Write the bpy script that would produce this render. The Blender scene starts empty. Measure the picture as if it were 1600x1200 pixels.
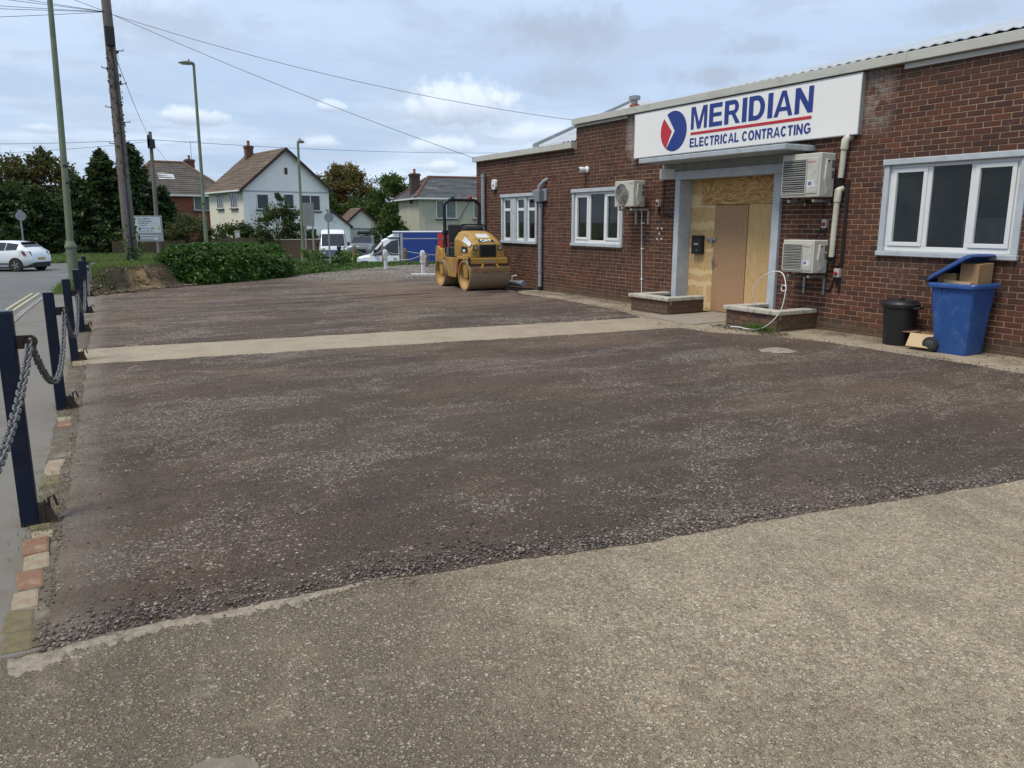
import bpy, math, random
import numpy as np
from mathutils import Vector, Matrix, noise as mnoise
random.seed(7)
rs = np.random.RandomState(11)
R = math.radians
scene = bpy.context.scene
COL = scene.collection

# ------------------------------------------------------------------ camera
cam = bpy.data.cameras.new('camera')
cam.sensor_width = 36.0
cam.lens = 27.5
cam.clip_end = 4000
cam_o = bpy.data.objects.new('camera', cam)
COL.objects.link(cam_o)
cam_o.location = (0, 0, 1.65)
cam_o.rotation_euler = (R(90 - 11.70), 0, R(-29.60))
scene.camera = cam_o

# ------------------------------------------------------------------ node helper
class NT:
    def __init__(s, tree):
        s.t = tree; s.n = tree.nodes; s.l = tree.links
    def new(s, typ, **kw):
        n = s.n.new(typ)
        for k, v in kw.items(): setattr(n, k, v)
        return n
    def put(s, sock, v):
        if v is None: return
        if isinstance(v, bpy.types.NodeSocket): s.l.new(v, sock)
        else:
            if isinstance(v, (tuple, list)) and sock.type == 'RGBA' and len(v) == 3: v = (*v, 1)
            sock.default_value = v
    def m(s, op, a, b=0.0, c=None, clamp=False):
        n = s.new('ShaderNodeMath', operation=op); n.use_clamp = clamp
        s.put(n.inputs[0], a); s.put(n.inputs[1], b)
        if c is not None: s.put(n.inputs[2], c)
        return n.outputs[0]
    def mix(s, f, a, b, blend='MIX'):
        n = s.new('ShaderNodeMix', data_type='RGBA', blend_type=blend)
        s.put(n.inputs[0], f); s.put(n.inputs[6], a); s.put(n.inputs[7], b)
        return n.outputs[2]
    def ss(s, v, a, b, lo=0.0, hi=1.0):
        n = s.new('ShaderNodeMapRange', interpolation_type='SMOOTHSTEP')
        s.put(n.inputs[0], v); s.put(n.inputs[1], a); s.put(n.inputs[2], b); s.put(n.inputs[3], lo); s.put(n.inputs[4], hi)
        return n.outputs[0]
    def noise(s, vec, scale, detail=4, rough=0.55, dist=0.0, col=False):
        n = s.new('ShaderNodeTexNoise')
        s.put(n.inputs['Vector'], vec); s.put(n.inputs['Scale'], scale); s.put(n.inputs['Detail'], detail)
        s.put(n.inputs['Roughness'], rough); s.put(n.inputs['Distortion'], dist)
        return n.outputs[1 if col else 0]
    def voro(s, vec, scale, feature='F1', rnd=1.0):
        n = s.new('ShaderNodeTexVoronoi', feature=feature)
        s.put(n.inputs['Vector'], vec); s.put(n.inputs['Scale'], scale); s.put(n.inputs['Randomness'], rnd)
        return n
    def ramp(s, f, stops, interp='LINEAR'):
        n = s.new('ShaderNodeValToRGB'); n.color_ramp.interpolation = interp
        e = n.color_ramp.elements
        while len(e) < len(stops): e.new(0.5)
        for i, (p, c) in enumerate(stops):
            e[i].position = p; e[i].color = (*c, 1)
        s.put(n.inputs[0], f)
        return n.outputs[0]
    def xyz(s, v):
        n = s.new('ShaderNodeSeparateXYZ'); s.put(n.inputs[0], v); return n.outputs
    def comb(s, x, y, z):
        n = s.new('ShaderNodeCombineXYZ'); s.put(n.inputs[0], x); s.put(n.inputs[1], y); s.put(n.inputs[2], z); return n.outputs[0]
    def mapv(s, v, scale=(1, 1, 1), loc=(0, 0, 0)):
        n = s.new('ShaderNodeMapping'); s.put(n.inputs[0], v); n.inputs[1].default_value = loc; n.inputs[3].default_value = scale
        return n.outputs[0]

# ------------------------------------------------------------------ world: pale cloudy sky
SUN_AZ, SUN_EL = 258.0, 62.0       # compass style: degrees clockwise from +Y
world = bpy.data.worlds.new('World'); scene.world = world
world.use_nodes = True
w = NT(world.node_tree); w.n.clear()
out = w.new('ShaderNodeOutputWorld'); bg = w.new('ShaderNodeBackground')
bg.inputs[1].default_value = 0.107
w.l.new(bg.outputs[0], out.inputs[0])
sky = w.new('ShaderNodeTexSky', sky_type='NISHITA')
sky.sun_disc = False; sky.sun_elevation = R(SUN_EL); sky.sun_rotation = R(SUN_AZ)
sky.air_density = 1.0; sky.dust_density = 1.0; sky.ozone_density = 1.5
d3 = w.new('ShaderNodeTexCoord').outputs['Generated']
X, Y, Z = w.xyz(d3)
AZ = w.m('MULTIPLY', w.m('ARCTAN2', X, Y), 57.29578)
EL = w.m('MULTIPLY', w.m('ARCSINE', Z), 57.29578)
zz = w.m('ADD', w.m('MAXIMUM', Z, 0.0), 0.10)
pl = w.comb(w.m('DIVIDE', X, zz), w.m('DIVIDE', Y, zz), 0.0)
n1 = w.noise(pl, 0.55, 5, 0.55, 0.3)
n2 = w.noise(pl, 1.7, 5, 0.6, 0.2)
veil = w.mix(w.ss(EL, 0.0, 24.0), (3.4, 4.45, 6.1), (5.2, 6.4, 8.05))
veil = w.mix(w.ss(n1, 0.40, 0.66, 0.0, 0.75), veil, (6.2, 7.15, 8.4))
veil = w.mix(w.ss(n2, 0.46, 0.62, 0.0, 0.70), veil, (4.0, 4.8, 6.1))
col = w.mix(0.88, sky.outputs[0], veil)
cn = w.noise(d3, 22.0, 6, 0.62)
cn2 = w.noise(d3, 95.0, 5, 0.6)
wob = w.m('ADD', w.m('MULTIPLY', w.m('SUBTRACT', cn, 0.5), 1.7), w.m('MULTIPLY', w.m('SUBTRACT', cn2, 0.5), 0.55))
# (azimuth, elevation, half width, half height, brightness 1 = white heap, 0 = grey patch, opacity)
CLOUDS = [(25.7, 8.0, 5.4, 1.9, 1, .82), (8.3, 6.8, 2.7, .75, 1, .75), (32.8, 13.4, 6.6, 2.3, 0, .95), (33.1, 10.1, 4.6, 1.4, 0, .7),
          (43.3, 9.9, 4.0, 1.1, 0, 1), (25.0, 5.3, 3.1, .8, 1, .7), (24.8, 3.9, 1.6, .7, 1, .75), (-0.5, 5.6, 1.6, .45, 1, .55),
          (16.5, 5.3, 1.7, .6, 1, .6), (31.4, 6.1, 2.9, .9, 1, .5), (46.2, 11.6, 3.2, 1.0, 0, .8), (7.0, 12.6, 5.0, 1.7, 0, .6),
          (17.2, 7.7, 1.2, .45, 1, .6), (13.0, 3.6, 2.0, .5, 1, .5), (58.0, 13.0, 5.0, 1.4, 0, .6), (-14.0, 8.0, 4.0, 1.2, 1, .7),
          (72.0, 9.0, 5.0, 1.5, 1, .7), (-30.0, 12.0, 6.0, 1.6, 0, .6)]
for a0, e0, hw, hh, br, op in CLOUDS:
    dx = w.m('DIVIDE', w.m('SUBTRACT', AZ, a0), hw)
    dy = w.m('DIVIDE', w.m('SUBTRACT', EL, e0 - hh * .35), hh)
    if br:   # flat base: stretch what lies below the centre
        dyy = w.m('ADD', w.m('MULTIPLY', w.m('MAXIMUM', dy, 0.0), 0.75), w.m('MULTIPLY', w.m('MINIMUM', dy, 0.0), 1.7))
    else:
        dyy = dy
    r = w.m('SQRT', w.m('ADD', w.m('MULTIPLY', dx, dx), w.m('MULTIPLY', dyy, dyy)))
    k = w.ss(w.m('ADD', r, wob), 1.0, 0.50 if br else 0.15, 0.0, op)
    if br:
        cc = w.mix(w.ss(w.m('ADD', dy, w.m('MULTIPLY', wob, -0.5)), -0.45, 0.65), (3.6, 4.25, 5.3), (6.75, 7.5, 8.4))
    else:
        cc = (3.45, 4.15, 5.3)
    col = w.mix(k, col, cc)
w.l.new(col, bg.inputs[0])

sun = bpy.data.lights.new('sun', 'SUN'); sun.energy = 2.4; sun.angle = R(18); sun.color = (1.0, 0.91, 0.79)
sun_o = bpy.data.objects.new('sun', sun); COL.objects.link(sun_o)
sdir = Vector((math.sin(R(SUN_AZ)) * math.cos(R(SUN_EL)), math.cos(R(SUN_AZ)) * math.cos(R(SUN_EL)), math.sin(R(SUN_EL))))
sun_o.rotation_euler = sdir.to_track_quat('Z', 'Y').to_euler()
sun_o.location = (-8, -10, 30)
vs = scene.view_settings
vs.view_transform = 'Standard'; vs.look = 'None'; vs.exposure = 0.36; vs.gamma = 1.0; vs.use_curve_mapping = False

# ================================================================== materials
MATS = {}
def mat(name, col, rough=0.7, col2=None, nscale=6.0, amt=0.5, bump=0.0, bscale=None, metal=0.0, spec=0.4, stretch=(1, 1, 1), rnd=0.0, coat=0.0, dirt=None, dscale=2.0, damt=0.5, detail=5):
    if name in MATS: return MATS[name]
    m_ = bpy.data.materials.new(name); m_.use_nodes = True
    t = NT(m_.node_tree); b = t.n['Principled BSDF']
    tc = t.new('ShaderNodeTexCoord').outputs['Object']
    vec = t.mapv(tc, stretch) if stretch != (1, 1, 1) else tc
    c = col
    if col2 is None: col2 = tuple(x * 0.72 for x in col)
    f = t.noise(vec, nscale, detail, 0.6)
    c = t.mix(t.ss(f, 0.5 - amt * .5, 0.5 + amt * .5), col, col2)
    if rnd:
        oi = t.new('ShaderNodeObjectInfo').outputs['Random']
        ri = t.new('ShaderNodeNewGeometry').outputs['Random Per Island']
        rr = t.m('FRACT', t.m('ADD', t.m('MULTIPLY', oi, 7.3), ri))
        hs = t.new('ShaderNodeHueSaturation')
        t.put(hs.inputs['Value'], t.m('ADD', 1 - rnd, t.m('MULTIPLY', rr, 2 * rnd)))
        t.put(hs.inputs['Color'], c); c = hs.outputs[0]
    if dirt:
        c = t.mix(t.ss(t.noise(tc, dscale, 6, 0.65), 0.5, 0.72, 0, damt), c, dirt)
    t.put(b.inputs['Base Color'], c)
    b.inputs['Roughness'].default_value = rough; b.inputs['Metallic'].default_value = metal
    b.inputs['Specular IOR Level'].default_value = spec; b.inputs['Coat Weight'].default_value = coat
    if bump:
        bn = t.new('ShaderNodeBump'); bn.inputs['Strength'].default_value = bump; bn.inputs['Distance'].default_value = 0.01
        t.put(bn.inputs['Height'], t.noise(vec, bscale or nscale * 4, 5, 0.65)); t.put(b.inputs['Normal'], bn.outputs[0])
    MATS[name] = m_
    return m_

def leafmat(name, c1, c2, gloss=0.45, trans=0.3, c3=None, patch=0.6):
    if name in MATS: return MATS[name]
    m_ = bpy.data.materials.new(name); m_.use_nodes = True
    t = NT(m_.node_tree); t.n.clear()
    o = t.new('ShaderNodeOutputMaterial')
    g = t.new('ShaderNodeNewGeometry')
    f = g.outputs['Random Per Island']
    c = t.mix(f, c1, c2)
    if c3:
        pn = t.noise(t.new('ShaderNodeTexCoord').outputs['Object'], patch, 3, 0.5)
        c = t.mix(t.ss(pn, 0.45, 0.65, 0, 0.85), c, c3)
    b = t.new('ShaderNodeBsdfPrincipled'); b.inputs['Roughness'].default_value = gloss; b.inputs['Specular IOR Level'].default_value = 0.35
    t.put(b.inputs['Base Color'], c)
    tr = t.new('ShaderNodeBsdfTranslucent'); t.put(tr.inputs[0], t.mix(0.5, c, (0.2, 0.32, 0.05), 'MIX'))
    mx = t.new('ShaderNodeMixShader'); mx.inputs[0].default_value = trans
    t.l.new(b.outputs[0], mx.inputs[1]); t.l.new(tr.outputs[0], mx.inputs[2]); t.l.new(mx.outputs[0], o.inputs[0])
    MATS[name] = m_
    return m_

def glassmat(name='window_glass', tint=(0.02, 0.025, 0.03)):
    if name in MATS: return MATS[name]
    m_ = bpy.data.materials.new(name); m_.use_nodes = True
    t = NT(m_.node_tree); t.n.clear()
    o = t.new('ShaderNodeOutputMaterial')
    lw = t.new('ShaderNodeFresnel'); lw.inputs[0].default_value = 1.5
    gl = t.new('ShaderNodeBsdfGlossy'); gl.inputs['Roughness'].default_value = 0.02
    tr = t.new('ShaderNodeBsdfTransparent'); tr.inputs[0].default_value = (0.62, 0.68, 0.68, 1)
    mx = t.new('ShaderNodeMixShader')
    t.put(mx.inputs[0], t.m('ADD', lw.outputs[0], 0.02))
    t.l.new(tr.outputs[0], mx.inputs[1]); t.l.new(gl.outputs[0], mx.inputs[2])
    df = t.new('ShaderNodeBsdfDiffuse'); df.inputs[0].default_value = (0.5, 0.52, 0.52, 1); m2_ = t.new('ShaderNodeMixShader')
    t.put(m2_.inputs[0], t.ss(t.noise(t.new('ShaderNodeTexCoord').outputs['Object'], 3.0, 5, 0.7), 0.3, 0.8, 0.008, 0.035))
    t.l.new(mx.outputs[0], m2_.inputs[1]); t.l.new(df.outputs[0], m2_.inputs[2]); t.l.new(m2_.outputs[0], o.inputs[0])
    MATS[name] = m_
    return m_

# brick & mortar of the main building, with a darker top, efflorescence and splash-back at the base
def wall_stains(t, c, pos, strong=1.0):
    x, y, z = t.xyz(pos)
    n = t.noise(pos, 3.0, 6, 0.7); nf = t.noise(pos, 14.0, 5, 0.7)
    # pale lime run beside the sign board
    band = t.m('MULTIPLY', t.ss(t.m('ABSOLUTE', t.m('SUBTRACT', y, 7.45)), 0.34, 0.05), t.ss(z, 2.75, 3.25))
    band2 = t.m('MULTIPLY', t.ss(t.m('ABSOLUTE', t.m('SUBTRACT', y, 12.95)), 0.22, 0.02), t.ss(z, 2.6, 3.1))
    f = t.m('MULTIPLY', t.m('MAXIMUM', band, band2), t.ss(n, 0.34, 0.56), clamp=True)
    c = t.mix(t.m('MULTIPLY', f, t.ss(nf, 0.3, 0.6, 0.35 * strong, 0.85 * strong)), c, (0.34, 0.30, 0.27))
    spots = t.m('MULTIPLY', t.ss(nf, 0.66, 0.76), t.ss(n, 0.5, 0.62))
    c = t.mix(t.m('MULTIPLY', spots, 0.35 * strong), c, (0.34, 0.30, 0.26))
    # muddy splash zone
    low = t.m('MULTIPLY', t.ss(t.m('ADD', z, t.m('MULTIPLY', t.m('SUBTRACT', n, 0.5), 0.35)), 0.27, 0.03), 0.8)
    c = t.mix(low, c, (0.115, 0.088, 0.058))
    drip = t.noise(t.mapv(pos, (1, 9.0, 0.5)), 1.6, 4, 0.6)
    for ya, yb_, zs, ln in ((5.2, 7.3, 1.19, 0.75), (13.0, 15.1, 1.13, 0.7), (16.4, 18.4, 1.12, 0.7), (2.4, 14.9, 3.68, 0.5), (14.9, 19.7, 3.22, 0.45)):
        k = t.m('MULTIPLY', t.m('MULTIPLY', t.ss(y, ya, ya + 0.08), t.ss(y, yb_, yb_ - 0.08)), t.m('MULTIPLY', t.ss(z, zs - ln, zs), t.ss(z, zs + 0.03, zs)))
        c = t.mix(t.m('MULTIPLY', k, t.ss(drip, 0.42, 0.62, 0.05, 0.55)), c, (0.042, 0.033, 0.028))
    salt = t.m('MULTIPLY', t.ss(t.noise(pos, 1.1, 5, 0.7, 0.4), 0.56, 0.70), t.ss(nf, 0.42, 0.62))
    c = t.mix(t.m('MULTIPLY', salt, 0.30 * strong), c, (0.30, 0.26, 0.23))
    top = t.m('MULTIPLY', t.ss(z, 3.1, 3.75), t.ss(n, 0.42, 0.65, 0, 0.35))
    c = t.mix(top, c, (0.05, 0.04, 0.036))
    return c
def brick_material(name, stains=True, c=((0.114, 0.048, 0.032), (0.080, 0.038, 0.030), (0.150, 0.060, 0.034), (0.052, 0.032, 0.029))):
    m_ = bpy.data.materials.new(name); m_.use_nodes = True
    t = NT(m_.node_tree); b = t.n['Principled BSDF']
    g = t.new('ShaderNodeNewGeometry'); pos = g.outputs['Position']
    rr = t.m('FRACT', t.m('ADD', t.m('MULTIPLY', t.new('ShaderNodeObjectInfo').outputs['Random'], 13.7), g.outputs['Random Per Island']))
    col = t.ramp(rr, [(0.0, c[3]), (0.18, c[1]), (0.55, c[0]), (0.85, c[0]), (1.0, c[2])])
    col = t.mix(t.ss(t.noise(pos, 30, 5, 0.7), 0.35, 0.75, 0, 0.5), col, c[1])
    col = t.mix(t.ss(t.noise(pos, 0.7, 3, 0.5), 0.4, 0.65, 0, 0.35), col, c[3])
    if stains: col = wall_stains(t, col, pos)
    t.put(b.inputs['Base Color'], col); b.inputs['Roughness'].default_value = 0.9; b.inputs['Specular IOR Level'].default_value = 0.2
    bn = t.new('ShaderNodeBump'); bn.inputs['Strength'].default_value = 0.6; bn.inputs['Distance'].default_value = 0.004
    t.put(bn.inputs['Height'], t.noise(pos, 120, 4, 0.7)); t.put(b.inputs['Normal'], bn.outputs[0])
    MATS[name] = m_; return m_
def mortar_material(name='mortar', stains=True):
    m_ = bpy.data.materials.new(name); m_.use_nodes = True
    t = NT(m_.node_tree); b = t.n['Principled BSDF']
    pos = t.new('ShaderNodeNewGeometry').outputs['Position']
    col = t.mix(t.noise(pos, 2.2, 5, 0.65), (0.39, 0.28, 0.175), (0.26, 0.185, 0.124))
    col = t.mix(t.ss(t.noise(pos, 25, 5, 0.7), 0.5, 0.75, 0, 0.5), col, (0.27, 0.20, 0.14))
    if stains: col = wall_stains(t, col, pos, 0.7)
    t.put(b.inputs['Base Color'], col); b.inputs['Roughness'].default_value = 0.95; b.inputs['Specular IOR Level'].default_value = 0.15
    MATS[name] = m_; return m_

def ground_material(name, kind):
    m_ = bpy.data.materials.new(name); m_.use_nodes = True
    t = NT(m_.node_tree); b = t.n['Principled BSDF']
    pos = t.new('ShaderNodeNewGeometry').outputs['Position']
    x, y, z = t.xyz(pos)
    flat = t.comb(x, y, 0.0)
    bn = t.new('ShaderNodeBump')
    if kind == 'concrete':
        big = t.noise(flat, 0.55, 5, 0.6, 0.4); mid = t.noise(flat, 2.6, 6, 0.7); fin = t.noise(flat, 90, 4, 0.7)
        wv = t.mapv(t.noise(flat, 30, 2, 0.5, 0, True), (0.012, 0.012, 0.0))
        va = t.new('ShaderNodeVectorMath', operation='ADD'); t.put(va.inputs[0], flat); t.put(va.inputs[1], wv)
        jf = va.outputs[0]
        fin2 = t.noise(flat, 210, 3, 0.7)
        base = t.mix(t.ss(fin, 0.32, 0.68), (0.255, 0.206, 0.138), (0.55, 0.455, 0.315))
        base = t.mix(t.ss(fin2, 0.51, 0.66, 0, 0.65), base, (0.105, 0.084, 0.056))
        cor = t.ss(t.m('ADD', t.m('ADD', x, t.m('MULTIPLY', y, -0.35)), t.m('MULTIPLY', t.m('SUBTRACT', big, 0.5), -3.0)), 1.9, -0.2)
        cor = t.m('MULTIPLY', cor, t.ss(mid, 0.24, 0.5, 0.65, 1.0))
        base = t.mix(t.m('MULTIPLY', cor, 0.92), base, t.mix(0.22, (0.066, 0.056, 0.040), base))
        stones = [(0.0, (0.50, 0.425, 0.305)), (0.20, (0.28, 0.228, 0.155)), (0.40, (0.58, 0.50, 0.37)), (0.55, (0.17, 0.138, 0.095)), (0.70, (0.45, 0.345, 0.205)), (0.84, (0.62, 0.55, 0.44)), (0.91, (0.38, 0.21, 0.11)), (0.95, (0.15, 0.142, 0.13))]
        v1 = t.voro(jf, 48.0); v2 = t.voro(jf, 88.0)
        c1 = t.ramp(t.xyz(v1.outputs['Color'])[0], stones, 'CONSTANT'); c2 = t.ramp(t.xyz(v2.outputs['Color'])[1], stones, 'CONSTANT')
        m2 = t.ss(v2.outputs['Distance'], 0.56, 0.36); m1 = t.m('MULTIPLY', t.ss(v1.outputs['Distance'], 0.50, 0.34), t.ss(t.m('ADD', t.xyz(v1.outputs['Color'])[1], t.m('MULTIPLY', mid, 0.6)), 0.78, 0.84))
        cc = t.mix(t.m('MULTIPLY', m2, t.m('SUBTRACT', 0.60, t.m('MULTIPLY', cor, 0.42))), base, c2); cc = t.mix(t.m('MULTIPLY', m1, t.m('SUBTRACT', 0.85, t.m('MULTIPLY', cor, 0.40))), cc, c1)
        gap = t.ss(t.noise(t.mapv(jf, (1, 1.3, 1)), 70, 4, 0.75), 0.54, 0.66, 0, 0.52)
        cc = t.mix(t.m('MULTIPLY', gap, t.ss(mid, 0.30, 0.55, 0.4, 1.0)), cc, (0.080, 0.064, 0.044))
        cc = t.mix(t.ss(big, 0.46, 0.64, 0, 0.45), cc, t.mix(0.55, cc, (0.13, 0.108, 0.078)))
        cc = t.mix(t.ss(x, 1.2, 3.4, 0.0, 0.24), cc, (0.56, 0.475, 0.345))
        cc = t.mix(t.m('MULTIPLY', t.ss(mid, 0.52, 0.72, 0, 0.40), t.m('SUBTRACT', 1.0, t.m('MULTIPLY', cor, 0.8))), cc, (0.47, 0.405, 0.305))
        blot = t.noise(flat, 5.5, 6, 0.8, 0.6)
        cc = t.mix(t.ss(blot, 0.50, 0.66, 0, 0.50), cc, t.mix(0.45, (0.14, 0.115, 0.082), cc))
        cc = t.mix(t.ss(blot, 0.46, 0.32, 0, 0.30), cc, (0.47, 0.42, 0.33))
        tone = t.noise(flat, 1.5, 7, 0.72, 0.8); tone2 = t.noise(t.mapv(flat, (1.6, 0.7, 1)), 0.8, 5, 0.65, 0.9)
        cc = t.mix(t.ss(tone, 0.49, 0.66, 0, 0.50), cc, t.mix(0.45, (0.105, 0.086, 0.060), cc))
        cc = t.mix(t.ss(tone2, 0.50, 0.62, 0, 0.45), cc, t.mix(0.5, (0.11, 0.095, 0.074), cc))
        # crevices between the stones painted darker, some crowns paler
        edge1 = t.ss(v1.outputs['Distance'], 0.42, 0.60, 0, 0.45); edge2 = t.ss(v2.outputs['Distance'], 0.45, 0.62, 0, 0.34)
        cc = t.mix(t.m('MAXIMUM', t.m('MULTIPLY', edge1, t.ss(mid, 0.3, 0.55, 0.35, 1.0)), t.m('MULTIPLY', edge2, t.ss(tone, 0.35, 0.6, 0.3, 0.9))), cc, (0.080, 0.062, 0.041))
        lite = t.m('MULTIPLY', t.ss(t.xyz(v2.outputs['Color'])[2], 0.80, 0.86), t.ss(v2.outputs['Distance'], 0.40, 0.25))
        cc = t.mix(t.m('MULTIPLY', lite, t.ss(mid, 0.4, 0.65, 0.08, 0.42)), cc, (0.62, 0.54, 0.42))
        oil = t.ss(t.noise(flat, 0.9, 3, 0.5, 0.5), 0.62, 0.74, 0, 0.45)
        cc = t.mix(oil, cc, (0.13, 0.108, 0.078))
        hgt = t.m('ADD', t.m('MULTIPLY', m1, 0.9), t.m('ADD', t.m('MULTIPLY', m2, 0.5), t.m('MULTIPLY', fin, 0.5)))
        bn.inputs['Strength'].default_value = 1.0; bn.inputs['Distance'].default_value = 0.010
        t.put(bn.inputs['Height'], hgt); rough = 0.9
    elif kind in ('path', 'apron'):
        mid = t.noise(flat, 1.6, 6, 0.65); fin = t.noise(flat, 30, 7, 0.92)
        v2 = t.voro(flat, 60.0)
        base = t.mix(t.ss(fin, 0.3, 0.7), (0.190, 0.157, 0.110), (0.40, 0.335, 0.245))
        cc = t.mix(t.m('MULTIPLY', t.ss(v2.outputs['Distance'], 0.5, 0.3), 0.5), base, t.ramp(t.xyz(v2.outputs['Color'])[0], [(0, (0.42, 0.355, 0.26)), (0.5, (0.20, 0.162, 0.112)), (1, (0.52, 0.455, 0.35))]))
        cc = t.mix(t.ss(mid, 0.42, 0.66, 0, 0.6 if kind == 'path' else 0.8), cc, (0.235, 0.19, 0.135) if kind == 'path' else (0.17, 0.14, 0.105))
        cc = t.mix(t.ss(t.noise(flat, 5, 5, 0.7), 0.55, 0.75, 0, 0.35), cc, (0.42, 0.37, 0.29))
        pb = t.noise(flat, 3.2, 6, 0.8, 0.5)
        cc = t.mix(t.ss(pb, 0.50, 0.66, 0, 0.55), cc, t.mix(0.5, (0.15, 0.122, 0.085), cc))
        if kind == 'apron':
            cc = t.mix(t.m('MULTIPLY', t.ss(x, 9.3, 10.0), t.ss(mid, 0.35, 0.6)), cc, (0.135, 0.112, 0.075))
        bn.inputs['Strength'].default_value = 0.5; bn.inputs['Distance'].default_value = 0.004
        t.put(bn.inputs['Height'], t.m('ADD', fin, v2.outputs['Distance'])); rough = 0.92
    elif kind == 'gravel':
        big = t.noise(flat, 0.32, 5, 0.6, 0.6); mid = t.noise(t.mapv(flat, (0.55, 1.5, 1)), 1.5, 6, 0.7); fin = t.noise(flat, 45, 5, 0.75)
        spk = t.noise(flat, 85, 4, 0.8); spk2 = t.noise(flat, 12, 8, 0.9)
        base = t.ramp(spk, [(0.30, (0.011, 0.008, 0.006)), (0.45, (0.061, 0.044, 0.034)), (0.55, (0.097, 0.071, 0.055)), (0.72, (0.24, 0.19, 0.152))])
        base = t.mix(t.ss(spk2, 0.50, 0.30, 0, 0.75), base, (0.030, 0.022, 0.020))
        # fines rolled smooth in places, brown, mauve or grey
        fines = t.ss(t.m('ADD', big, t.m('MULTIPLY', t.m('SUBTRACT', spk2, 0.5), 0.5)), 0.44, 0.60, 0, 0.8)
        fcol = t.mix(t.ss(t.noise(flat, 0.5, 4, 0.6, 0.5), 0.42, 0.58), (0.112, 0.074, 0.055), (0.162, 0.112, 0.068))
        cc = t.mix(fines, base, t.mix(0.35, fcol, base))
        dk = t.noise(t.mapv(flat, (0.7, 1.5, 1)), 0.9, 6, 0.75, 0.4)
        cc = t.mix(t.ss(dk, 0.50, 0.64, 0, 0.65), cc, t.mix(0.45, (0.030, 0.024, 0.022), cc))
        # bare pale stone showing in clusters: share of pale cells follows a patch field
        patch = t.m('ADD', t.noise(t.mapv(flat, (0.6, 1.5, 1)), 0.75, 6, 0.75, 0.7), t.m('MULTIPLY', t.m('SUBTRACT', t.noise(flat, 4.5, 4, 0.7), 0.5), 0.30))
        share = t.ss(patch, 0.45, 0.66, 0.03, 0.70)
        for sc_, lo, hi in ((105.0, 0.0, 1.0), (48.0, 0.0, 1.0), (24.0, 0.55, 0.95)):
            vv_ = t.voro(t.mapv(flat, (1.0, 1.15, 1)), sc_); ch = t.xyz(vv_.outputs['Color'])
            pick = t.ss(ch[0], t.m('SUBTRACT', 1.0, share), t.m('SUBTRACT', 1.02, share))
            body = t.ss(vv_.outputs['Distance'], 0.52, 0.36)
            k_ = t.m('MULTIPLY', pick, body)
            if sc_ < 30: k_ = t.m('MULTIPLY', k_, t.ss(y, 6.5, 11.0, 0.0, 0.9))
            cc = t.mix(t.m('MULTIPLY', k_, 0.85), cc, t.ramp(ch[1], [(0.0, (0.13, 0.104, 0.088)), (0.45, (0.235, 0.195, 0.165)), (0.8, (0.36, 0.305, 0.255)), (1.0, (0.54, 0.47, 0.385))]))
        m1 = body; m2 = k_
        dust = t.ss(t.noise(t.mapv(flat, (0.5, 1.6, 1)), 0.6, 7, 0.8, 0.6), 0.53, 0.68, 0, 0.5)
        cc = t.mix(t.m('MULTIPLY', dust, t.ss(spk2, 0.38, 0.58, 0.25, 1.0)), cc, (0.185, 0.140, 0.116))
        band = t.noise(t.mapv(flat, (0.30, 1.8, 1)), 0.8, 7, 0.8, 0.5)
        fy = t.ss(y, 7.0, 12.0, 0.25, 1.0)
        cc = t.mix(t.m('MULTIPLY', t.ss(band, 0.50, 0.62, 0, 0.6), fy), cc, t.mix(t.ss(spk2, 0.4, 0.6), (0.145, 0.102, 0.078), (0.26, 0.205, 0.168)))
        cc = t.mix(t.m('MULTIPLY', t.ss(band, 0.48, 0.36, 0, 0.6), fy), cc, (0.050, 0.036, 0.032))
        # brown track that the roller left, and the loose grey stone by the back verge
        trk = t.m('MULTIPLY', t.ss(t.m('ABSOLUTE', t.m('SUBTRACT', x, t.m('ADD', 6.9, t.m('MULTIPLY', t.m('SUBTRACT', y, 18.0), -0.05)))), 1.9, 0.5), t.ss(y, 12.5, 16.0))
        cc = t.mix(t.m('MULTIPLY', trk, t.ss(mid, 0.35, 0.62, 0, 0.6)), cc, (0.19, 0.132, 0.085))
        gz = t.ss(t.m('ADD', y, t.m('MULTIPLY', t.m('SUBTRACT', big, 0.5), 5.0)), 21.0, 22.6)
        gz = t.m('MULTIPLY', gz, t.ss(x, 5.0, 7.5))
        grey = t.mix(t.noise(flat, 28, 5, 0.8), (0.09, 0.075, 0.062), (0.33, 0.295, 0.26))
        cc = t.mix(gz, cc, grey)
        edge = t.ss(t.m('SUBTRACT', x, t.m('MULTIPLY', y, 0.0475)), 0.05, -0.38)
        cc = t.mix(t.m('MULTIPLY', edge, t.ss(mid, 0.3, 0.6, 0.2, 0.75)), cc, (0.20, 0.165, 0.135))
        bn.inputs['Strength'].default_value = 0.9; bn.inputs['Distance'].default_value = 0.012
        t.put(bn.inputs['Height'], t.m('ADD', t.m('MULTIPLY', m1, 0.8), t.m('ADD', t.m('MULTIPLY', m2, 0.5), t.m('ADD', spk, spk2)))); rough = 0.92
    elif kind in ('road', 'footway'):
        fin = t.noise(flat, 110, 4, 0.8); mid = t.noise(flat, 0.9, 5, 0.65, 0.5); st = t.noise(t.mapv(flat, (0.4, 2.2, 1)), 0.9, 5, 0.7)
        a, c_ = ((0.105, 0.104, 0.102), (0.150, 0.148, 0.144)) if kind == 'road' else ((0.135, 0.126, 0.110), (0.190, 0.177, 0.155))
        cc = t.mix(fin, a, c_)
        cc = t.mix(t.ss(mid, 0.45, 0.7, 0, 0.4), cc, tuple(v * 0.72 for v in a))
        cc = t.mix(t.ss(st, 0.6, 0.75, 0, 0.3), cc, tuple(v * 0.6 for v in a))
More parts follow.
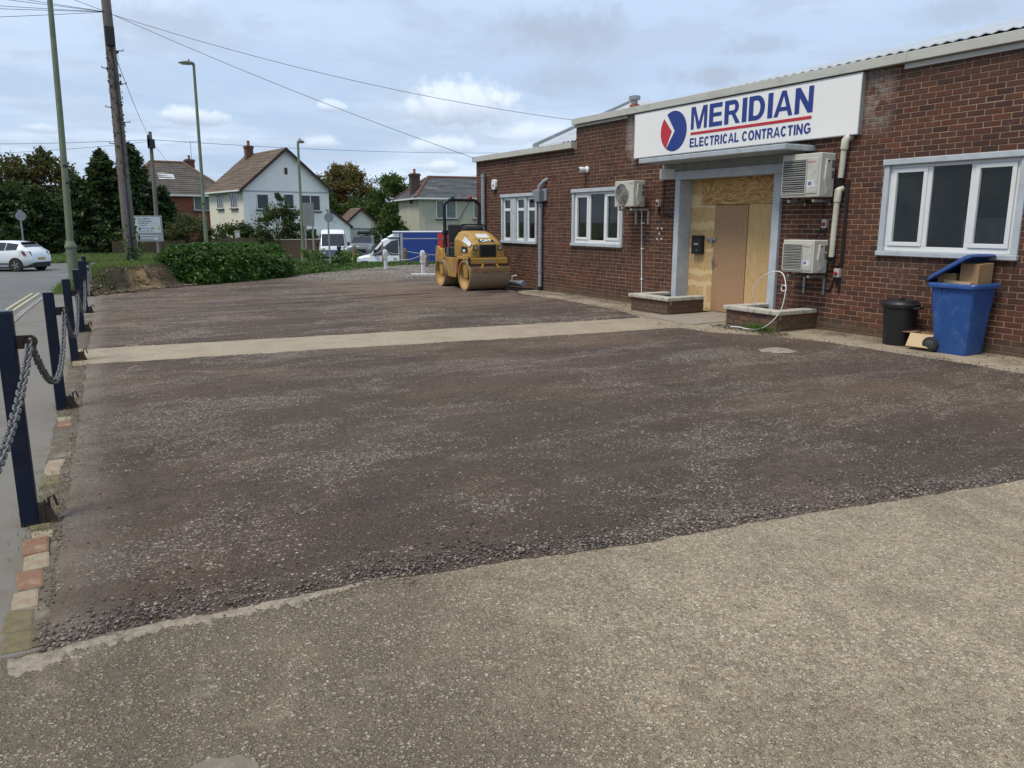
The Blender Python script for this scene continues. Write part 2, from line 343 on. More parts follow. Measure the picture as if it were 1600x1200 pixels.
        if kind == 'footway':
            e = t.ss(t.m('SUBTRACT', x, t.m('MULTIPLY', y, 0.0475)), -0.72, -0.5)
            cc = t.mix(t.m('MULTIPLY', e, t.ss(t.noise(flat, 5, 6, 0.75), 0.42, 0.6, 0, 0.8)), cc, (0.13, 0.108, 0.075))
            cc = t.mix(t.ss(t.noise(flat, 2.2, 6, 0.75), 0.52, 0.68, 0, 0.45), cc, (0.15, 0.132, 0.098))
        bn.inputs['Strength'].default_value = 0.35; bn.inputs['Distance'].default_value = 0.004
        t.put(bn.inputs['Height'], fin); rough = 0.85
    elif kind == 'grass':
        a = t.noise(flat, 0.5, 5, 0.6); f = t.noise(flat, 9.0, 6, 0.8); s = t.noise(t.mapv(flat, (2.5, 1, 1)), 40, 3, 0.8)
        cc = t.mix(t.ss(f, 0.3, 0.7), (0.055, 0.095, 0.022), (0.105, 0.160, 0.038))
        cc = t.mix(t.ss(a, 0.45, 0.7, 0, 0.5), cc, (0.12, 0.135, 0.045))
        cc = t.mix(t.ss(s, 0.45, 0.75, 0, 0.5), cc, (0.035, 0.06, 0.015))
        bn.inputs['Strength'].default_value = 1.0; bn.inputs['Distance'].default_value = 0.06
        t.put(bn.inputs['Height'], t.m('ADD', f, s)); rough = 0.9
    elif kind == 'soil':
        f = t.noise(pos, 7.0, 7, 0.75); g_ = t.noise(pos, 1.1, 4, 0.6, 0.6); h_ = t.noise(pos, 40, 5, 0.8)
        cc = t.mix(t.ss(f, 0.3, 0.7), (0.045, 0.037, 0.024), (0.095, 0.078, 0.050))
        sand = t.m('MULTIPLY', t.ss(t.m('ABSOLUTE', t.m('SUBTRACT', x, 1.75)), 0.52, 0.18), t.ss(t.m('ADD', f, g_), 0.85, 1.1))
        cc = t.mix(sand, cc, (0.31, 0.215, 0.115))
        cc = t.mix(t.ss(h_, 0.62, 0.72, 0, 0.7), cc, (0.30, 0.27, 0.22))
        bn.inputs['Strength'].default_value = 1.0; bn.inputs['Distance'].default_value = 0.05
        t.put(bn.inputs['Height'], t.m('ADD', f, h_)); rough = 0.95
    t.put(b.inputs['Base Color'], cc); b.inputs['Roughness'].default_value = rough; b.inputs['Specular IOR Level'].default_value = 0.25
    t.put(b.inputs['Normal'], bn.outputs[0])
    MATS[name] = m_; return m_

def stone_material(name, pal, rough=0.85):
    m_ = bpy.data.materials.new(name); m_.use_nodes = True
    t = NT(m_.node_tree); b = t.n['Principled BSDF']
    g = t.new('ShaderNodeNewGeometry')
    c = t.ramp(g.outputs['Random Per Island'], pal)
    c = t.mix(t.ss(t.noise(g.outputs['Position'], 80, 4, 0.7), 0.35, 0.7, 0, 0.35), c, tuple(v * 0.6 for v in pal[0][1]))
    t.put(b.inputs['Base Color'], c); b.inputs['Roughness'].default_value = rough; b.inputs['Specular IOR Level'].default_value = 0.25
    MATS[name] = m_; return m_

def ply_material(name, c1, c2, filler=True, grain=1.0):
    m_ = bpy.data.materials.new(name); m_.use_nodes = True
    t = NT(m_.node_tree); b = t.n['Principled BSDF']
    pos = t.new('ShaderNodeNewGeometry').outputs['Position']
    x, y, z = t.xyz(pos)
    n = t.noise(t.mapv(pos, (1, 3.0, 0.55) if filler != 'h' else (1, 0.5, 3.2)), 2.2, 3, 0.5, 0.8)
    rings = t.m('FRACT', t.m('MULTIPLY', n, 11.0))
    rings = t.m('ABSOLUTE', t.m('SUBTRACT', rings, 0.5))
    f = t.ss(rings, 0.05, 0.5)
    c = t.mix(t.m('MULTIPLY', f, grain), c1, c2)
    c = t.mix(t.ss(t.noise(t.mapv(pos, (1, 30, 1.5)), 4, 4, 0.7), 0.4, 0.7, 0, 0.3), c, c2)
    if filler is True:   # pale smears where old paint and battens came away
        nn = t.noise(pos, 5.5, 5, 0.7); zz_ = t.m('ADD', z, t.m('MULTIPLY', t.m('SUBTRACT', nn, 0.5), 0.26))
        bands = None
        for zc, hw in ((2.02, .13), (1.58, .065), (1.14, .03), (0.74, .06), (0.53, .05), (0.12, .06)):
            k = t.ss(t.m('ABSOLUTE', t.m('SUBTRACT', zz_, zc)), hw, hw * 0.75)
            bands = k if bands is None else t.m('MAXIMUM', bands, k)
        yy_ = t.m('ADD', y, t.m('MULTIPLY', t.m('SUBTRACT', nn, 0.5), 0.25))
        vert = t.m('MULTIPLY', t.ss(t.m('ABSOLUTE', t.m('SUBTRACT', yy_, 10.90)), 0.05, 0.035), t.ss(z, 0.62, 0.5))
        bands = t.m('MULTIPLY', t.m('MAXIMUM', bands, vert), t.ss(t.noise(pos, 3.1, 3, 0.5), 0.28, 0.36))
        c = t.mix(t.m('MULTIPLY', bands, 0.85), c, (0.68, 0.53, 0.29))
    kn = t.voro(t.mapv(pos, (1, 6, 6)), 1.0)
    c = t.mix(t.ss(kn.outputs['Distance'], 0.055, 0.03, 0, 0.7), c, (0.12, 0.06, 0.025))
    t.put(b.inputs['Base Color'], c); b.inputs['Roughness'].default_value = 0.75; b.inputs['Specular IOR Level'].default_value = 0.25
    MATS[name] = m_; return m_

# ================================================================== mesh helpers
WL = {}   # world location of a thing's origin
def link(o, parent=None):
    COL.objects.link(o)
    if parent is not None: o.parent = parent
    return o
def tag(o, label=None, cat=None, group=None, kind=None):
    if label: o['label'] = label
    if cat: o['category'] = cat
    if group: o['group'] = group
    if kind: o['kind'] = kind
    return o
def thing(name, label, cat, loc=(0, 0, 0), rz=0.0, group=None):
    o = bpy.data.objects.new(name, None); o.empty_display_size = 0.2
    link(o); o.location = loc; o.rotation_euler = (0, 0, rz)
    return tag(o, label, cat, group)

class MB:
    def __init__(s): s.v = []; s.f = []
    def add(s, vs, fs):
        o = len(s.v); s.v += [tuple(p) for p in vs]; s.f += [tuple(i + o for i in f) for f in fs]; return s
    def box(s, x0, x1, y0, y1, z0, z1):
        v = [(x, y, z) for z in (z0, z1) for y in (y0, y1) for x in (x0, x1)]
        return s.add(v, [(0, 2, 3, 1), (4, 5, 7, 6), (0, 1, 5, 4), (2, 6, 7, 3), (0, 4, 6, 2), (1, 3, 7, 5)])
    def hexa(s, p):  # 8 points: bottom ring 4, top ring 4
        return s.add(p, [(3, 2, 1, 0), (4, 5, 6, 7), (0, 1, 5, 4), (1, 2, 6, 5), (2, 3, 7, 6), (3, 0, 4, 7)])
    def poly(s, pts): return s.add(pts, [tuple(range(len(pts)))])
    def prism(s, pts, vec):
        n = len(pts); v = Vector(vec)
        q = [Vector(p) for p in pts]; q2 = [p + v for p in q]
        return s.add(q + q2, [tuple(reversed(range(n))), tuple(range(n, 2 * n))] + [(i, (i + 1) % n, n + (i + 1) % n, n + i) for i in range(n)])
    def rings(s, rings, cap=True, closed=True):
        n = len(rings[0]); o = len(s.v)
        for r in rings: s.v += [tuple(p) for p in r]
        for i in range(len(rings) - 1):
            for j in range(n if closed else n - 1):
                a = o + i * n + j; b = o + i * n + (j + 1) % n
                s.f.append((a, b, b + n, a + n))
        if cap and closed:
            s.f.append(tuple(o + j for j in reversed(range(n)))); s.f.append(tuple(o + (len(rings) - 1) * n + j for j in range(n)))
        return s
    def tube(s, pts, rad, seg=8, cap=True):
        pts = [Vector(p) for p in pts]; k = len(pts)
        rad = rad if isinstance(rad, (list, tuple)) else [rad] * k
        rg = []; prev = None
        for i, p in enumerate(pts):
            d = (pts[min(i + 1, k - 1)] - pts[max(i - 1, 0)])
            d = d.normalized() if d.length > 1e-9 else Vector((0, 0, 1))
            if prev is None:
                a = Vector((0, 0, 1)) if abs(d.z) < 0.9 else Vector((1, 0, 0))
                u = d.cross(a).normalized()
            else:
                u = (prev - d * prev.dot(d)); u = u.normalized() if u.length > 1e-6 else d.orthogonal().normalized()
            prev = u; v = d.cross(u)
            rg.append([p + (u * math.cos(t) + v * math.sin(t)) * rad[i] for t in [2 * math.pi * j / seg for j in range(seg)]])
        return s.rings(rg, cap)
    def cyl(s, a, b, r, seg=16, r2=None): return s.tube([a, b], [r, r if r2 is None else r2], seg)
    def lathe(s, prof, c=(0, 0, 0), seg=20, axis='z', cap=True):
        rg = []
        for r, h in prof:
            ring = []
            for j in range(seg):
                t = 2 * math.pi * j / seg; a, b = r * math.cos(t), r * math.sin(t)
                p = (a, b, h) if axis == 'z' else ((h, a, b) if axis == 'x' else (b, h, a))
                ring.append((p[0] + c[0], p[1] + c[1], p[2] + c[2]))
            rg.append(ring)
        return s.rings(rg, cap)
    def build(s, name, material, parent=None, smooth=False, bev=0.0, world=False, kind=None, label=None, segs=2):
        me = bpy.data.meshes.new(name)
        vv = s.v
        if world and parent is not None:
            p = parent
            while p.parent is not None: p = p.parent
            L = p.location; vv = [(x - L.x, y - L.y, z - L.z) for x, y, z in vv]
        me.from_pydata(vv, [], s.f); me.update()
        if material: me.materials.append(material)
        if smooth: me.polygons.foreach_set('use_smooth', [True] * len(me.polygons))
        o = bpy.data.objects.new(name, me); link(o, parent)
        if bev:
            b = o.modifiers.new('bevel', 'BEVEL'); b.width = bev; b.segments = segs; b.limit_method = 'ANGLE'; b.angle_limit = R(35)
        if smooth == 'auto':
            es = o.modifiers.new('split', 'EDGE_SPLIT'); es.split_angle = R(40)
        if kind: o['kind'] = kind
        if label: o['label'] = label
        return o

def npmesh(name, V, F, material, parent=None, kind=None, smooth=False):
    me = bpy.data.meshes.new(name)
    V = np.asarray(V, np.float32); F = np.asarray(F, np.int32); n, k = F.shape
    me.vertices.add(len(V)); me.vertices.foreach_set('co', V.ravel())
    me.loops.add(n * k); me.loops.foreach_set('vertex_index', F.ravel())
    me.polygons.add(n); me.polygons.foreach_set('loop_start', np.arange(0, n * k, k, dtype=np.int32))
    if smooth: me.polygons.foreach_set('use_smooth', np.ones(n, bool))
    me.update(calc_edges=True); me.validate()
    if material: me.materials.append(material)
    o = bpy.data.objects.new(name, me); link(o, parent)
    if kind: o['kind'] = kind
    return o

def leaves(P, size, rng, droop=0.0, aspect=1.6, up=0.35, dirs=None):
    """one small folded leaf (two triangles sharing a rib) at every point"""
    n = len(P); size = np.broadcast_to(size, (n,)) if np.ndim(size) else size * rng.uniform(0.6, 1.3, n)
    d = rng.normal(size=(n, 3)) if dirs is None else dirs + rng.normal(scale=0.45, size=(n, 3))
    d[:, 2] -= droop; d /= np.linalg.norm(d, axis=1, keepdims=True) + 1e-9
    nn = rng.normal(size=(n, 3)); nn[:, 2] += up * 3; sd = np.cross(d, nn); sd /= np.linalg.norm(sd, axis=1, keepdims=True) + 1e-9
    nrm = np.cross(sd, d)
    L = (size * aspect)[:, None] * d; W = (size * 0.5)[:, None] * sd; H = (size * 0.16)[:, None] * nrm
    V = np.stack([P - L * .5, P + W + H, P + L * .5, P - W + H], 1).reshape(-1, 3)
    b = np.arange(n)[:, None] * 4
    F = np.concatenate([b + np.array([[0, 1, 2]]), b + np.array([[0, 2, 3]])], 0)
    return V, F

TXT = {}
def text2d(body, bold=0.0, shear=0.0):
    """filled outline of a line of lettering as a flat mesh, normalised: x from 0, cap height 1"""
    key = (body, bold, shear)
    if key in TXT: return TXT[key]
    cu = bpy.data.curves.new('t', 'FONT'); cu.body = body; cu.size = 1.0; cu.offset = bold; cu.resolution_u = 4; cu.shear = shear
    o = bpy.data.objects.new('t', cu); COL.objects.link(o)
    dg = bpy.context.evaluated_depsgraph_get(); dg.update()
    me = bpy.data.meshes.new_from_object(o.evaluated_get(dg))
    v = np.array([p.co[:] for p in me.vertices]); f = [tuple(p.vertices) for p in me.polygons]
    bpy.data.objects.remove(o); bpy.data.curves.remove(cu); bpy.data.meshes.remove(me)
    v[:, 0] -= v[:, 0].min(); v[:, 1] -= v[:, 1].min(); v /= v[:, 1].max()
    TXT[key] = (v, f); return v, f
def lettering(name, body, material, parent, fn, w, h, bold=0.0, world=False, label=None):
    v, f = text2d(body, bold)
    sx = w / v[:, 0].max()
    mb = MB(); mb.add([fn(p[0] * sx, p[1] * h) for p in v], f)
    return mb.build(name, material, parent, world=world, label=label)

def glyph(ch):
    '''bold grotesque capital as a list of convex polygons in a box of cap height 1'''
    s_ = .25; P_ = []
    adv = {'M': 1.16, 'E': .93, 'R': 1.0, 'I': .39, 'D': 1.0, 'A': 1.0, 'N': 1.0, 'L': .85, 'C': 1.0, 'T': .85, 'O': 1.09, 'G': 1.09, ' ': .39}[ch]
    w_ = adv - .13
    def rect(a, b, c, d): P_.append([(a, c), (b, c), (b, d), (a, d)])
    def ring(cx, cy, rx, ry, ix, iy, t0, t1, n=16):
        for k in range(n):
            a, b = R(t0 + (t1 - t0) * k / n), R(t0 + (t1 - t0) * (k + 1) / n)
            P_.append([(cx + rx * math.cos(a), cy + ry * math.sin(a)), (cx + rx * math.cos(b), cy + ry * math.sin(b)), (cx + ix * math.cos(b), cy + iy * math.sin(b)), (cx + ix * math.cos(a), cy + iy * math.sin(a))])
    if ch == 'I': rect(.02, .02 + s_ + .01, 0, 1)
    elif ch == 'L': rect(0, s_, 0, 1); rect(s_, w_, 0, .19)
    elif ch == 'T': rect(0, w_, .81, 1); rect(w_ / 2 - s_ / 2, w_ / 2 + s_ / 2, 0, .81)
    elif ch == 'E': rect(0, s_, 0, 1); rect(s_, w_, 0, .19); rect(s_, w_ * .93, .425, .59); rect(s_, w_ * .98, .81, 1)
    elif ch == 'M':
        rect(0, .19, 0, 1); rect(w_ - .19, w_, 0, 1)
        P_.append([(.19, 1), (.27, 1), (w_ / 2, .30), (w_ / 2, 0), (w_ / 2 - .10, 0), (.19, .72)]); P_.append([(w_ - .19, 1), (w_ - .27, 1), (w_ / 2, .30), (w_ / 2, 0), (w_ / 2 + .10, 0), (w_ - .19, .72)])
    elif ch == 'N': rect(0, .23, 0, 1); rect(w_ - .23, w_, 0, 1); P_.append([(.23, 1), (.23, .60), (w_ - .23, 0), (w_ - .23, .40)])
    elif ch == 'A':
        P_.append([(-.04, 0), (.17, 0), (w_ / 2, .80), (w_ / 2, 1), (w_ / 2 - .11, 1)]); P_.append([(w_ + .04, 0), (w_ - .17, 0), (w_ / 2, .80), (w_ / 2, 1), (w_ / 2 + .11, 1)])
        P_.append([(.235, .21), (w_ - .235, .21), (w_ - .295, .37), (.295, .37)])
    elif ch == 'D': rect(0, s_, 0, 1); rect(s_, .42, 0, .19); rect(s_, .42, .81, 1); ring(.42, .5, w_ - .42, .5, w_ - .42 - s_, .31, -90, 90)
    elif ch == 'R':
        rect(0, s_, 0, 1); rect(s_, .52, .81, 1); rect(s_, .52, .40, .56); ring(.52, .70, w_ - .57, .30, w_ - .57 - s_ + .03, .135, -90, 90, 12)
        P_.append([(.42, .40), (.62, .43), (w_ + .05, 0), (w_ - .20, 0)])
    elif ch == 'O': ring(w_ / 2, .5, w_ / 2, .52, w_ / 2 - s_, .325, 0, 360, 28)
    elif ch == 'C': ring(w_ / 2, .5, w_ / 2, .52, w_ / 2 - s_, .325, 38, 322, 24)
    elif ch == 'G': ring(w_ / 2, .5, w_ / 2, .52, w_ / 2 - s_, .325, 40, 318, 24); rect(w_ * .54, w_, .37, .53); rect(w_ - .19, w_, .14, .37)
    return adv, P_
def bold_line(name, body, material, parent, fn, w, h):
    x = 0; gl = []
    for ch in body:
        a, ps = glyph(ch)
        if ps: gl.append([[(p[0] + x, p[1]) for p in q] for q in ps])
        x += a
    x -= .13
    for ps in gl:
        mb = MB()
        for q in ps: mb.poly([fn(p[0] * w / x, p[1] * h) for p in q])
        mb.build(name, material, parent)

# ---- common materials
M_white = mat('white_paint', (0.72, 0.73, 0.72), 0.45, (0.62, 0.63, 0.61), 3, 0.6)
M_upvc = mat('white_plastic', (0.72, 0.73, 0.73), 0.35, (0.66, 0.67, 0.66), 3, 0.6)
M_surround = mat('pale_blue_paint', (0.46, 0.505, 0.545), 0.6, (0.38, 0.42, 0.455), 5, 0.6, 0.15, 60, dirt=(0.26, 0.25, 0.22), dscale=6, damt=0.35)
M_black = mat('black_plastic', (0.012, 0.013, 0.014), 0.45, (0.02, 0.02, 0.02), 8)
M_rubber = mat('black_rubber', (0.018, 0.018, 0.018), 0.8, (0.03, 0.028, 0.026), 12)
M_dark = mat('dark_interior', (0.012, 0.012, 0.013), 0.8)
M_glass = glassmat()
M_carglass = mat('tinted_car_glass', (0.010, 0.013, 0.016), 0.05, (0.016, 0.02, 0.024), 2, spec=0.6)
M_steel = mat('galvanised_steel', (0.36, 0.37, 0.37), 0.45, (0.25, 0.26, 0.26), 14, metal=0.6)
M_rust = mat('rusty_iron', (0.060, 0.035, 0.024), 0.8, (0.025, 0.018, 0.015), 30)
M_galvgreen = mat('green_lamp_paint', (0.165, 0.195, 0.125), 0.55, (0.125, 0.15, 0.095), 4, dirt=(0.10, 0.10, 0.07))
M_polewood = mat('weathered_pole_wood', (0.185, 0.165, 0.140), 0.85, (0.105, 0.092, 0.078), 4, 0.7, 0.6, 30, stretch=(4, 4, 0.4))
M_brick = brick_material('brown_brick'); M_brick_p = brick_material('planter_brick', True, ((0.165, 0.085, 0.060), (0.115, 0.066, 0.052), (0.19, 0.092, 0.06), (0.085, 0.058, 0.048)))
M_mortar = mortar_material()
M_concrete = ground_material('exposed_aggregate_concrete', 'concrete'); M_path = ground_material('pale_concrete_path', 'path'); M_apron = ground_material('dirty_concrete_apron', 'apron')
M_gravel = ground_material('crushed_asphalt', 'gravel'); M_road = ground_material('road_asphalt', 'road'); M_foot = ground_material('footway_asphalt', 'footway')
M_grass = ground_material('verge_grass', 'grass'); M_soil = ground_material('dug_soil', 'soil')

# ================================================================== terrain
def S(a, b, x):
    t = min(1.0, max(0.0, (x - a) / (b - a))); return t * t * (3 - 2 * t)
def rear(x):      # back edge of the parking area
    return 20.0 + 0.80 * max(x - 0.4, 0) if x < 11 else 28.5
def bankh(x):
    return 0.55 * S(-0.15, 0.9, x) * (1 - 0.45 * S(2.5, 5.5, x)) * (1 - 0.35 * S(6, 9, x)) * (1 - 0.75 * S(12, 15, x))
def ground_z(x, y):
    z = -0.72 * S(22, 45, y) - 0.92 * S(8, 15, x) * S(30, 41, y) * (1 - 0.5 * S(46, 54, y))
    t = y - rear(x)
    if 0 < t < 9 and x > -0.3:
        z += bankh(x) * S(0.0, 0.8, t) * (1 - S(2.2, 7.5, t))
    return z

def sheet(name, xs, ys, zf, material, label=None, kind='structure'):
    V = []; F = []
    for y in ys:
        for x in xs: V.append((x, y, zf(x, y)))
    n = len(xs)
    for j in range(len(ys) - 1):
        for i in range(n - 1):
            a = j * n + i; F.append((a, a + 1, a + n + 1, a + n))
    return npmesh(name, V, F, material, kind=kind, smooth=True)
def frange(a, b, st): return list(np.arange(a, b + 1e-6, st))
xs = [-1500, -400, -120, -60, -40, -30, -22] + frange(-16, -2, 1.0) + frange(-1, 16, 0.25) + frange(17, 40, 1.0) + [50, 70, 120, 400, 1500]
ys = [-600, -100, -30, -10, 0, 6, 12, 16, 18] + frange(19, 34, 0.25) + frange(35, 60, 1.0) + frange(65, 110, 5) + [150, 300, 700, 2500]
sheet('ground', xs, ys, lambda x, y: ground_z(x, y) - 0.03 - (0.25 if (x > 10.2 and y < 19.4 and y > 0) else 0), M_grass)

# road: side road left of the kerb and the main road crossing behind the bank
def kerb_x(y):
    pts = [(-20, -1.35), (8, -1.12), (14, -0.98), (17, -0.78), (20, -0.52), (22.2, -0.32), (24, -0.20), (26, 0.05), (28, 0.55), (29.5, 1.2), (30.8, 2.4), (31.8, 4.4), (32.6, 8), (33.2, 14), (34, 30), (34.5, 120)]
    for (y0, x0), (y1, x1) in zip(pts, pts[1:]):
        if y <= y1: return x0 + (x1 - x0) * (y - y0) / (y1 - y0)
    return 120
V = []; F = []; rows = frange(-20, 30, 0.5) + frange(30.2, 34.4, 0.2) + frange(35, 53, 0.5)
for y in rows:
    xr = kerb_x(y)
    for i in range(61):
        x = -60 + (xr + 60) * (1 - (1 - i / 60) ** 2.2)
        V.append((x, y, ground_z(x, y) * 1.0 - 0.002 + (0.0 if y < 22 else 0.02)))
for j in range(len(rows) - 1):
    for i in range(60):
        a = j * 61 + i; F.append((a, a + 1, a + 62, a + 61))
npmesh('road', V, F, M_road, kind='structure', smooth=True)

# footway between kerb and post line
def edge_x(y): return -0.53 + 0.0475 * y          # line of posts
V = []; F = []; rows = frange(-8, 22.4, 0.4)
for y in rows:
    a, b = kerb_x(y) + 0.13, edge_x(y) + 0.24
    for i in range(9):
        x = a + (b - a) * i / 8; V.append((x, y, 0.035 - 0.03 * S(0, 1, i / 8)))
for j in range(len(rows) - 1):
    for i in range(8):
        q = j * 9 + i; F.append((q, q + 1, q + 10, q + 9))
npmesh('footway', V, F, M_foot, kind='structure', smooth=True)
kerb = bpy.data.objects.new('kerb', None); link(kerb); kerb['kind'] = 'structure'
M_kerb = mat('kerb_concrete', (0.235, 0.225, 0.205), 0.85, (0.165, 0.158, 0.14), 9, 0.7, 0.3, 60, rnd=0.12)
yy = 8.0
while yy < 24.5:
    y1 = yy + 0.905; mb = MB(); a0, a1 = kerb_x(yy), kerb_x(y1)
    h = 0.05 if yy < 20 else 0.04
    mb.hexa([(a0, yy, -0.1), (a0 + .125, yy, -0.1), (a1 + .125, y1, -0.1), (a1, y1, -0.1), (a0, yy, h - .012), (a0 + .125, yy, h), (a1 + .125, y1, h), (a1, y1, h - .012)])
    mb.build('kerb_stone', M_kerb, kerb, bev=0.012); yy = y1 + 0.008
M_yellow = mat('faded_yellow_road_paint', (0.50, 0.46, 0.24), 0.8, (0.30, 0.285, 0.19), 14, 0.7)
M_roadwhite = mat('worn_white_road_paint', (0.52, 0.52, 0.50), 0.8, (0.30, 0.30, 0.30), 8, 0.8)
for off in (0.16, 0.30):
    V = []; F = []; rows = frange(10, 22.0, 0.4)
    for y in rows:
        x = kerb_x(y) - off; V += [(x - .055, y, 0.006), (x, y, 0.006)]
    F = [(2 * j, 2 * j + 1, 2 * j + 3, 2 * j + 2) for j in range(len(rows) - 1)]
    npmesh('yellow_line', V, F, M_yellow, kind='structure')
def road_line(x0, y0, x1, y1, wd, n=8):
    d = Vector((x1 - x0, y1 - y0, 0)); p = Vector((-d.y, d.x, 0)).normalized() * wd / 2
    V = []
    for i in range(n + 1):
        c = Vector((x0, y0, 0)) + d * i / n
        for q in (c - p, c + p): V.append((q.x, q.y, ground_z(q.x, q.y) + 0.026))
    npmesh('road_marking', V, [(2 * j, 2 * j + 1, 2 * j + 3, 2 * j + 2) for j in range(n)], M_roadwhite, kind='structure')
road_line(-0.6, 39.2, 3.4, 40.8, .20); road_line(-0.2, 35.3, 4.2, 36.6, .12); road_line(0.5, 48.5, 4.6, 49.6, .2); road_line(-7, 36.8, -2.0, 38.6, .15); road_line(5.5, 41.6, 9.0, 42.2, .15)

# ---- forecourt slab (exposed aggregate), path, apron
ECX = [-3, -0.34, 0.08, 0.59, 1.17, 1.8, 2.49, 3.34, 4.26, 5.34, 10.2, 12]; ECY = [3.34, 3.34, 3.35, 3.32, 3.28, 3.17, 3.02, 2.93, 2.77, 2.60, 1.85, 1.6]
def slab_edge(x): return float(np.interp(x, ECX, ECY)) + 0.022 * mnoise.noise((x * 3.1, 0, 0)) + 0.012 * mnoise.noise((x * 14, 3, 0))
V = []; F = []; cols = [-0.36] + frange(-0.34, 8.0, 0.03) + [9, 10.05]; NR = 12
for x in cols:
    ye = slab_edge(x); lx = x + (0.03 * mnoise.noise((0, 2, 1)) if x < -0.35 else 0)
    for j in range(NR + 1):
        t = j / NR; y = -7 + (ye + 7) * (1 - (1 - t) ** 2)
        V.append((lx, y, 0.010))
for i in range(len(cols) - 1):
    for j in range(NR):
        a = i * (NR + 1) + j; F.append((a, a + NR + 1, a + NR + 2, a + 1))
npmesh('concrete_forecourt', V, F, M_concrete, kind='structure')
mb = MB(); mb.prism([(-0.36, -7, -0.02), (-0.43, 0, -0.02), (-0.40, 2, -0.02), (-0.41, 2.9, -0.02), (-0.34, 3.33, -0.02), (-0.36, 3.33, -0.02)], (0, 0, 0.027))
mb.build('slab_margin', mat('mossy_dark_concrete', (0.065, 0.058, 0.042), 0.95, (0.11, 0.095, 0.07), 12, 0.7, 0.8, 50), kind='structure')
# the smoother, paler haunch along the slab edge
M_haunch = mat('pale_edge_mortar', (0.36, 0.31, 0.235), 0.95, (0.20, 0.17, 0.125), 26, 0.5, 1.0, 90, dirt=(0.10, 0.085, 0.06), dscale=14, damt=0.8)
V = []; F = []; cols = frange(-0.335, 1.5, 0.008)
for x in cols:
    ye = slab_edge(x) - 0.004; fade = 1 - S(0.5, 1.5, x)
    wd = 0.012 + fade * (0.085 + 0.05 * S(0.1, -0.33, x)) * max(.12, .85 + 0.7 * mnoise.noise((x * 6, 5, 0)) + 0.55 * mnoise.noise((x * 25, 5, 0)) + .35 * mnoise.noise((x * 60, 5, 0)))
    V += [(x, ye - wd, 0.0105), (x, ye - wd * .75, 0.016), (x, ye - wd * .25, 0.017), (x, ye, -0.01)]
for i in range(len(cols) - 1):
    for j in range(3): a = i * 4 + j; F.append((a, a + 4, a + 5, a + 1))
npmesh('slab_haunch', V, F, M_haunch, kind='structure')
mb = MB(); mb.prism([(0.10, 2.10, 0.011), (0.13, 2.26, 0.011), (0.19, 2.325, 0.011), (0.24, 2.335, 0.011), (0.29, 2.31, 0.011), (0.325, 2.31, 0.011), (0.37, 2.24, 0.011), (0.36, 2.10, 0.011)], (0, 0, 0.003))
mb.build('mortar_patch', mat('grey_mortar', (0.22, 0.19, 0.15), 0.95, (0.14, 0.12, 0.095), 9, 0.8, 0.8, 60, dirt=(0.33, 0.29, 0.22), dscale=14), kind='structure')

def path_near(x): return 10.30 - 0.118 * x + 0.02 * mnoise.noise((x * 2.3, 1, 0)) + 0.012 * mnoise.noise((x * 9, 1, 0))
def path_far(x): return 11.65 - 0.105 * x + 0.025 * mnoise.noise((x * 2.0, 7, 0)) + 0.012 * mnoise.noise((x * 9, 7, 0))
V = []; F = []; cols = frange(-0.02, 9.3, 0.06)
for x in cols:
    a, b = path_near(x), path_far(x)
    for j in range(5): V.append((x, a + (b - a) * j / 4, 0.020 if j not in (0, 4) else 0.012))
for i in range(len(cols) - 1):
    for j in range(4): q = i * 5 + j; F.append((q, q + 5, q + 6, q + 1))
npmesh('concrete_path', V, F, M_path, kind='structure')
AY = [-7, 2, 4.5, 5.3, 5.95, 6.74, 8.0, 8.7, 9.5, 10.9, 11.6, 13.55, 15.5, 17.0]; AX = [8.95, 9.0, 9.0, 9.09, 9.10, 9.15, 8.86, 8.35, 8.30, 8.75, 9.0, 9.24, 9.15, 9.6]
def apron_x(y): return float(np.interp(y, AY, AX)) + 0.03 * mnoise.noise((3, y * 2.2, 0)) + 0.02 * mnoise.noise((3, y * 9, 0))
V = []; F = []; rows = frange(1.5, 17.0, 0.06)
for y in rows:
    a = apron_x(y)
    for j in range(6): V.append((a + (10.2 - a) * j / 5, y, 0.026 if j else 0.012))
for i in range(len(rows) - 1):
    for j in range(5): q = i * 6 + j; F.append((q, q + 1, q + 7, q + 6))
npmesh('concrete_apron', V, F, M_apron, kind='structure')
# two paving flags at the doorway
M_flag = mat('paving_flag', (0.30, 0.265, 0.21), 0.9, (0.22, 0.19, 0.15), 6, 0.7, 0.4, 50, dirt=(0.13, 0.115, 0.08), dscale=5)
step = bpy.data.objects.new('door_step', None); link(step); step['kind'] = 'structure'
for (x0, x1, y0, y1) in ((9.28, 10.32, 9.46, 10.05), (9.28, 10.32, 10.06, 10.62), (8.72, 9.27, 9.46, 10.05), (8.74, 9.27, 10.06, 10.66)):
    MB().box(x0, x1, y0, y1, -0.02, 0.042).build('paving_flag', M_flag, step, bev=0.006)

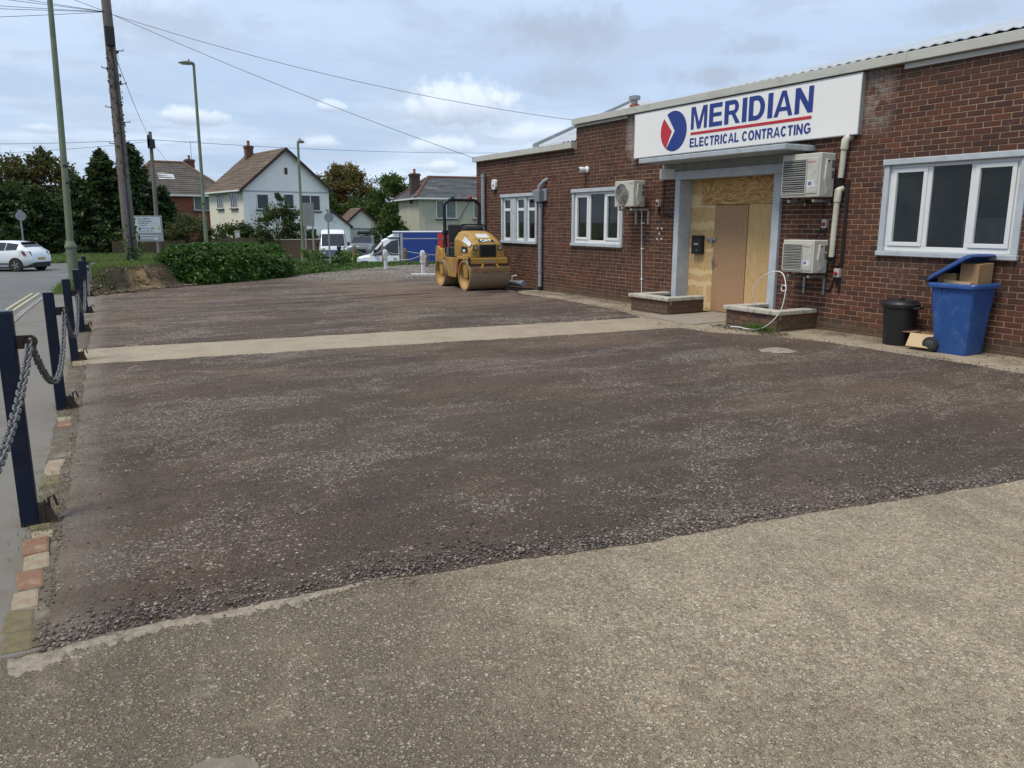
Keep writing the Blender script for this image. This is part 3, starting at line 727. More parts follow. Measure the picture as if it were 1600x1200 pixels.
# ---- crushed asphalt surface, two fields
def gz(x, y): return 0.030 + 0.010 * mnoise.noise((x * 0.9, y * 0.9, 0)) + 0.006 * mnoise.noise((x * 4, y * 4, 2))
def gravel_field(name, fn, ff, x0, xr, nx, ny):
    V = []; F = []
    for j in range(ny + 1):
        t = j / ny
        for i in range(nx + 1):
            s = i / nx; xg = x0 + s * (xr - x0)
            a, b = fn(xg), ff(xg); y = a + (b - a) * t
            lx = edge_x(y) + 0.16 + 0.03 * mnoise.noise((1, y * 3, 0)); x = lx + s * (min(xr, apron_x(y) + 0.02) if y < 16.8 else xr) - s * lx
            a, b = fn(x), ff(x); y = a + (b - a) * t
            e = min(i, nx - i if y < 16.8 else 9, j, ny - j)
            V.append((x, y, gz(x, y) if e > 0 else 0.0125))
    for j in range(ny):
        for i in range(nx):
            q = j * (nx + 1) + i; F.append((q, q + 1, q + nx + 2, q + nx + 1))
    return npmesh(name, V, F, M_gravel, kind='structure', smooth=True)
gravel_field('gravel_near', lambda x: slab_edge(x) - 0.035 + 0.02 * mnoise.noise((x * 8, 0, 4)), lambda x: path_near(x) + 0.015 + 0.03 * mnoise.noise((x * 5, 0, 6)), -0.3, 9.1, 190, 120)
gravel_field('gravel_far', lambda x: path_far(x) - 0.015 + 0.03 * mnoise.noise((x * 5, 0, 9)), lambda x: rear(x) + 0.1, 0.1, 17.5, 160, 130)

# ---- loose stones: real chips on the nearest gravel, pebbles in the slab
def stones(name, P, size, material, flat=0.6):
    n = len(P)
    base = np.array([[1, 0, 0], [0, 1, 0], [-1, 0, 0], [0, -1, 0], [0, 0, 1], [0, 0, -.6]], float)
    V = base[None] * rs.uniform(0.6, 1.25, (n, 6, 1)) + rs.normal(scale=0.16, size=(n, 6, 3))
    V *= np.asarray(size)[:, None, None] * np.stack([np.ones(n), rs.uniform(0.55, 1, n), rs.uniform(flat * .6, flat * 1.2, n)], 1)[:, None, :]
    a = rs.uniform(0, 6.283, n); c, s_ = np.cos(a)[:, None], np.sin(a)[:, None]
    x = V[:, :, 0] * c - V[:, :, 1] * s_; y = V[:, :, 0] * s_ + V[:, :, 1] * c
    tl = rs.normal(scale=.25, size=(n, 1)); z = V[:, :, 2] + x * tl
    V = np.stack([x, y, z], 2) + P[:, None, :]
    f = np.array([[0, 1, 4], [1, 2, 4], [2, 3, 4], [3, 0, 4], [1, 0, 5], [2, 1, 5], [3, 2, 5], [0, 3, 5]])
    F = (f[None] + (np.arange(n) * 6)[:, None, None]).reshape(-1, 3)
    return npmesh(name, V.reshape(-1, 3), F, material, kind='stuff')
M_chip = stone_material('asphalt_chips', [(0.0, (0.060, 0.046, 0.041)), (0.35, (0.115, 0.091, 0.081)), (0.65, (0.175, 0.144, 0.128)), (0.9, (0.28, 0.238, 0.208)), (1.0, (0.42, 0.36, 0.30))])
P = []; sz = []
N = 120000
d = rs.uniform(0, 1, N) ** 1.9; X_ = rs.uniform(0, 1, N)
for i in range(N):
    y = 2.4 + 8.0 * d[i]; x = edge_x(y) + 0.14 + X_[i] * 9.0
    e = slab_edge(x); dist = y - e
    if dist < 0.0 or y > path_near(x): continue
    cl = mnoise.noise((x * 0.7, y * 1.2, 5)) + 0.6 * mnoise.noise((x * 2.4, y * 3.4, 8))
    if random.random() > 0.40 + 0.75 * cl: continue
    s = random.uniform(0.0035, 0.0085) * (1.7 if random.random() < 0.10 + 0.15 * max(cl, 0) else 1)
    P.append((x, y, gz(x, y) * min(1, 0.4 + dist * 12) + s * 0.05)); sz.append(s)
for i in range(7500):      # windrow of coarser stone along the slab edge
    x = random.uniform(-0.3, 7.5); dist = min(0.5, random.expovariate(1 / (0.085 + 0.07 * mnoise.noise((x * 1.3, 0, 0)))))
    y = slab_edge(x) - 0.03 + dist; s = random.uniform(0.006, 0.0135) * (1.4 if random.random() < 0.10 else 1)
    if x < edge_x(y) + 0.14: continue
    P.append((x, y, 0.011 + min(dist * 0.45, 0.022) + random.uniform(-0.003, 0.003))); sz.append(s)
stones('loose_chips', np.array(P), np.array(sz), M_chip, 0.45)
npmesh('gravel_base', [(0.0, 3.2, 0.005), (10.1, 1.9, 0.005), (10.1, 20, 0.005), (0.5, 20, 0.005)], [(0, 1, 2, 3)], M_gravel, kind='structure')
# grey stone by the back verge
P = []; sz = []
for i in range(9000):
    x = random.uniform(6.0, 13.0); y = random.uniform(21.5, rear(x) - 0.2)
    P.append((x, y, 0.03)); sz.append(random.uniform(0.012, 0.03))
stones('loose_grey_stone', np.array(P), np.array(sz), stone_material('grey_stone', [(0, (0.10, 0.085, 0.072)), (0.5, (0.20, 0.175, 0.15)), (1, (0.36, 0.325, 0.285))]), 0.7)
M_peb = stone_material('flint_pebbles', [(0.0, (0.13, 0.107, 0.076)), (0.3, (0.23, 0.19, 0.135)), (0.6, (0.32, 0.27, 0.195)), (0.78, (0.31, 0.24, 0.15)), (0.87, (0.32, 0.165, 0.09)), (0.9, (0.12, 0.112, 0.10)), (1.0, (0.54, 0.48, 0.39))], 0.8)
P = []; sz = []
for i in range(60000):
    y = random.uniform(1.2, 3.35); x = random.uniform(-0.34, 5.2)
    if y > slab_edge(x) - 0.02: continue
    cl = mnoise.noise((x * 1.1, y * 1.1, 15)) + 0.4 * mnoise.noise((x * 5, y * 5, 15))
    if random.random() > 0.50 + 0.8 * cl: continue
    s = random.uniform(0.0030, 0.0072) * (1.5 if random.random() < 0.05 else 1)
    P.append((x, y, 0.0095 if y < slab_edge(x) - .14 or x > 1.3 else .0155)); sz.append(s)
stones('slab_pebbles', np.array(P), np.array(sz), M_peb, 0.5)

# ================================================================== main building
WX = 10.08                                   # face of the front wall
Y0, Y1 = 2.4, 19.7                           # wall runs from Y0 (beyond the frame) to the far corner Y1
STEP = 14.88                                 # the parapet steps down here
LOWZ, HIGHZ = 3.245, 3.715                   # top of brickwork under the fascia boards
bld = thing('commercial_building', 'long single-storey brown brick building with stepped parapet and metal roof', 'building', (WX, 12.0, 0))
OPEN = [(16.51, 18.25, 1.13, 2.33), (13.14, 14.96, 1.14, 2.35), (5.34, 7.20, 1.20, 2.48), (9.06, 11.47, -0.1, 2.50)]
def cells(y0, y1, z0, z1):
    ys_ = sorted({y0, y1, *[o[k] for o in OPEN for k in (0, 1) if y0 < o[k] < y1]})
    mb = MB()
    for a, b in zip(ys_, ys_[1:]):
        zs = [(z0, z1)]
        for o in OPEN:
            if o[0] <= a + 1e-6 and o[1] >= b - 1e-6: zs = [(z0, o[2]), (o[3], z1)] if o[2] > z0 else [(o[3], z1)]
        for c, d_ in zs: mb.box(WX - 0.0045, WX + 0.27, a, b, c, d_)
    return mb
mb = cells(Y0, STEP, -0.1, HIGHZ); mb.v += []; 
m2 = cells(STEP, Y1, -0.1, LOWZ); mb.add(m2.v, m2.f)
mb.box(WX + 0.27, 22.0, Y1 - 0.26, Y1, -0.1, LOWZ - 0.001); mb.box(WX + 0.27, 22.0, Y0, Y0 + 0.26, -0.1, HIGHZ - 0.001); mb.box(21.75, 22.0, Y0 + .26, Y1 - .26, -0.1, HIGHZ - 0.2)
mb.box(WX + 0.02, WX + 0.25, STEP - 0.24, STEP - 0.001, LOWZ - .3, HIGHZ - 0.002)
wall = mb.build('wall', M_mortar, bld, world=True)

# every brick is a piece of its own shape; the 300 largest in view are single objects
CRS, PIT, JN = 0.0735, 0.2205, 0.0105
bricks = []
nrow = int(HIGHZ / CRS) + 1
for r in range(nrow):
    z0 = r * CRS + 0.005; z1 = z0 + CRS - JN
    ytop = Y1 if z1 < LOWZ - 0.002 else STEP
    if z0 > HIGHZ - 0.03: break
    z1 = min(z1, HIGHZ - 0.004)
    y = Y0 - (PIT / 2 if r % 2 else 0) - PIT; flem = False
    while y < ytop:
        ln = PIT
        if y > 11.6 and random.random() < 0.10: ln = PIT / 2 + 0.002
        a, b = y + JN / 2, y + ln - JN / 2; y += ln
        segs = [(max(a, Y0), min(b, ytop))]
        for o in OPEN:
            if z1 > o[2] and z0 < o[3]:
                ns = []
                for s0, s1 in segs:
                    if s1 <= o[0] or s0 >= o[1]: ns.append((s0, s1)); continue
                    if s0 < o[0]: ns.append((s0, o[0] - 0.004))
                    if s1 > o[1]: ns.append((o[1] + 0.004, s1))
                segs = ns
        for s0, s1 in segs:
            if s1 - s0 > 0.025: bricks.append((s0, s1, z0, z1))
CY, SY = math.cos(R(29.6)), math.sin(R(29.6))
def inframe(yc, zc):
    f = WX * SY + yc * CY; u = WX * CY - yc * SY; th = R(11.7)
    z = f * math.cos(th) - (zc - 1.65) * math.sin(th); v = f * math.sin(th) + (zc - 1.65) * math.cos(th)
    return abs(u / z) < 0.655 and v / z < 0.49, z
scored = []
for i, (a, b, c, d_) in enumerate(bricks):
    ok, dep = inframe((a + b) / 2, (c + d_) / 2)
    scored.append(((b - a) / dep if ok and c > 0.02 else 0, i))
big = {i for s, i in sorted(scored, reverse=True)[:300]}
meshes = {}
def brick_mesh(l, h):
    key = (round(l, 3), round(h, 3))
    if key not in meshes:
        x0, x1, e = -0.010, 0.05, 0.004
        v = [(x1, -l / 2, -h / 2), (x1, l / 2, -h / 2), (x1, l / 2, h / 2), (x1, -l / 2, h / 2),
             (x0 + e, -l / 2, -h / 2), (x0 + e, l / 2, -h / 2), (x0 + e, l / 2, h / 2), (x0 + e, -l / 2, h / 2),
             (x0, -l / 2 + e, -h / 2 + e), (x0, l / 2 - e, -h / 2 + e), (x0, l / 2 - e, h / 2 - e), (x0, -l / 2 + e, h / 2 - e)]
        f = [(8, 11, 10, 9), (4, 8, 9, 5), (5, 9, 10, 6), (6, 10, 11, 7), (7, 11, 8, 4), (0, 4, 5, 1), (1, 5, 6, 2), (2, 6, 7, 3), (3, 7, 4, 0)]
        me = bpy.data.meshes.new('brick'); me.from_pydata(v, [], f); me.materials.append(M_brick); meshes[key] = (me, v, f)
    return meshes[key]
rest = MB()
for i, (a, b, c, d_) in enumerate(bricks):
    me, v, f = brick_mesh(b - a, d_ - c)
    px, py, pz = WX + random.gauss(0, 0.0012), (a + b) / 2, (c + d_) / 2 + random.gauss(0, 0.0006)
    if i in big:
        o = bpy.data.objects.new('brick', me); link(o, wall); o.location = (px - WX, py - 12.0, pz)
    else:
        rest.add([(x + px, y_ + py, z + pz) for x, y_, z in v], f)
rest.build('brickwork', M_brick, wall, world=True, kind='stuff')

# far-corner return face in brick too (joined courses)
ret = MB()
for r in range(int(LOWZ / CRS)):
    x = WX + (0 if r % 2 else 0.1)
    while x < 21.9:
        ret.box(x, min(x + 0.21, 22), Y1 - 0.01, Y1 + 0.008, r * CRS + .005, r * CRS + .068); x += PIT
ret.build('brickwork', M_brick, wall, world=True, kind='stuff')

# fascia boards, trims, roof
M_fascia = mat('grey_fascia', (0.50, 0.50, 0.45), 0.55, (0.42, 0.42, 0.38), 2.5, 0.7, dirt=(0.27, 0.26, 0.22), dscale=3, damt=0.4, stretch=(1, 0.4, 4))
def board(name, y0, y1, z0, z1, x0=WX - 0.10, x1=WX + 0.2, m=None, bev=0.006):
    return MB().box(x0, x1, y0, y1, z0, z1).build(name, m or M_fascia, bld, world=True, bev=bev)
for a, b in ((2.3, 7.0), (7.003, 10.2), (10.203, 13.0), (13.003, STEP + .06)): board('fascia_board', a, b, HIGHZ + 0.012, HIGHZ + 0.138)
for a, b in ((STEP + 0.062, 17.6), (17.603, Y1 + .08)): board('fascia_board', a, b, LOWZ + 0.0, LOWZ + 0.135)
board('fascia_trim', 2.3, 7.06, HIGHZ - 0.065, HIGHZ + 0.006, WX - 0.035, WX + .002); board('fascia_trim', 13.05, STEP + .03, HIGHZ - 0.045, HIGHZ + 0.006, WX - 0.035, WX + .002)
M_roof = mat('corrugated_roof_sheet', (0.46, 0.49, 0.51), 0.45, (0.36, 0.39, 0.41), 1.2, 0.7, metal=0.25, dirt=(0.22, 0.22, 0.20), dscale=1.5, damt=0.4)
roof = None
def corrugated(xa, za, xb, zb, y0, y1, pitch=0.16, amp=0.012):
    rg = []
    n = int((y1 - y0) / pitch) * 4
    top = []; 
    mb_ = MB(); V_ = []; 
    for i in range(n + 1):
        y = y0 + (y1 - y0) * i / n; d_ = amp * math.cos(i * math.pi / 2)
        V_ += [(xa, y, za + d_), (xb, y, zb + d_), (xa, y, za + d_ - .012)]
    F_ = []
    for i in range(n): F_ += [(3 * i, 3 * i + 3, 3 * i + 4, 3 * i + 1), (3 * i + 2, 3 * i + 5, 3 * i + 3, 3 * i)]
    return mb_.add(V_, F_)
RX, RZ = 13.15, 4.70
def slope(xa, za0, za1, xb, zb0, zb1, y0, y1):
    """corrugated sheet whose eave and ridge heights run from the y0 end to the y1 end"""
    mb_ = corrugated(xa, 0, xb, 1, y0, y1); V_ = []
    for k, (x, y, z) in enumerate(mb_.v):
        t = (y - y0) / (y1 - y0); base = 1.0 if k % 3 == 1 else 0.0
        hz_ = (zb0 + (zb1 - zb0) * t) if base else (za0 + (za1 - za0) * t)
        V_.append((x, y, hz_ + z - base))
    mb_.v = V_; return mb_
roof = slope(WX - 0.03, HIGHZ + 0.215, HIGHZ + 0.118, RX, 4.86, 4.52, 2.3, STEP - 0.3).build('roof', M_roof, bld, world=True)
slope(RX, 4.86, 4.52, 21.9, 3.3, 3.3, 2.3, STEP - 0.3).build('roof_slope', M_roof, roof, world=True)
slope(RX, RZ - .30, RZ, 21.9, 3.3, 3.3, STEP - 0.3, 16.84).build('roof_slope', M_roof, roof, world=True)
slope(WX + 0.12, 3.44, 3.44, RX, RZ - .30, RZ, STEP - 0.30, 16.84).build('roof_slope', M_roof, roof, world=True)
MB().box(WX + .1, 21.9, 16.8, Y1 - 0.05, LOWZ - .15, LOWZ - .1).build('flat_roof', mat('roof_felt', (0.16, 0.16, 0.16), 0.9), roof, world=True)
MB().prism([(WX + .08, 16.78, 3.38), (WX + .08, 16.78, 3.50), (RX, 16.78, RZ + 0.05), (RX, 16.78, RZ - 0.08)], (0, .10, 0)).build('verge_board', mat('grey_verge', (0.30, 0.33, 0.35), 0.6), roof, world=True)
MB().prism([(WX + .3, 16.72, 3.3), (RX, 16.72, RZ - .1), (21.5, 16.72, 3.2)], (0, .05, 0)).build('gable_panel', mat('gable_sheet', (0.5, 0.53, 0.53), 0.6), roof, world=True)
# chimney flue behind the parapet
ch = thing('roof_flue', 'short terracotta flue pot with square metal cowl on the roof', 'flue', (12.14, 15.5, 4.16))
MB().box(-.08, .08, -.09, .09, -.2, .22).build('flue_base', mat('red_flue_brick', (0.32, 0.09, 0.055), 0.85), ch, bev=.01)
MB().box(-.05, .05, -.06, .06, .22, .31).build('flue_neck', M_steel, ch); MB().box(-.09, .09, -.11, .11, .31, .41).build('cowl', M_steel, ch, bev=.01)

# ---------------- windows
def window(y0, y1, z0, z1, style):
    wd = bpy.data.objects.new('window', None); link(wd, bld)
    fx = WX - 0.035; t = 0.055
    def part(mb_, n, m, bev=0.004, lab=None):
        o = mb_.build(n, m, wd, world=True, bev=bev, label=lab)
        return o
    for n, (a, b, c, d_) in (('surround_head', (y0 - .03, y1 + .03, z1 - .065, z1 + .012)), ('surround_sill', (y0 - .03, y1 + .03, z0 - .012, z0 + .055)), ('surround_jamb', (y0 - .02, y0 + .062, z0 + .056, z1 - .066)), ('surround_jamb', (y1 - .062, y1 + .02, z0 + .056, z1 - .066))):
        part(MB().box(fx - (0.025 if 'head' in n or 'sill' in n else 0), WX + .16, a, b, c, d_), n, M_surround, .008)
    a, b, c, d_ = y0 + .064, y1 - .064, z0 + .057, z1 - .067
    gx = WX + 0.035
    def bar(p, q, r_, s_, x0=WX + .005, x1=WX + .08, n='frame', m=M_upvc): part(MB().box(x0, x1, p, q, r_, s_), n, m, .005)
    def pane(p, q, r_, s_): part(MB().box(gx - .003, gx + .003, p, q, r_, s_), 'pane', M_glass, 0)
    def sash(p, q, r_, s_, k=.055):
        bar(p, q, r_, r_ + k, WX - .01, WX + .07, 'sash'); bar(p, q, s_ - k, s_, WX - .01, WX + .07, 'sash')
        bar(p, p + k, r_ + k + .001, s_ - k - .001, WX - .01, WX + .07, 'sash'); bar(q - k, q, r_ + k + .001, s_ - k - .001, WX - .01, WX + .07, 'sash')
        pane(p + k, q - k, r_ + k, s_ - k)
    if style == 'three':
        f = .045
        bar(a, b, c, c + f + .02); bar(a, b, d_ - f, d_)
        w3 = (b - a) / 3
        bar(a, a + f, c + f + .021, d_ - f - .001); bar(b - f, b, c + f + .021, d_ - f - .001)
        bar(a + w3 - .03, a + w3 + .03, c + f + .021, d_ - f - .001); bar(b - w3 - .03, b - w3 + .03, c + f + .021, d_ - f - .001)
        sash(a + f + .003, a + w3 - .031, c + f + .024, d_ - f - .004); sash(b - w3 + .031, b - f - .003, c + f + .024, d_ - f - .004)
        pane(a + w3 + .03, b - w3 - .03, c + f + .02, d_ - f)
    else:   # three slit lights between wide painted mullions
        def light(p, q):
            zt = d_ - .31
            bar(p, q, c, c + .07); bar(p, q, zt - .03, zt + .04); bar(p, q, d_ - .07, d_)
            for s0, s1 in ((c + .071, zt - .031), (zt + .041, d_ - .071)):
                bar(p, p + .055, s0, s1); bar(q - .055, q, s0, s1); pane(p + .055, q - .055, s0, s1)
        tot = b - a; l3 = .40
        light(b - l3, b); light(a + .53, a + .53 + l3); light(a, a + l3)
        for p, q in ((a + l3 + .002, a + .528), (a + .532 + l3, b - l3 - .002)):
            part(MB().box(WX - .03, WX + .15, p, q, c, d_), 'mullion', M_surround, .006)
    # dark room behind
    mbx = MB(); x2 = WX + 2.3
    mbx.add([(WX + .26, a - .6, z0 - .5), (WX + .26, b + .6, z0 - .5), (WX + .26, b + .6, z1 + .3), (WX + .26, a - .6, z1 + .3), (x2, a - .6, z0 - .5), (x2, b + .6, z0 - .5), (x2, b + .6, z1 + .3), (x2, a - .6, z1 + .3)],
            [(4, 5, 6, 7), (0, 1, 5, 4), (3, 2, 6, 7), (0, 4, 7, 3), (1, 5, 6, 2)])
    part(mbx, 'room_lining', mat('dim_room_paint', (0.20, 0.19, 0.175), 0.9, (0.15, 0.14, 0.13), 1.5), 0)
    return wd
window(*OPEN[0], 'slits'); window(*OPEN[1], 'three'); window(*OPEN[2], 'three')
cab = thing('filing_cabinet', 'pale grey cabinet standing behind the window above the bins', 'cabinet', (10.72, 5.80, 0.75))
MB().box(-.3, .3, -.55, .45, 0, .95).build('carcass', mat('pale_grey_steel', (0.55, 0.62, 0.65), 0.5), cab, bev=.015)
for k in range(2): MB().box(-.32, -.301, -.52 + .49 * k, -.06 + .49 * k, .06, .9).build('drawer_front', MATS['pale_grey_steel'], cab, bev=.006)
toy = thing('window_ornament', 'small red ornament with white trim behind the glass of the nearest window', 'ornament', (10.42, 6.95, 1.27))
MB().lathe([(.01, .05), (.075, .06), (.085, .11), (.05, .16), (.0, .19)], seg=12).build('cap', mat('red_felt', (0.42, 0.05, 0.035), 0.8), toy, smooth=True)
MB().lathe([(.0, .0), (.03, .0), (.022, .05), (.0, .055)], seg=10).build('stalk', M_white, toy, smooth=True)

# ---------------- doorway: painted surround, plywood infill, canopy
door = bpy.data.objects.new('doorway', None); link(door, bld)
def dpart(mb_, n, m, bev=.006, lab=None): return mb_.build(n, m, door, world=True, bev=bev, label=lab)
DX = 10.31
dpart(MB().box(WX - .07, DX + .1, 9.00, 9.15, 0.02, 2.408), 'jamb', M_surround, .01); dpart(MB().box(WX - .07, DX + .1, 11.37, 11.50, 0.02, 2.408), 'jamb', M_surround, .01)
dpart(MB().box(WX - .08, DX + .1, 8.98, 11.52, 2.41, 2.56), 'lintel', M_surround, .012)
dpart(MB().box(WX - .05, WX + .2, 8.6, 11.9, 2.562, 2.70), 'beam', mat('canopy_soffit_paint', (0.30, 0.32, 0.32), 0.8, (0.22, 0.23, 0.23), 5))
dpart(MB().box(WX - .10, WX + .1, 11.51, 11.92, 2.43, 2.62), 'bearing_block', mat('flaking_white_render', (0.55, 0.55, 0.52), 0.85, (0.42, 0.42, 0.39), 9, 0.7), .01)
M_ply = ply_material('plywood_patched', (0.60, 0.42, 0.205), (0.47, 0.30, 0.13)); M_plyh = ply_material('plywood_knotty', (0.57, 0.38, 0.17), (0.30, 0.155, 0.052), 'h', 1.0)
M_plyr = ply_material('plywood_plain', (0.58, 0.40, 0.195), (0.43, 0.27, 0.115), False, 0.6); M_doorleaf = ply_material('door_veneer', (0.375, 0.235, 0.135), (0.30, 0.178, 0.098), False, 0.5)
dpart(MB().box(DX, DX + .018, 10.735, 11.368, 0.03, 2.19), 'plywood_sheet', M_ply, .002, 'patched plywood sheet with pale filler bands')
dpart(MB().box(DX - .022, DX - .002, 9.152, 11.08, 1.955, 2.405), 'plywood_sheet', M_plyh, .002, 'knotty plywood board above the door')
dpart(MB().box(DX - .004, DX + .014, 9.152, 9.925, 0.03, 1.952), 'plywood_sheet', M_plyr, .002, 'plain plywood sheet right of the door')
dpart(MB().box(DX + .02, DX + .04, 11.0, 11.368, 2.0, 2.405), 'plywood_sheet', M_plyr, .002, 'small plywood offcut in the upper corner')
dpart(MB().box(DX + .05, DX + .09, 9.152, 11.368, 0.0, 2.405), 'backing', M_dark, 0)
leaf = MB().box(DX - .012, DX + .03, 9.935, 10.727, 0.055, 1.945).build('door_leaf', M_doorleaf, door, world=True, bev=.003)
dpart(MB().box(DX - .06, DX + .05, 9.9, 10.76, 0.02, 0.05), 'threshold', mat('worn_timber', (0.22, 0.16, 0.10), 0.85), .004)
# screw heads in the knotty board
# canopy slab
can = bpy.data.objects.new('canopy', None); link(can, bld)
M_can = mat('canopy_concrete_paint', (0.40, 0.45, 0.49), 0.75, (0.33, 0.36, 0.38), 7, 0.7, 0.3, 40, dirt=(0.20, 0.19, 0.16), dscale=6, damt=0.5)
MB().box(9.42, WX + .1, 8.44, 11.86, 2.702, 2.785).build('slab', M_can, can, world=True, bev=.012)
MB().box(9.44, WX + .02, 8.46, 11.84, 2.786, 2.80).build('felt', mat('roof_felt_dark', (0.07, 0.07, 0.07), 0.9), can, world=True)

# door furniture
lk = MB(); lk.box(DX - .03, DX - .012, 10.69, 10.725, .82, 1.02); lk.cyl((DX - .03, 10.707, .97), (DX - .075, 10.707, .97), .011, 10); lk.tube([(DX - .07, 10.707, .97), (DX - .072, 10.60, .975)], .010, 8)
lk.build('door_handle', M_steel, leaf, world=True)
hp = MB(); hp.box(DX - .035, DX - .013, 10.66, 10.90, 1.315, 1.36); hp.box(DX - .06, DX - .036, 10.72, 10.78, 1.27, 1.35); hp.build('hasp_and_padlock', M_steel, leaf, world=True, bev=.004)
lb = thing('letter_box', 'black wall letter box fixed to the plywood beside the door', 'letter box', (DX, 11.08, 1.07))
MB().box(-.10, -.002, -.115, .135, 0, .34).build('body', M_black, lb, bev=.012); MB().box(-.115, -.101, -.10, .12, .30, .325).build('flap', M_black, lb, bev=.004)
lettering('lettering', 'POST', M_white, lb, lambda a, b: (-.1025, .06 - a, .165 + b), .11, .03, .02)
MB().box(-.1025, -.1005, -.03, .0, .06, .085).build('lock', M_steel, lb)

# ---------------- sign board
sg = thing('shop_sign', 'long white sign board with blue MERIDIAN lettering and round red and blue logo', 'sign', (WX - .09, 12.72, 2.88))
M_signw = mat('sign_white', (0.80, 0.80, 0.77), 0.35, (0.77, 0.77, 0.74), 0.8, 0.8)
M_navy = mat('sign_blue', (0.022, 0.047, 0.235), 0.4, (0.019, 0.041, 0.21), 3); M_red = mat('sign_red', (0.50, 0.027, 0.04), 0.4, (0.46, 0.024, 0.036), 3)
SW, SHT = 5.06, 0.81
MB().box(0, .07, -SW, 0, 0, SHT).build('board', M_signw, sg, bev=.004)
tr = MB(); e = .012
tr.box(-.004, .0755, -SW - e, -SW - .001, -e, SHT + e); tr.box(-.004, .0755, .001, e, -e, SHT + e); tr.box(-.004, .0755, -SW, 0, SHT + .001, SHT + e); tr.box(-.004, .0755, -SW, 0, -e, -.001)
tr.build('edge_trim', mat('aluminium_trim', (0.5, 0.52, 0.54), 0.35, metal=0.5), sg)
sf = lambda a, b: (-.0045, -a, b)          # a to the right, b up
def bigtext(name, body, a0, a1, b0, b1, m, bold): bold_line(name, body, m, sg, lambda a, b: sf(a0 + a, b0 + b), a1 - a0, b1 - b0)
lc, lr = (1.14, .405), .355
def arc(t0, t1, n=28): return [(lc[0] + lr * math.cos(R(t0 + (t1 - t0) * i / n)), lc[1] + lr * math.sin(R(t0 + (t1 - t0) * i / n))) for i in range(n + 1)]
MB().poly([sf(*p) for p in arc(138, 236) + [(lc[0] - .045, lc[1])]]).build('logo_red', M_red, sg)
MB().poly([sf(*p) for p in arc(-122, 122, 48) + [(lc[0] + .035, lc[1])]]).build('logo_blue', M_navy, sg)
bigtext('lettering_name', 'MERIDIAN', 1.60, 4.25, .385, .765, M_navy, .035)
MB().poly([sf(1.60, .29), sf(4.24, .29), sf(4.24, .335), sf(1.60, .335)]).build('underline', M_red, sg)
bigtext('lettering_trade', 'ELECTRICAL CONTRACTING', 1.59, 4.24, .08, .235, M_navy, .022)

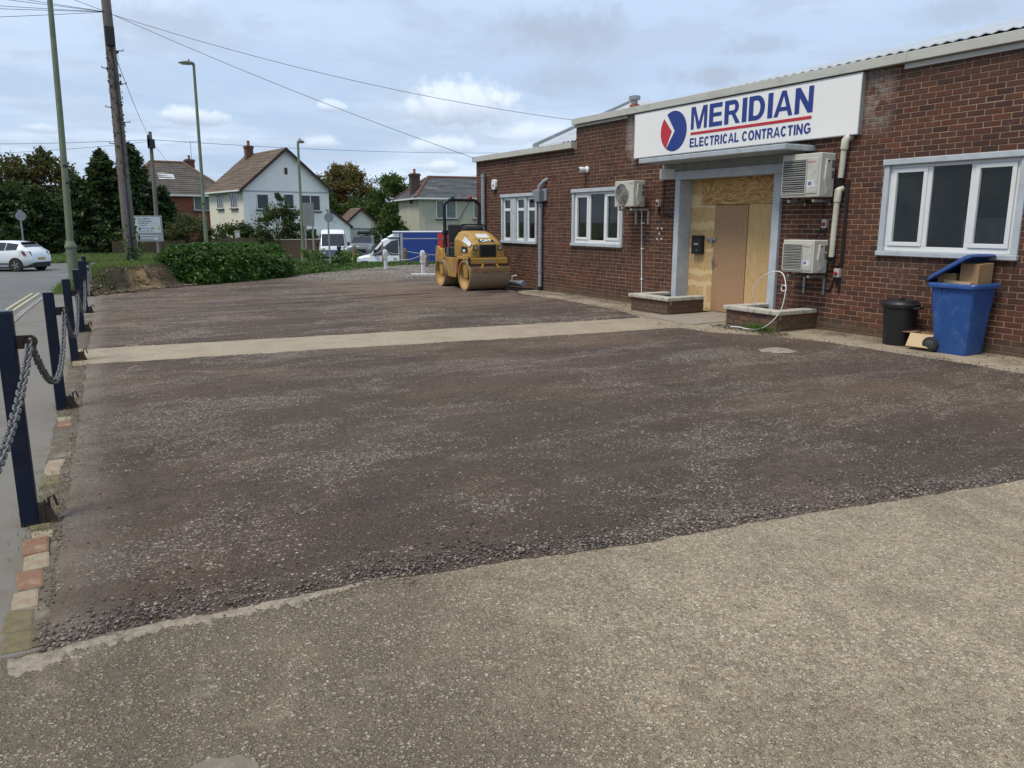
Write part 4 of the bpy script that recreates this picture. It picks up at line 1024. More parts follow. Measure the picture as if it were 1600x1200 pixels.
# ---------------- air-conditioning units
M_ac = mat('cream_ac_casing', (0.50, 0.49, 0.435), 0.5, (0.45, 0.44, 0.39), 3, 0.6, dirt=(0.30, 0.28, 0.22), dscale=4, damt=0.25)
M_acdark = mat('ac_fin_shadow', (0.11, 0.112, 0.105), 0.7, (0.075, 0.075, 0.07), 30); M_acslat = mat('ac_grille', (0.36, 0.36, 0.325), 0.5)
M_aclight = mat('ac_panel', (0.53, 0.52, 0.465), 0.5); M_acred = mat('ac_red', (0.42, 0.08, 0.05), 0.5); M_sticker = mat('sticker_white', (0.66, 0.68, 0.72), 0.5)
def ac_unit(label, y0, y1, z0, z1, x0, x1, style):
    u = thing('air_conditioner', label, 'air conditioner', (x1, y0, z0), 0, 'outdoor air-conditioning units on the wall')
    W_, H_, D_ = y1 - y0, z1 - z0, x1 - x0
    MB().box(-D_, 0, 0, W_, 0, H_).build('casing', M_ac, u, bev=.014, segs=3)
    f = -D_
    if style == 'louvre':
        ga, gb = W_ * .355, W_ * .955           # grille spans the far part (image left); control panel near
        gc, gd = H_ * .10, H_ * .86
        MB().box(f - .002, f + .004, ga, gb, gc, gd).build('grille_backing', M_acdark, u)
        c = ((ga + gb) / 2, (gc + gd) / 2 + H_ * .08); rr = min(gb - ga, gd - gc) * .46
        MB().lathe([(rr, -.006), (rr * .98, -.010), (rr * .30, -.010), (rr * .25, -.006)], (f, c[0], c[1]), 28, 'x', False).build('fan_ring', mat('fan_grey', (0.05, 0.05, 0.05), 0.6), u)
        n = 15
        for i in range(n):
            z = gc + (gd - gc) * (i + .5) / n
            MB().box(f - .020, f - .006, ga + .004, gb - .004, z - .005 - .004 * (i % 2), z + .005).build('slat', M_acslat, u)
        fr = MB(); k = .014
        fr.box(f - .016, f - .001, ga - k, ga, gc - k, gd + k); fr.box(f - .016, f - .001, gb, gb + k, gc - k, gd + k); fr.box(f - .016, f - .001, ga, gb, gd, gd + k); fr.box(f - .016, f - .001, ga, gb, gc - k, gc)
        fr.build('grille_frame', M_ac, u)
        MB().box(f - .010, f - .001, W_ * .05, W_ * .325, gc - .01, gd + .02).build('control_panel', M_aclight, u, bev=.004)
        MB().box(f - .0125, f - .0101, W_ * .12, W_ * .30, H_ * .22, H_ * .40).build('sticker', M_sticker, u)
        MB().box(f - .0135, f - .0126, W_ * .20, W_ * .28, H_ * .27, H_ * .35).build('sticker_mark', mat('sticker_blue', (0.12, 0.16, 0.34), 0.5), u)
        lettering('lettering', 'FUJITSU', M_acred, u, lambda a, b: (f - .0115, W_ * .31 - a, H_ * .775 + b), W_ * .20, H_ * .045, .03)
        MB().box(f - .0115, f - .0101, W_ * .09, W_ * .12, H_ * .56, H_ * .575).build('badge', M_black, u)
    else:
        rr = min(W_, H_) * .42; c = (W_ * .60, H_ * .47)
        MB().lathe([(rr, 0), (rr, -.006), (.0, -.006)], (f, c[0], c[1]), 36, 'x', False).build('grille_backing', M_acdark, u)
        g_ = MB()
        for k in range(9):
            r_ = rr * (k + 1) / 9
            g_.tube([(f - .018 + .012 * (k / 8) ** 3, c[0] + r_ * math.cos(t), c[1] + r_ * math.sin(t)) for t in [2 * math.pi * j / 28 for j in range(29)]], .0035 if k < 8 else .012, 4, False)
        for k in range(10):
            t = math.pi * 2 * k / 10; g_.tube([(f - .014, c[0], c[1]), (f - .014, c[0] + rr * math.cos(t), c[1] + rr * math.sin(t))], .0035, 4)
        g_.build('fan_guard', M_acslat, u)
        lettering('lettering', 'DAIKIN', mat('ac_blue', (0.05, 0.28, 0.42), 0.5), u, lambda a, b: (f - .002, .125 - a, H_ * .86 + b), .10, .022, .03)
    # the side that faces the street end: handle cover, vents
    hb = MB(); hb.prism([(-D_ * .62, -.03, H_ * .06), (-D_ * .30, -.03, H_ * .20), (-D_ * .30, -.03, H_ * .52), (-D_ * .52, -.03, H_ * .86), (-D_ * .68, -.03, H_ * .86), (-D_ * .78, -.03, H_ * .40)], (0, .031, 0))
    hb.build('handle_cover', M_aclight, u, bev=.008)
    MB().box(-D_ * .66, -D_ * .50, -.034, -.0301, H_ * .80, H_ * .83).build('grip', M_black, u)
    for k in range(2): MB().box(-D_ * .24, -D_ * .06, -.003, .001, H_ * (.42 + .24 * k), H_ * (.60 + .24 * k)).build('side_vent', M_acdark, u)
    # feet and wall brackets
    for k in (.16, .80):
        b_ = MB(); b_.box(-D_ + .02, WX - x1 - .003, W_ * k - .02, W_ * k + .02, -.075, -.035); b_.box(WX - x1 - .035, WX - x1 - .003, W_ * k - .02, W_ * k + .02, -.34 if style != 'louvre' or z0 < 1.5 else -.12, -.036)
        b_.build('bracket', M_steel if style == 'louvre' else mat('cream_bracket', (0.45, 0.44, 0.39), 0.5), u, bev=.003)
        MB().cyl((-D_ + .05, W_ * k, -.036), (-D_ + .05, W_ * k, .0), .018, 10).build('foot', M_rubber, u)
        MB().cyl((-.05, W_ * k, -.036), (-.05, W_ * k, .0), .018, 10).build('foot', M_rubber, u)
    return u
ac_unit('cream air-conditioning unit with slatted grille, upper of the two right of the doorway', 7.97, 8.68, 2.01, 2.635, 9.66, 9.97, 'louvre')
ac_unit('cream air-conditioning unit with slatted grille, lower of the two right of the doorway', 7.98, 8.56, .90, 1.385, 9.66, 9.97, 'louvre')
ac_unit('cream air-conditioning unit with round fan guard beside the three-light window left of the doorway', 12.21, 12.80, 1.94, 2.43, 9.60, 9.88, 'round')

# ---------------- pipes, boxes and cables on the wall
M_pipegrey = mat('grey_downpipe', (0.27, 0.30, 0.33), 0.5, (0.22, 0.245, 0.27), 4, dirt=(0.16, 0.15, 0.13), dscale=5, damt=0.4); M_cream = mat('cream_trunking', (0.52, 0.50, 0.41), 0.5, (0.44, 0.42, 0.34), 5)
dp = thing('downpipe', 'grey downpipe with hopper head beside the slit windows', 'downpipe', (9.99, 16.22, 0.02))
MB().tube([(0, 0, .10), (0, 0, 2.08)], .047, 14).build('pipe', M_pipegrey, dp, smooth='auto')
MB().cyl((0, 0, .0), (0, 0, .10), .055, 14).build('shoe', M_black, dp)
for z in (.45, 1.25, 2.0): MB().cyl((0, 0, z), (0, 0, z + .05), .056, 14).build('collar', M_pipegrey, dp)
hm = MB(); hm.hexa([(-.10, -.10, 2.10), (.07, -.10, 2.10), (.07, .12, 2.10), (-.10, .12, 2.10), (-.14, -.14, 2.36), (.07, -.14, 2.36), (.07, .18, 2.36), (-.14, .18, 2.36)]); hm.box(.02, .075, -.20, .30, 2.12, 2.40)
hm.build('hopper', M_pipegrey, dp, bev=.008)
MB().tube([(-.03, .02, 2.38), (-.03, 0, 2.45), (.02, -.10, 2.56), (.10, -.17, 2.62)], .045, 12).build('swan_neck', M_pipegrey, dp, smooth='auto')
dp2 = thing('downpipe', 'plain dark grey downpipe at the far corner behind the roller', 'downpipe', (9.99, 19.15, 0.02))
MB().tube([(0, 0, 0), (0, 0, 2.88)], .055, 14).build('pipe', M_pipegrey, dp2, smooth='auto')
for z in (.8, 1.9, 2.8): MB().cyl((0, 0, z), (0, 0, z + .05), .064, 14).build('collar', M_pipegrey, dp2)
dr = thing('condensate_pipe', 'thin white drain pipe running down the wall from the round-fan air conditioner', 'pipe', (10.055, 12.42, .12)); 
MB().tube([(-.02, .10, 1.80), (0, .08, 1.70), (0, 0, 0)], .011, 8).build('pipe', M_white, dr); 
for z in (.4, 1.0, 1.5): MB().box(-.016, .02, -.018, .018 + .07 * z / 1.7, z, z + .02).build('clip', M_white, dr)
tk = thing('pipe_trunking', 'cream plastic trunking covering pipes beside the two stacked air conditioners', 'trunking', (9.98, 7.87, 1.1))
MB().tube([(0, .0, 1.18), (0, -.02, 1.62)], .042, 14).build('upper_duct', M_cream, tk, smooth='auto'); MB().tube([(0, -.02, 1.58), (0, -.03, 1.70), (.03, -.04, 1.745), (.10, -.05, 1.75)], [.055, .057, .055, .05], 14).build('elbow', M_cream, tk, smooth='auto')
MB().tube([(0, .05, .04), (0, .03, .88)], .042, 14).build('lower_duct', M_cream, tk, smooth='auto'); MB().tube([(0, .03, .84), (0, .02, 1.0), (.06, .01, 1.04)], [.052, .054, .05], 14).build('elbow', M_cream, tk, smooth='auto')
cb = MB()
for k, (dx_, dy_) in enumerate(((.0, 0), (.02, .03), (.01, -.03))):
    cb.tube([(9.98 + dx_, 7.88 + dy_, 2.30), (9.98 + dx_, 7.9 + dy_, 2.18), (9.97, 8.02 + dy_, 2.16), (9.93, 8.05, 2.2 + .03 * k)], .020, 8)
    cb.tube([(9.98 + dx_, 7.92 + dy_, 1.15), (9.98 + dx_, 7.93 + dy_, 1.06), (9.97, 8.02 + dy_, 1.05), (9.93, 8.05, 1.08 + .03 * k)], .020, 8)
cb.tube([(10.05, 7.80, 2.2), (10.05, 7.80, .62)], .016, 8); cb.tube([(10.05, 7.78, 2.25), (10.05, 7.775, 1.05), (10.04, 7.86, 1.0)], .014, 8)
cb.tube([(10.055, 7.83, 1.05), (10.055, 7.95, .66), (10.055, 7.97, .64), (10.055, 8.62, .655)], .012, 8)
cb.tube([(10.055, 8.20, 1.98), (10.055, 8.22, 1.50), (10.055, 8.30, 1.42)], .008, 6); cb.tube([(10.055, 8.13, 1.62), (10.055, 8.10, 1.55), (10.055, 8.22, 1.50)], .007, 6)
tag(cb.build('pipe_cables', M_black), 'black insulated pipes and cables looping between the stacked air conditioners and the wall', 'cables')
def isolator(label, y, z):
    o = thing('isolator_switch', label, 'switch', (10.07, y, z), 0, 'rotary isolator switches')
    MB().box(-.07, 0, -.045, .045, -.06, .07).build('box', mat('switch_grey', (0.50, 0.50, 0.46), 0.5), o, bev=.006)
    MB().lathe([(.03, 0), (.028, -.02), (.012, -.025), (.012, -.04), (0, -.04)], (-.07, 0, 0), 14, 'x').build('knob', mat('switch_red', (0.38, 0.04, 0.03), 0.45), o, smooth='auto')
    MB().tube([(-.03, 0, -.06), (-.03, .0, -.12), (-.015, .02, -.17)], .012, 8).build('cable_gland', M_black, o)
isolator('grey isolator switch with red knob below the upper slatted air conditioner', 8.12, 1.62); isolator('grey isolator switch with red knob at the lower slatted air conditioner', 7.83, .90); isolator('grey isolator switch with red knob beside the round-fan air conditioner', 11.98, 2.0)
cv = MB(); cv.tube([(10.06, 11.98, 1.9), (10.06, 11.97, 1.78), (10.06, 11.6, 1.76)], .009, 6); cv.tube([(10.06, 11.86, 2.5), (10.06, 11.87, 1.8)], .007, 6)
tag(cv.build('wall_cable', M_black), 'thin dark cable clipped to the brickwork left of the doorway', 'cable')
wp = bpy.data.objects.new('wall_plugs', None)
wpm = MB()
for (y, z) in ((12.02, 1.53), (11.90, 1.53), (11.96, 1.43), (12.02, 1.33), (11.90, 1.33)): wpm.box(10.062, 10.075, y - .014, y + .014, z - .02, z + .02)
tag(wpm.build('fixing_plugs', M_white), 'five pale fixing marks in a dice pattern on the wall left of the doorway', 'fixings')
cc_ = thing('security_camera', 'white dome security camera high on the wall between the two windows', 'camera', (10.07, 14.42, 2.76))
MB().lathe([(.07, 0), (.075, -.03), (.05, -.05), (0, -.05)], seg=18, axis='x').build('mount', M_upvc, cc_, smooth='auto')
MB().lathe([(.0, -.21), (.05, -.20), (.062, -.16), (.062, -.09), (.045, -.03), (0, -.02)], (0, .03, -.005), 18, 'x').build('body', M_upvc, cc_, smooth='auto')
MB().lathe([(.0, -.2165), (.032, -.215), (.04, -.20)], (0, .03, -.005), 14, 'x').build('lens', M_black, cc_, smooth='auto')
al = thing('alarm_box', 'white alarm siren box high on the wall above the slit windows', 'alarm', (10.07, 18.6, 2.45))
MB().prism([(-.07, -.07, .03), (-.07, .07, .03), (-.07, .11, .12), (-.07, .11, .24), (-.07, .07, .29), (-.07, -.07, .29), (-.07, -.11, .24), (-.07, -.11, .12)], (.07, 0, 0)).build('cover', M_upvc, al, bev=.012)
MB().box(-.074, -.0705, -.03, .03, .10, .16).build('badge', mat('alarm_badge', (0.08, 0.12, 0.25), 0.5), al); MB().box(-.06, 0, -.06, .06, -.01, .028).build('strobe', M_black, al)

# ---------------- brick planters beside the door
M_coping = mat('weathered_coping', (0.50, 0.475, 0.41), 0.85, (0.36, 0.335, 0.275), 8, 0.7, 0.5, 50, dirt=(0.13, 0.125, 0.095), dscale=11, damt=0.7)
def planter(label, y0, y1, x0=9.22, top=.275):
    p = thing('brick_planter', label, 'planter', (x0, y0, 0), 0, 'brick planters flanking the door')
    D_ = WX - x0 - .012; L = y1 - y0
    core = MB(); core.box(.012, .10, .012, L - .012, 0, top - .004); core.box(.10, D_, .012, .10, 0, top - .005); core.box(.10, D_, L - .10, L - .012, 0, top - .005); core.box(.10, D_, .10, L - .10, 0, top - .06)
    core.build('mortar_core', M_mortar, p)
    for r in range(4):
        z = -.02 + r * CRS + .004; off = 0 if r % 2 else -PIT / 2
        y = off
        while y < L:
            a, b = max(0, y + .005), min(L, y + PIT - .005); y += PIT
            if b - a < .03: continue
            MB().box(0, .05, a, b, z, z + .063).build('brick', M_brick_p, p, bev=.003, segs=1)
        x = .112 if r % 2 else .055
        while x < D_ - .02:
            b = min(x + PIT - .01, D_); MB().box(x, b, 0, .05, z, z + .063).build('brick', M_brick_p, p, bev=.003, segs=1); x = b + .01
    ov = .04
    MB().box(-ov, .17, -ov, L * .52, top, top + .068).build('coping_stone', M_coping, p, bev=.014); MB().box(-ov, .17, L * .52 + .008, L + ov, top, top + .068).build('coping_stone', M_coping, p, bev=.014)
    MB().box(.178, D_ - .02, -ov, .16, top, top + .066).build('coping_stone', M_coping, p, bev=.014); MB().box(.178, D_ - .02, L - .16, L + ov, top, top + .066).build('coping_stone', M_coping, p, bev=.014)
    MB().box(.17, D_, .15, L - .15, top - .06, top - .02).build('soil', M_soil, p)
    return p
planter('low brick planter with white coping left of the boarded door', 10.66, 11.70)
planter('low brick planter with white coping right of the boarded door', 8.19, 9.24)
hs = [(9.45, 8.80, .30), (9.32, 8.76, .47), (9.26, 8.70, .67), (9.24, 8.52, .85), (9.22, 8.28, .93), (9.2, 8.12, .90), (9.17, 8.03, .76), (9.14, 8.00, .62), (9.12, 8.05, .36), (9.08, 8.22, .15), (9.06, 8.40, .06), (9.02, 8.58, .045), (8.98, 8.72, .06), (8.95, 8.86, .05)]
def smooth_path(p, n=6):
    p = [Vector(q) for q in p]; out_ = []
    for i in range(len(p) - 1):
        a, b, c, d_ = p[max(i - 1, 0)], p[i], p[i + 1], p[min(i + 2, len(p) - 1)]
        for k in range(n):
            t = k / n; out_.append(0.5 * ((2 * b) + (c - a) * t + (2 * a - 5 * b + 4 * c - d_) * t * t + (3 * b - a - 3 * c + d_) * t ** 3))
    return out_ + [p[-1]]
hz = MB().tube(smooth_path(hs), .0075, 8); hz.tube([(9.15, 8.045 + .045 * math.cos(t), .70 + .045 * math.sin(t)) for t in [2 * math.pi * j / 18 for j in range(19)]], .007, 8)
tag(hz.build('white_hose', M_white, smooth=True), 'loose white hose arching out of the right-hand planter', 'hose')

# ---------------- bins
BS = .955
wb = thing('wheelie_bin', 'blue wheeled bin with lid propped open by cardboard under the nearest window', 'bin', (9.74, 5.74, .026))
wb.scale = (1, 1, BS)
M_blue = mat('scuffed_blue_plastic', (0.028, 0.090, 0.285), 0.42, (0.022, 0.074, 0.24), 3, 0.6, dirt=(0.17, 0.22, 0.34), dscale=9, damt=0.28, stretch=(3, 3, 0.7)); M_bluelid = mat('blue_lid_plastic', (0.024, 0.074, 0.25), 0.4)
def rrect(hx, hy, z, r, cx=0, cy=0, n=4):
    pts = []
    for (sx, sy, t0) in ((1, 1, 0), (-1, 1, 90), (-1, -1, 180), (1, -1, 270)):
        for k in range(n + 1):
            t = R(t0 + 90 * k / n); pts.append((cx + sx * (hx - r) + r * math.cos(t), cy + sy * (hy - r) + r * math.sin(t), z))
    return pts
MB().rings([rrect(.185, .195, 0, .04, 0, -.02), rrect(.195, .205, .05, .04, 0, -.02), rrect(.235, .25, .55, .05), rrect(.255, .275, .88, .05), rrect(.235, .255, .885, .045), rrect(.19, .2, .25, .04)], True).build('body', M_blue, wb, smooth='auto')
MB().rings([rrect(.255, .275, .855, .05), rrect(.285, .305, .865, .05), rrect(.292, .312, .905, .05), rrect(.282, .302, .925, .05), rrect(.25, .27, .925, .05), rrect(.25, .27, .86, .05)], False).build('rim', M_blue, wb, smooth='auto')
for k in (-.12, -.04): MB().box(-.268, -.245, .06 + k + .1, .068 + k + .1, .80, .85).build('rib', M_bluelid, wb)
lid = MB(); lid.rings([rrect(.29, .31, 0, .06, 0, -.31), rrect(.30, .32, -.02, .06, 0, -.31), rrect(.30, .32, .0, .06, 0, -.31), rrect(.27, .28, .035, .06, 0, -.32), rrect(.2, .2, .045, .06, 0, -.33)])
lo = lid.build('lid', M_bluelid, wb, smooth='auto'); lo.location = (0, .325, .945); lo.rotation_euler = (R(-33), 0, 0)
MB().cyl((-.26, .335, .94), (.26, .335, .94), .016, 10).build('handle_bar', M_black, wb)
for s in (-1, 1):
    wh = MB().lathe([(.03, -.022), (.088, -.026), (.10, -.018), (.10, .018), (.088, .026), (.03, .022)], (s * .215, .215, .10), 24, 'x').build('wheel', M_rubber, wb, smooth='auto')
    MB().lathe([(.0, -.027), (.05, -.029), (.06, -.024), (.06, .024), (.05, .029), (0, .027)], (s * .215, .215, .10), 16, 'x').build('hub', mat('grey_hub', (0.06, 0.06, 0.06), 0.6), wh, smooth='auto')
M_card = mat('brown_cardboard', (0.36, 0.235, 0.125), 0.85, (0.30, 0.19, 0.10), 4, 0.6); M_cardin = mat('cardboard_inside', (0.245, 0.155, 0.085), 0.9); M_cardlt = mat('pale_cardboard', (0.50, 0.375, 0.22), 0.85, (0.45, 0.33, 0.19), 3)
def carton(label, loc, rot, sx, sy, sz, mt=M_card, opened=False):
    c = thing('cardboard_box', label, 'box', loc, 0, 'cardboard boxes by the bins'); c.rotation_euler = rot
    t = .005
    b = MB(); b.box(-sx, sx, -sy, sy, 0, t); b.box(-sx, -sx + t, -sy, sy, t, sz); b.box(sx - t, sx, -sy, sy, t, sz); b.box(-sx + t, sx - t, -sy, -sy + t, t, sz); b.box(-sx + t, sx - t, sy - t, sy, t, sz)
    b.build('carton', mt, c)
    if opened: 
        MB().add([(-sx, -sy, sz), (-sx, sy, sz), (-sx - .10, sy, sz - .16), (-sx - .10, -sy, sz - .16), (-sx, -sy, sz + t), (-sx, sy, sz + t), (-sx - .10, sy, sz - .155), (-sx - .10, -sy, sz - .155)], [(0, 1, 2, 3), (4, 5, 6, 7), (0, 4, 7, 3), (1, 5, 6, 2), (2, 6, 7, 3)]).build('flap', M_cardlt, c)
        MB().box(-sx + .01, sx - .01, sy + .001, sy + .12, sz, sz + t).build('flap', M_cardin, c)
    else:
        MB().box(-sx, sx, -sy, -.002, sz, sz + t).build('flap', mt, c); MB().box(-sx, sx, .002, sy, sz + .001, sz + t + .001).build('flap', mt, c); MB().box(-sx * 1.001, sx * 1.001, -.025, .025, sz + t + .001, sz + t + .003).build('tape', mat('parcel_tape', (0.28, 0.17, 0.08), 0.35), c)
    return c
carton('flat brown box jammed under the bin lid on the hinge side', (9.75, 5.855, .66), (R(-5), R(3), 0), .18, .11, .35)
carton('brown box standing upright in the blue bin at its open front', (9.78, 5.63, .66), (R(2), R(-2), R(4)), .17, .11, .49)
carton('pale brown box lying low in the blue bin', (9.61, 5.72, .76), (R(3), R(4), R(-3)), .075, .17, .17, M_cardlt)
carton('open cardboard box with drooping flap on the ground between black and blue bins', (9.72, 6.13, .028), (0, 0, R(6)), .14, .15, .20, M_card, True)
bb = thing('dustbin', 'round black plastic dustbin with lid against the brick wall', 'bin', (9.75, 6.56, .026))
MB().lathe([(.0, 0), (.185, 0), (.19, .02), (.215, .50), (.228, .505), (.228, .53), (.215, .535), (.0, .535)], seg=32).build('body', M_black, bb, smooth='auto')
MB().lathe([(.235, .51), (.238, .55), (.215, .57), (.21, .595), (.19, .60), (.17, .585), (.0, .59)], seg=32).build('lid', M_black, bb, smooth='auto')
MB().tube([(-.05, .0, .585), (-.05, 0, .615), (.05, 0, .615), (.05, 0, .585)], .012, 8).build('lid_handle', M_black, bb)
for s in (-1, 1): MB().tube([(-.06, s * .22, .50), (-.05, s * .285, .515), (.05, s * .285, .515), (.06, s * .22, .50)], .014, 8).build('handle', M_black, bb)

# ---------------- pipe stub and puddle guard beside the roller
pp = thing('drain_pipe_stub', 'grey plastic drain pipe lying along the wall foot behind the roller', 'pipe', (9.82, 16.75, .14))
MB().tube([(-.1, 1.9, 0), (0, 0, .02)], .065, 14).build('pipe', M_pipegrey, pp, smooth='auto'); MB().cyl((-.005, .06, .02), (.0, -.05, .02), .078, 14).build('socket', M_pipegrey, pp)
MB().tube([(-.02, .5, .06), (-.02, .5, .17), (.10, .48, .19)], .02, 8).build('overflow', M_white, pp)
mh = thing('drain_cover', 'small round pale concrete drain surround set in the dark gravel', 'drain', (7.9, 6.97, .034))
MB().rings([[(.22 * k * (1 + .35 * mnoise.noise((2 * math.cos(t), 2 * math.sin(t), k))) * math.cos(t), .20 * k * (1 + .35 * mnoise.noise((2 * math.cos(t), 2 * math.sin(t), k))) * math.sin(t), z) for t in [2 * math.pi * j / 26 for j in range(26)]] for k, z in ((1.15, -.015), (1.0, -.001), (.6, .004), (.3, .002))]).build('collar', mat('worn_drain_concrete', (0.36, 0.315, 0.26), 0.95, (0.15, 0.12, 0.10), 14, .9, .9, 40, dirt=(0.11, 0.085, 0.07), dscale=7, damt=.9), mh, smooth=True); MB().lathe([(.0, .0055), (.055, .0055), (.06, .001)], seg=14).build('lid', MATS['worn_drain_concrete'], mh, smooth=True)
# ================================================================== edging bricks, posts and chains
edg = bpy.data.objects.new('brick_edging', None); link(edg); edg['kind'] = 'structure'
M_edge = [mat('edging_brick_red', (0.225, 0.10, 0.06), 0.95, (0.17, 0.115, 0.075), 18, 0.8, 0.9, 50, dirt=(0.30, 0.245, 0.165), dscale=9, damt=0.9), mat('edging_brick_buff', (0.33, 0.275, 0.19), 0.95, (0.21, 0.17, 0.115), 14, 0.8, 0.9, 50, dirt=(0.25, 0.12, 0.07), dscale=9, damt=0.7), mat('edging_brick_mossy', (0.19, 0.155, 0.08), 0.95, (0.095, 0.08, 0.045), 16, 0.8, 0.9, 50)]
yb = 3.36
for k, (ln, mi) in enumerate([(.18, 2), (.20, 2), (.21, 1), (.21, 0), (.20, 1), (.20, 0), (.15, 1), (.10, 2), (None, 0), (.20, 2), (.21, 1), (.16, 1), (None, 0), (.20, 0), (.2, 1)]):
    if ln is None: yb += .72 if yb < 5.5 else 1.0; continue
    x = edge_x(yb) + .062 + random.uniform(-.012, .012); z = .019 + random.uniform(-.006, .005)
    q_ = lambda: random.uniform(-.009, .009)
    o = MB().hexa([(sx * .056 + q_(), sy * ln / 2 + q_(), zz_) for zz_ in (-.06, q_() * .4) for sx, sy in ((-1, -1), (1, -1), (1, 1), (-1, 1))]).build('brick', M_edge[mi], edg, bev=.014)
    o.location = (x, yb + ln / 2, z); o.rotation_euler = (random.uniform(-.035, .035), random.uniform(-.035, .035), random.uniform(-.06, .06)); yb += ln + .006

V = []; F = []; rows = frange(3.37, 16, 0.05)
for y in rows:
    a_ = edge_x(y) - .04 + .05 * mnoise.noise((0, y * 3, 4)) + .02 * mnoise.noise((0, y * 14, 4)); b_ = edge_x(y) + .24
    V += [(a_, y, .009), (a_ + .05, y, .0095), (b_, y, .011)]
for j in range(len(rows) - 1): F += [(3 * j, 3 * j + 1, 3 * j + 4, 3 * j + 3), (3 * j + 1, 3 * j + 2, 3 * j + 5, 3 * j + 4)]
npmesh('edge_soil', V, F, mat('trodden_edge_soil', (0.135, 0.112, 0.08), .95, (0.075, 0.062, 0.043), 16, .7, 1.0, 60, dirt=(0.24, 0.21, 0.165), dscale=5, damt=.7), kind='structure')
P = []; sz = []
for i in range(5200):
    y = random.uniform(3.4, 15); P.append((edge_x(y) + .19 + random.gauss(0, .05), y, .013)); sz.append(random.uniform(.003, .010))
stones('edge_grit', np.array(P), np.array(sz), M_chip, .6)
M_post = mat('navy_post_paint', (0.0065, 0.0115, 0.030), 0.5, (0.005, 0.0085, 0.021), 6, 0.7, spec=0.25, dirt=(0.035, 0.028, 0.024), dscale=7, damt=0.6)
M_chain = mat('galvanised_chain', (0.20, 0.205, 0.21), 0.5, (0.09, 0.085, 0.08), 40, metal=0.6)
POSTS = [(-0.55, 1.85, 1.15), (-0.30, 4.87, 1.19), (-0.14, 7.91, 1.05), (0.01, 10.65, .99), (0.15, 13.5, .95), (0.28, 16.4, .955), (0.41, 20.1, .90)]
PW = ['', 'navy steel post nearest the camera, standing by the brick edging', 'second navy post from the camera on the footway edge', 'third navy post from the camera, where the pale concrete path meets the footway', 'fourth navy post from the camera on the footway edge', 'fifth navy post from the camera on the footway edge', 'farthest navy post, beside the soil bank']
for i, (x, y, h) in enumerate(POSTS):
    if i == 0: continue
    p = thing('bollard_post', PW[i], 'post', (x, y, 0.0), R(random.uniform(-4, 4)), 'navy posts along the footway')
    MB().box(-.042, .042, -.042, .042, -.05, h).build('post', M_post, p, bev=.006)
    MB().box(-.042, .042, -.042, .042, h + .0005, h + .006).build('cap', mat('pale_post_top', (0.14, 0.15, 0.17), 0.5, (0.05, 0.055, 0.07), 25), p)  # cap coloured paler than the post sides
    b = MB(); b.box(.043, .10, -.012, .012, h - .20, h - .13); b.lathe([(.022, -.012), (.036, -.012), (.036, .012), (.022, .012), (.022, -.012)], (.105, 0, h - .165), 16, 'y', False); b.build('chain_eye', M_rust, p)
    b = MB(); b.box(.043, .075, -.03, .03, 0.0, .12); b.hexa([(.075, -.025, .0), (.14, -.02, .0), (.14, .02, .0), (.075, .025, .0), (.075, -.02, .14), (.10, -.018, .10), (.10, .018, .10), (.075, .02, .14)]); b.tube([(.10, 0, .08), (.10, 0, .15), (.125, 0, .16), (.14, 0, .10)], .008, 6)
    b.build('lock_bracket', M_rust, p)
# chain link
L_, r_, wr = .053, .0182, .0060
pts = []
for k in range(10):
    t = 2 * math.pi * k / 10; pts.append((r_ * math.sin(t), 0, r_ * math.cos(t) + (L_ / 2 - r_ + .006) * (1 if math.cos(t) > 0 else -1)))
lm = MB(); lm.tube(pts + [pts[0]], wr, 4, False)
link_me = bpy.data.meshes.new('link'); link_me.from_pydata(lm.v, [], lm.f); link_me.materials.append(M_chain)
link_me.polygons.foreach_set('use_smooth', [True] * len(link_me.polygons))
CHL = ['chain in the foreground leaving the frame at the left', 'chain sagging between the first and second navy posts', 'chain sagging between the second and third navy posts', 'chain sagging between the third and fourth navy posts', 'chain sagging between the fourth and fifth navy posts', 'chain sagging between the fifth and farthest navy posts']
for i in range(6):
    (xa, ya, ha), (xb_, yb_, hb) = POSTS[i], POSTS[i + 1]
    A = Vector((xa + .105, ya, ha - .165)); B = Vector((xb_ + .105, yb_, hb - .165)); sag = (.30, .40, .36, .34, .34, .33)[i]
    pos = lambda t: A.lerp(B, t) + Vector((0, 0, -sag * 4 * t * (1 - t)))
    n = 400; P_ = [pos(k / n) for k in range(n + 1)]; acc = [0]
    for k in range(n): acc.append(acc[-1] + (P_[k + 1] - P_[k]).length)
    pitch = L_ * .78; cnt = int(acc[-1] / pitch)
    c = thing('chain', CHL[i], 'chain', tuple(A), 0, 'chains slung between the navy posts')
    joined = MB()
    for q in range(cnt):
        s = (q + .5) * pitch; k = min(n - 1, int(np.searchsorted(acc, s)) - 1)
        p = P_[k].lerp(P_[k + 1], .5); d_ = (P_[k + 1] - P_[k]).normalized()
        rot = d_.to_track_quat('Z', 'X').to_matrix().to_4x4() @ Matrix.Rotation(R(45 + 90 * (q % 2) + 8 * math.sin(q)), 4, 'Z')
        if i < 3:
            o = bpy.data.objects.new('link', link_me); link(o, c); o.matrix_local = Matrix.Translation(p - A) @ rot
        else:
            mt = Matrix.Translation(p - A) @ rot; joined.add([mt @ Vector(v) for v in lm.v], lm.f)
    if i >= 3: joined.build('links', M_chain, c, smooth=True, kind='stuff')

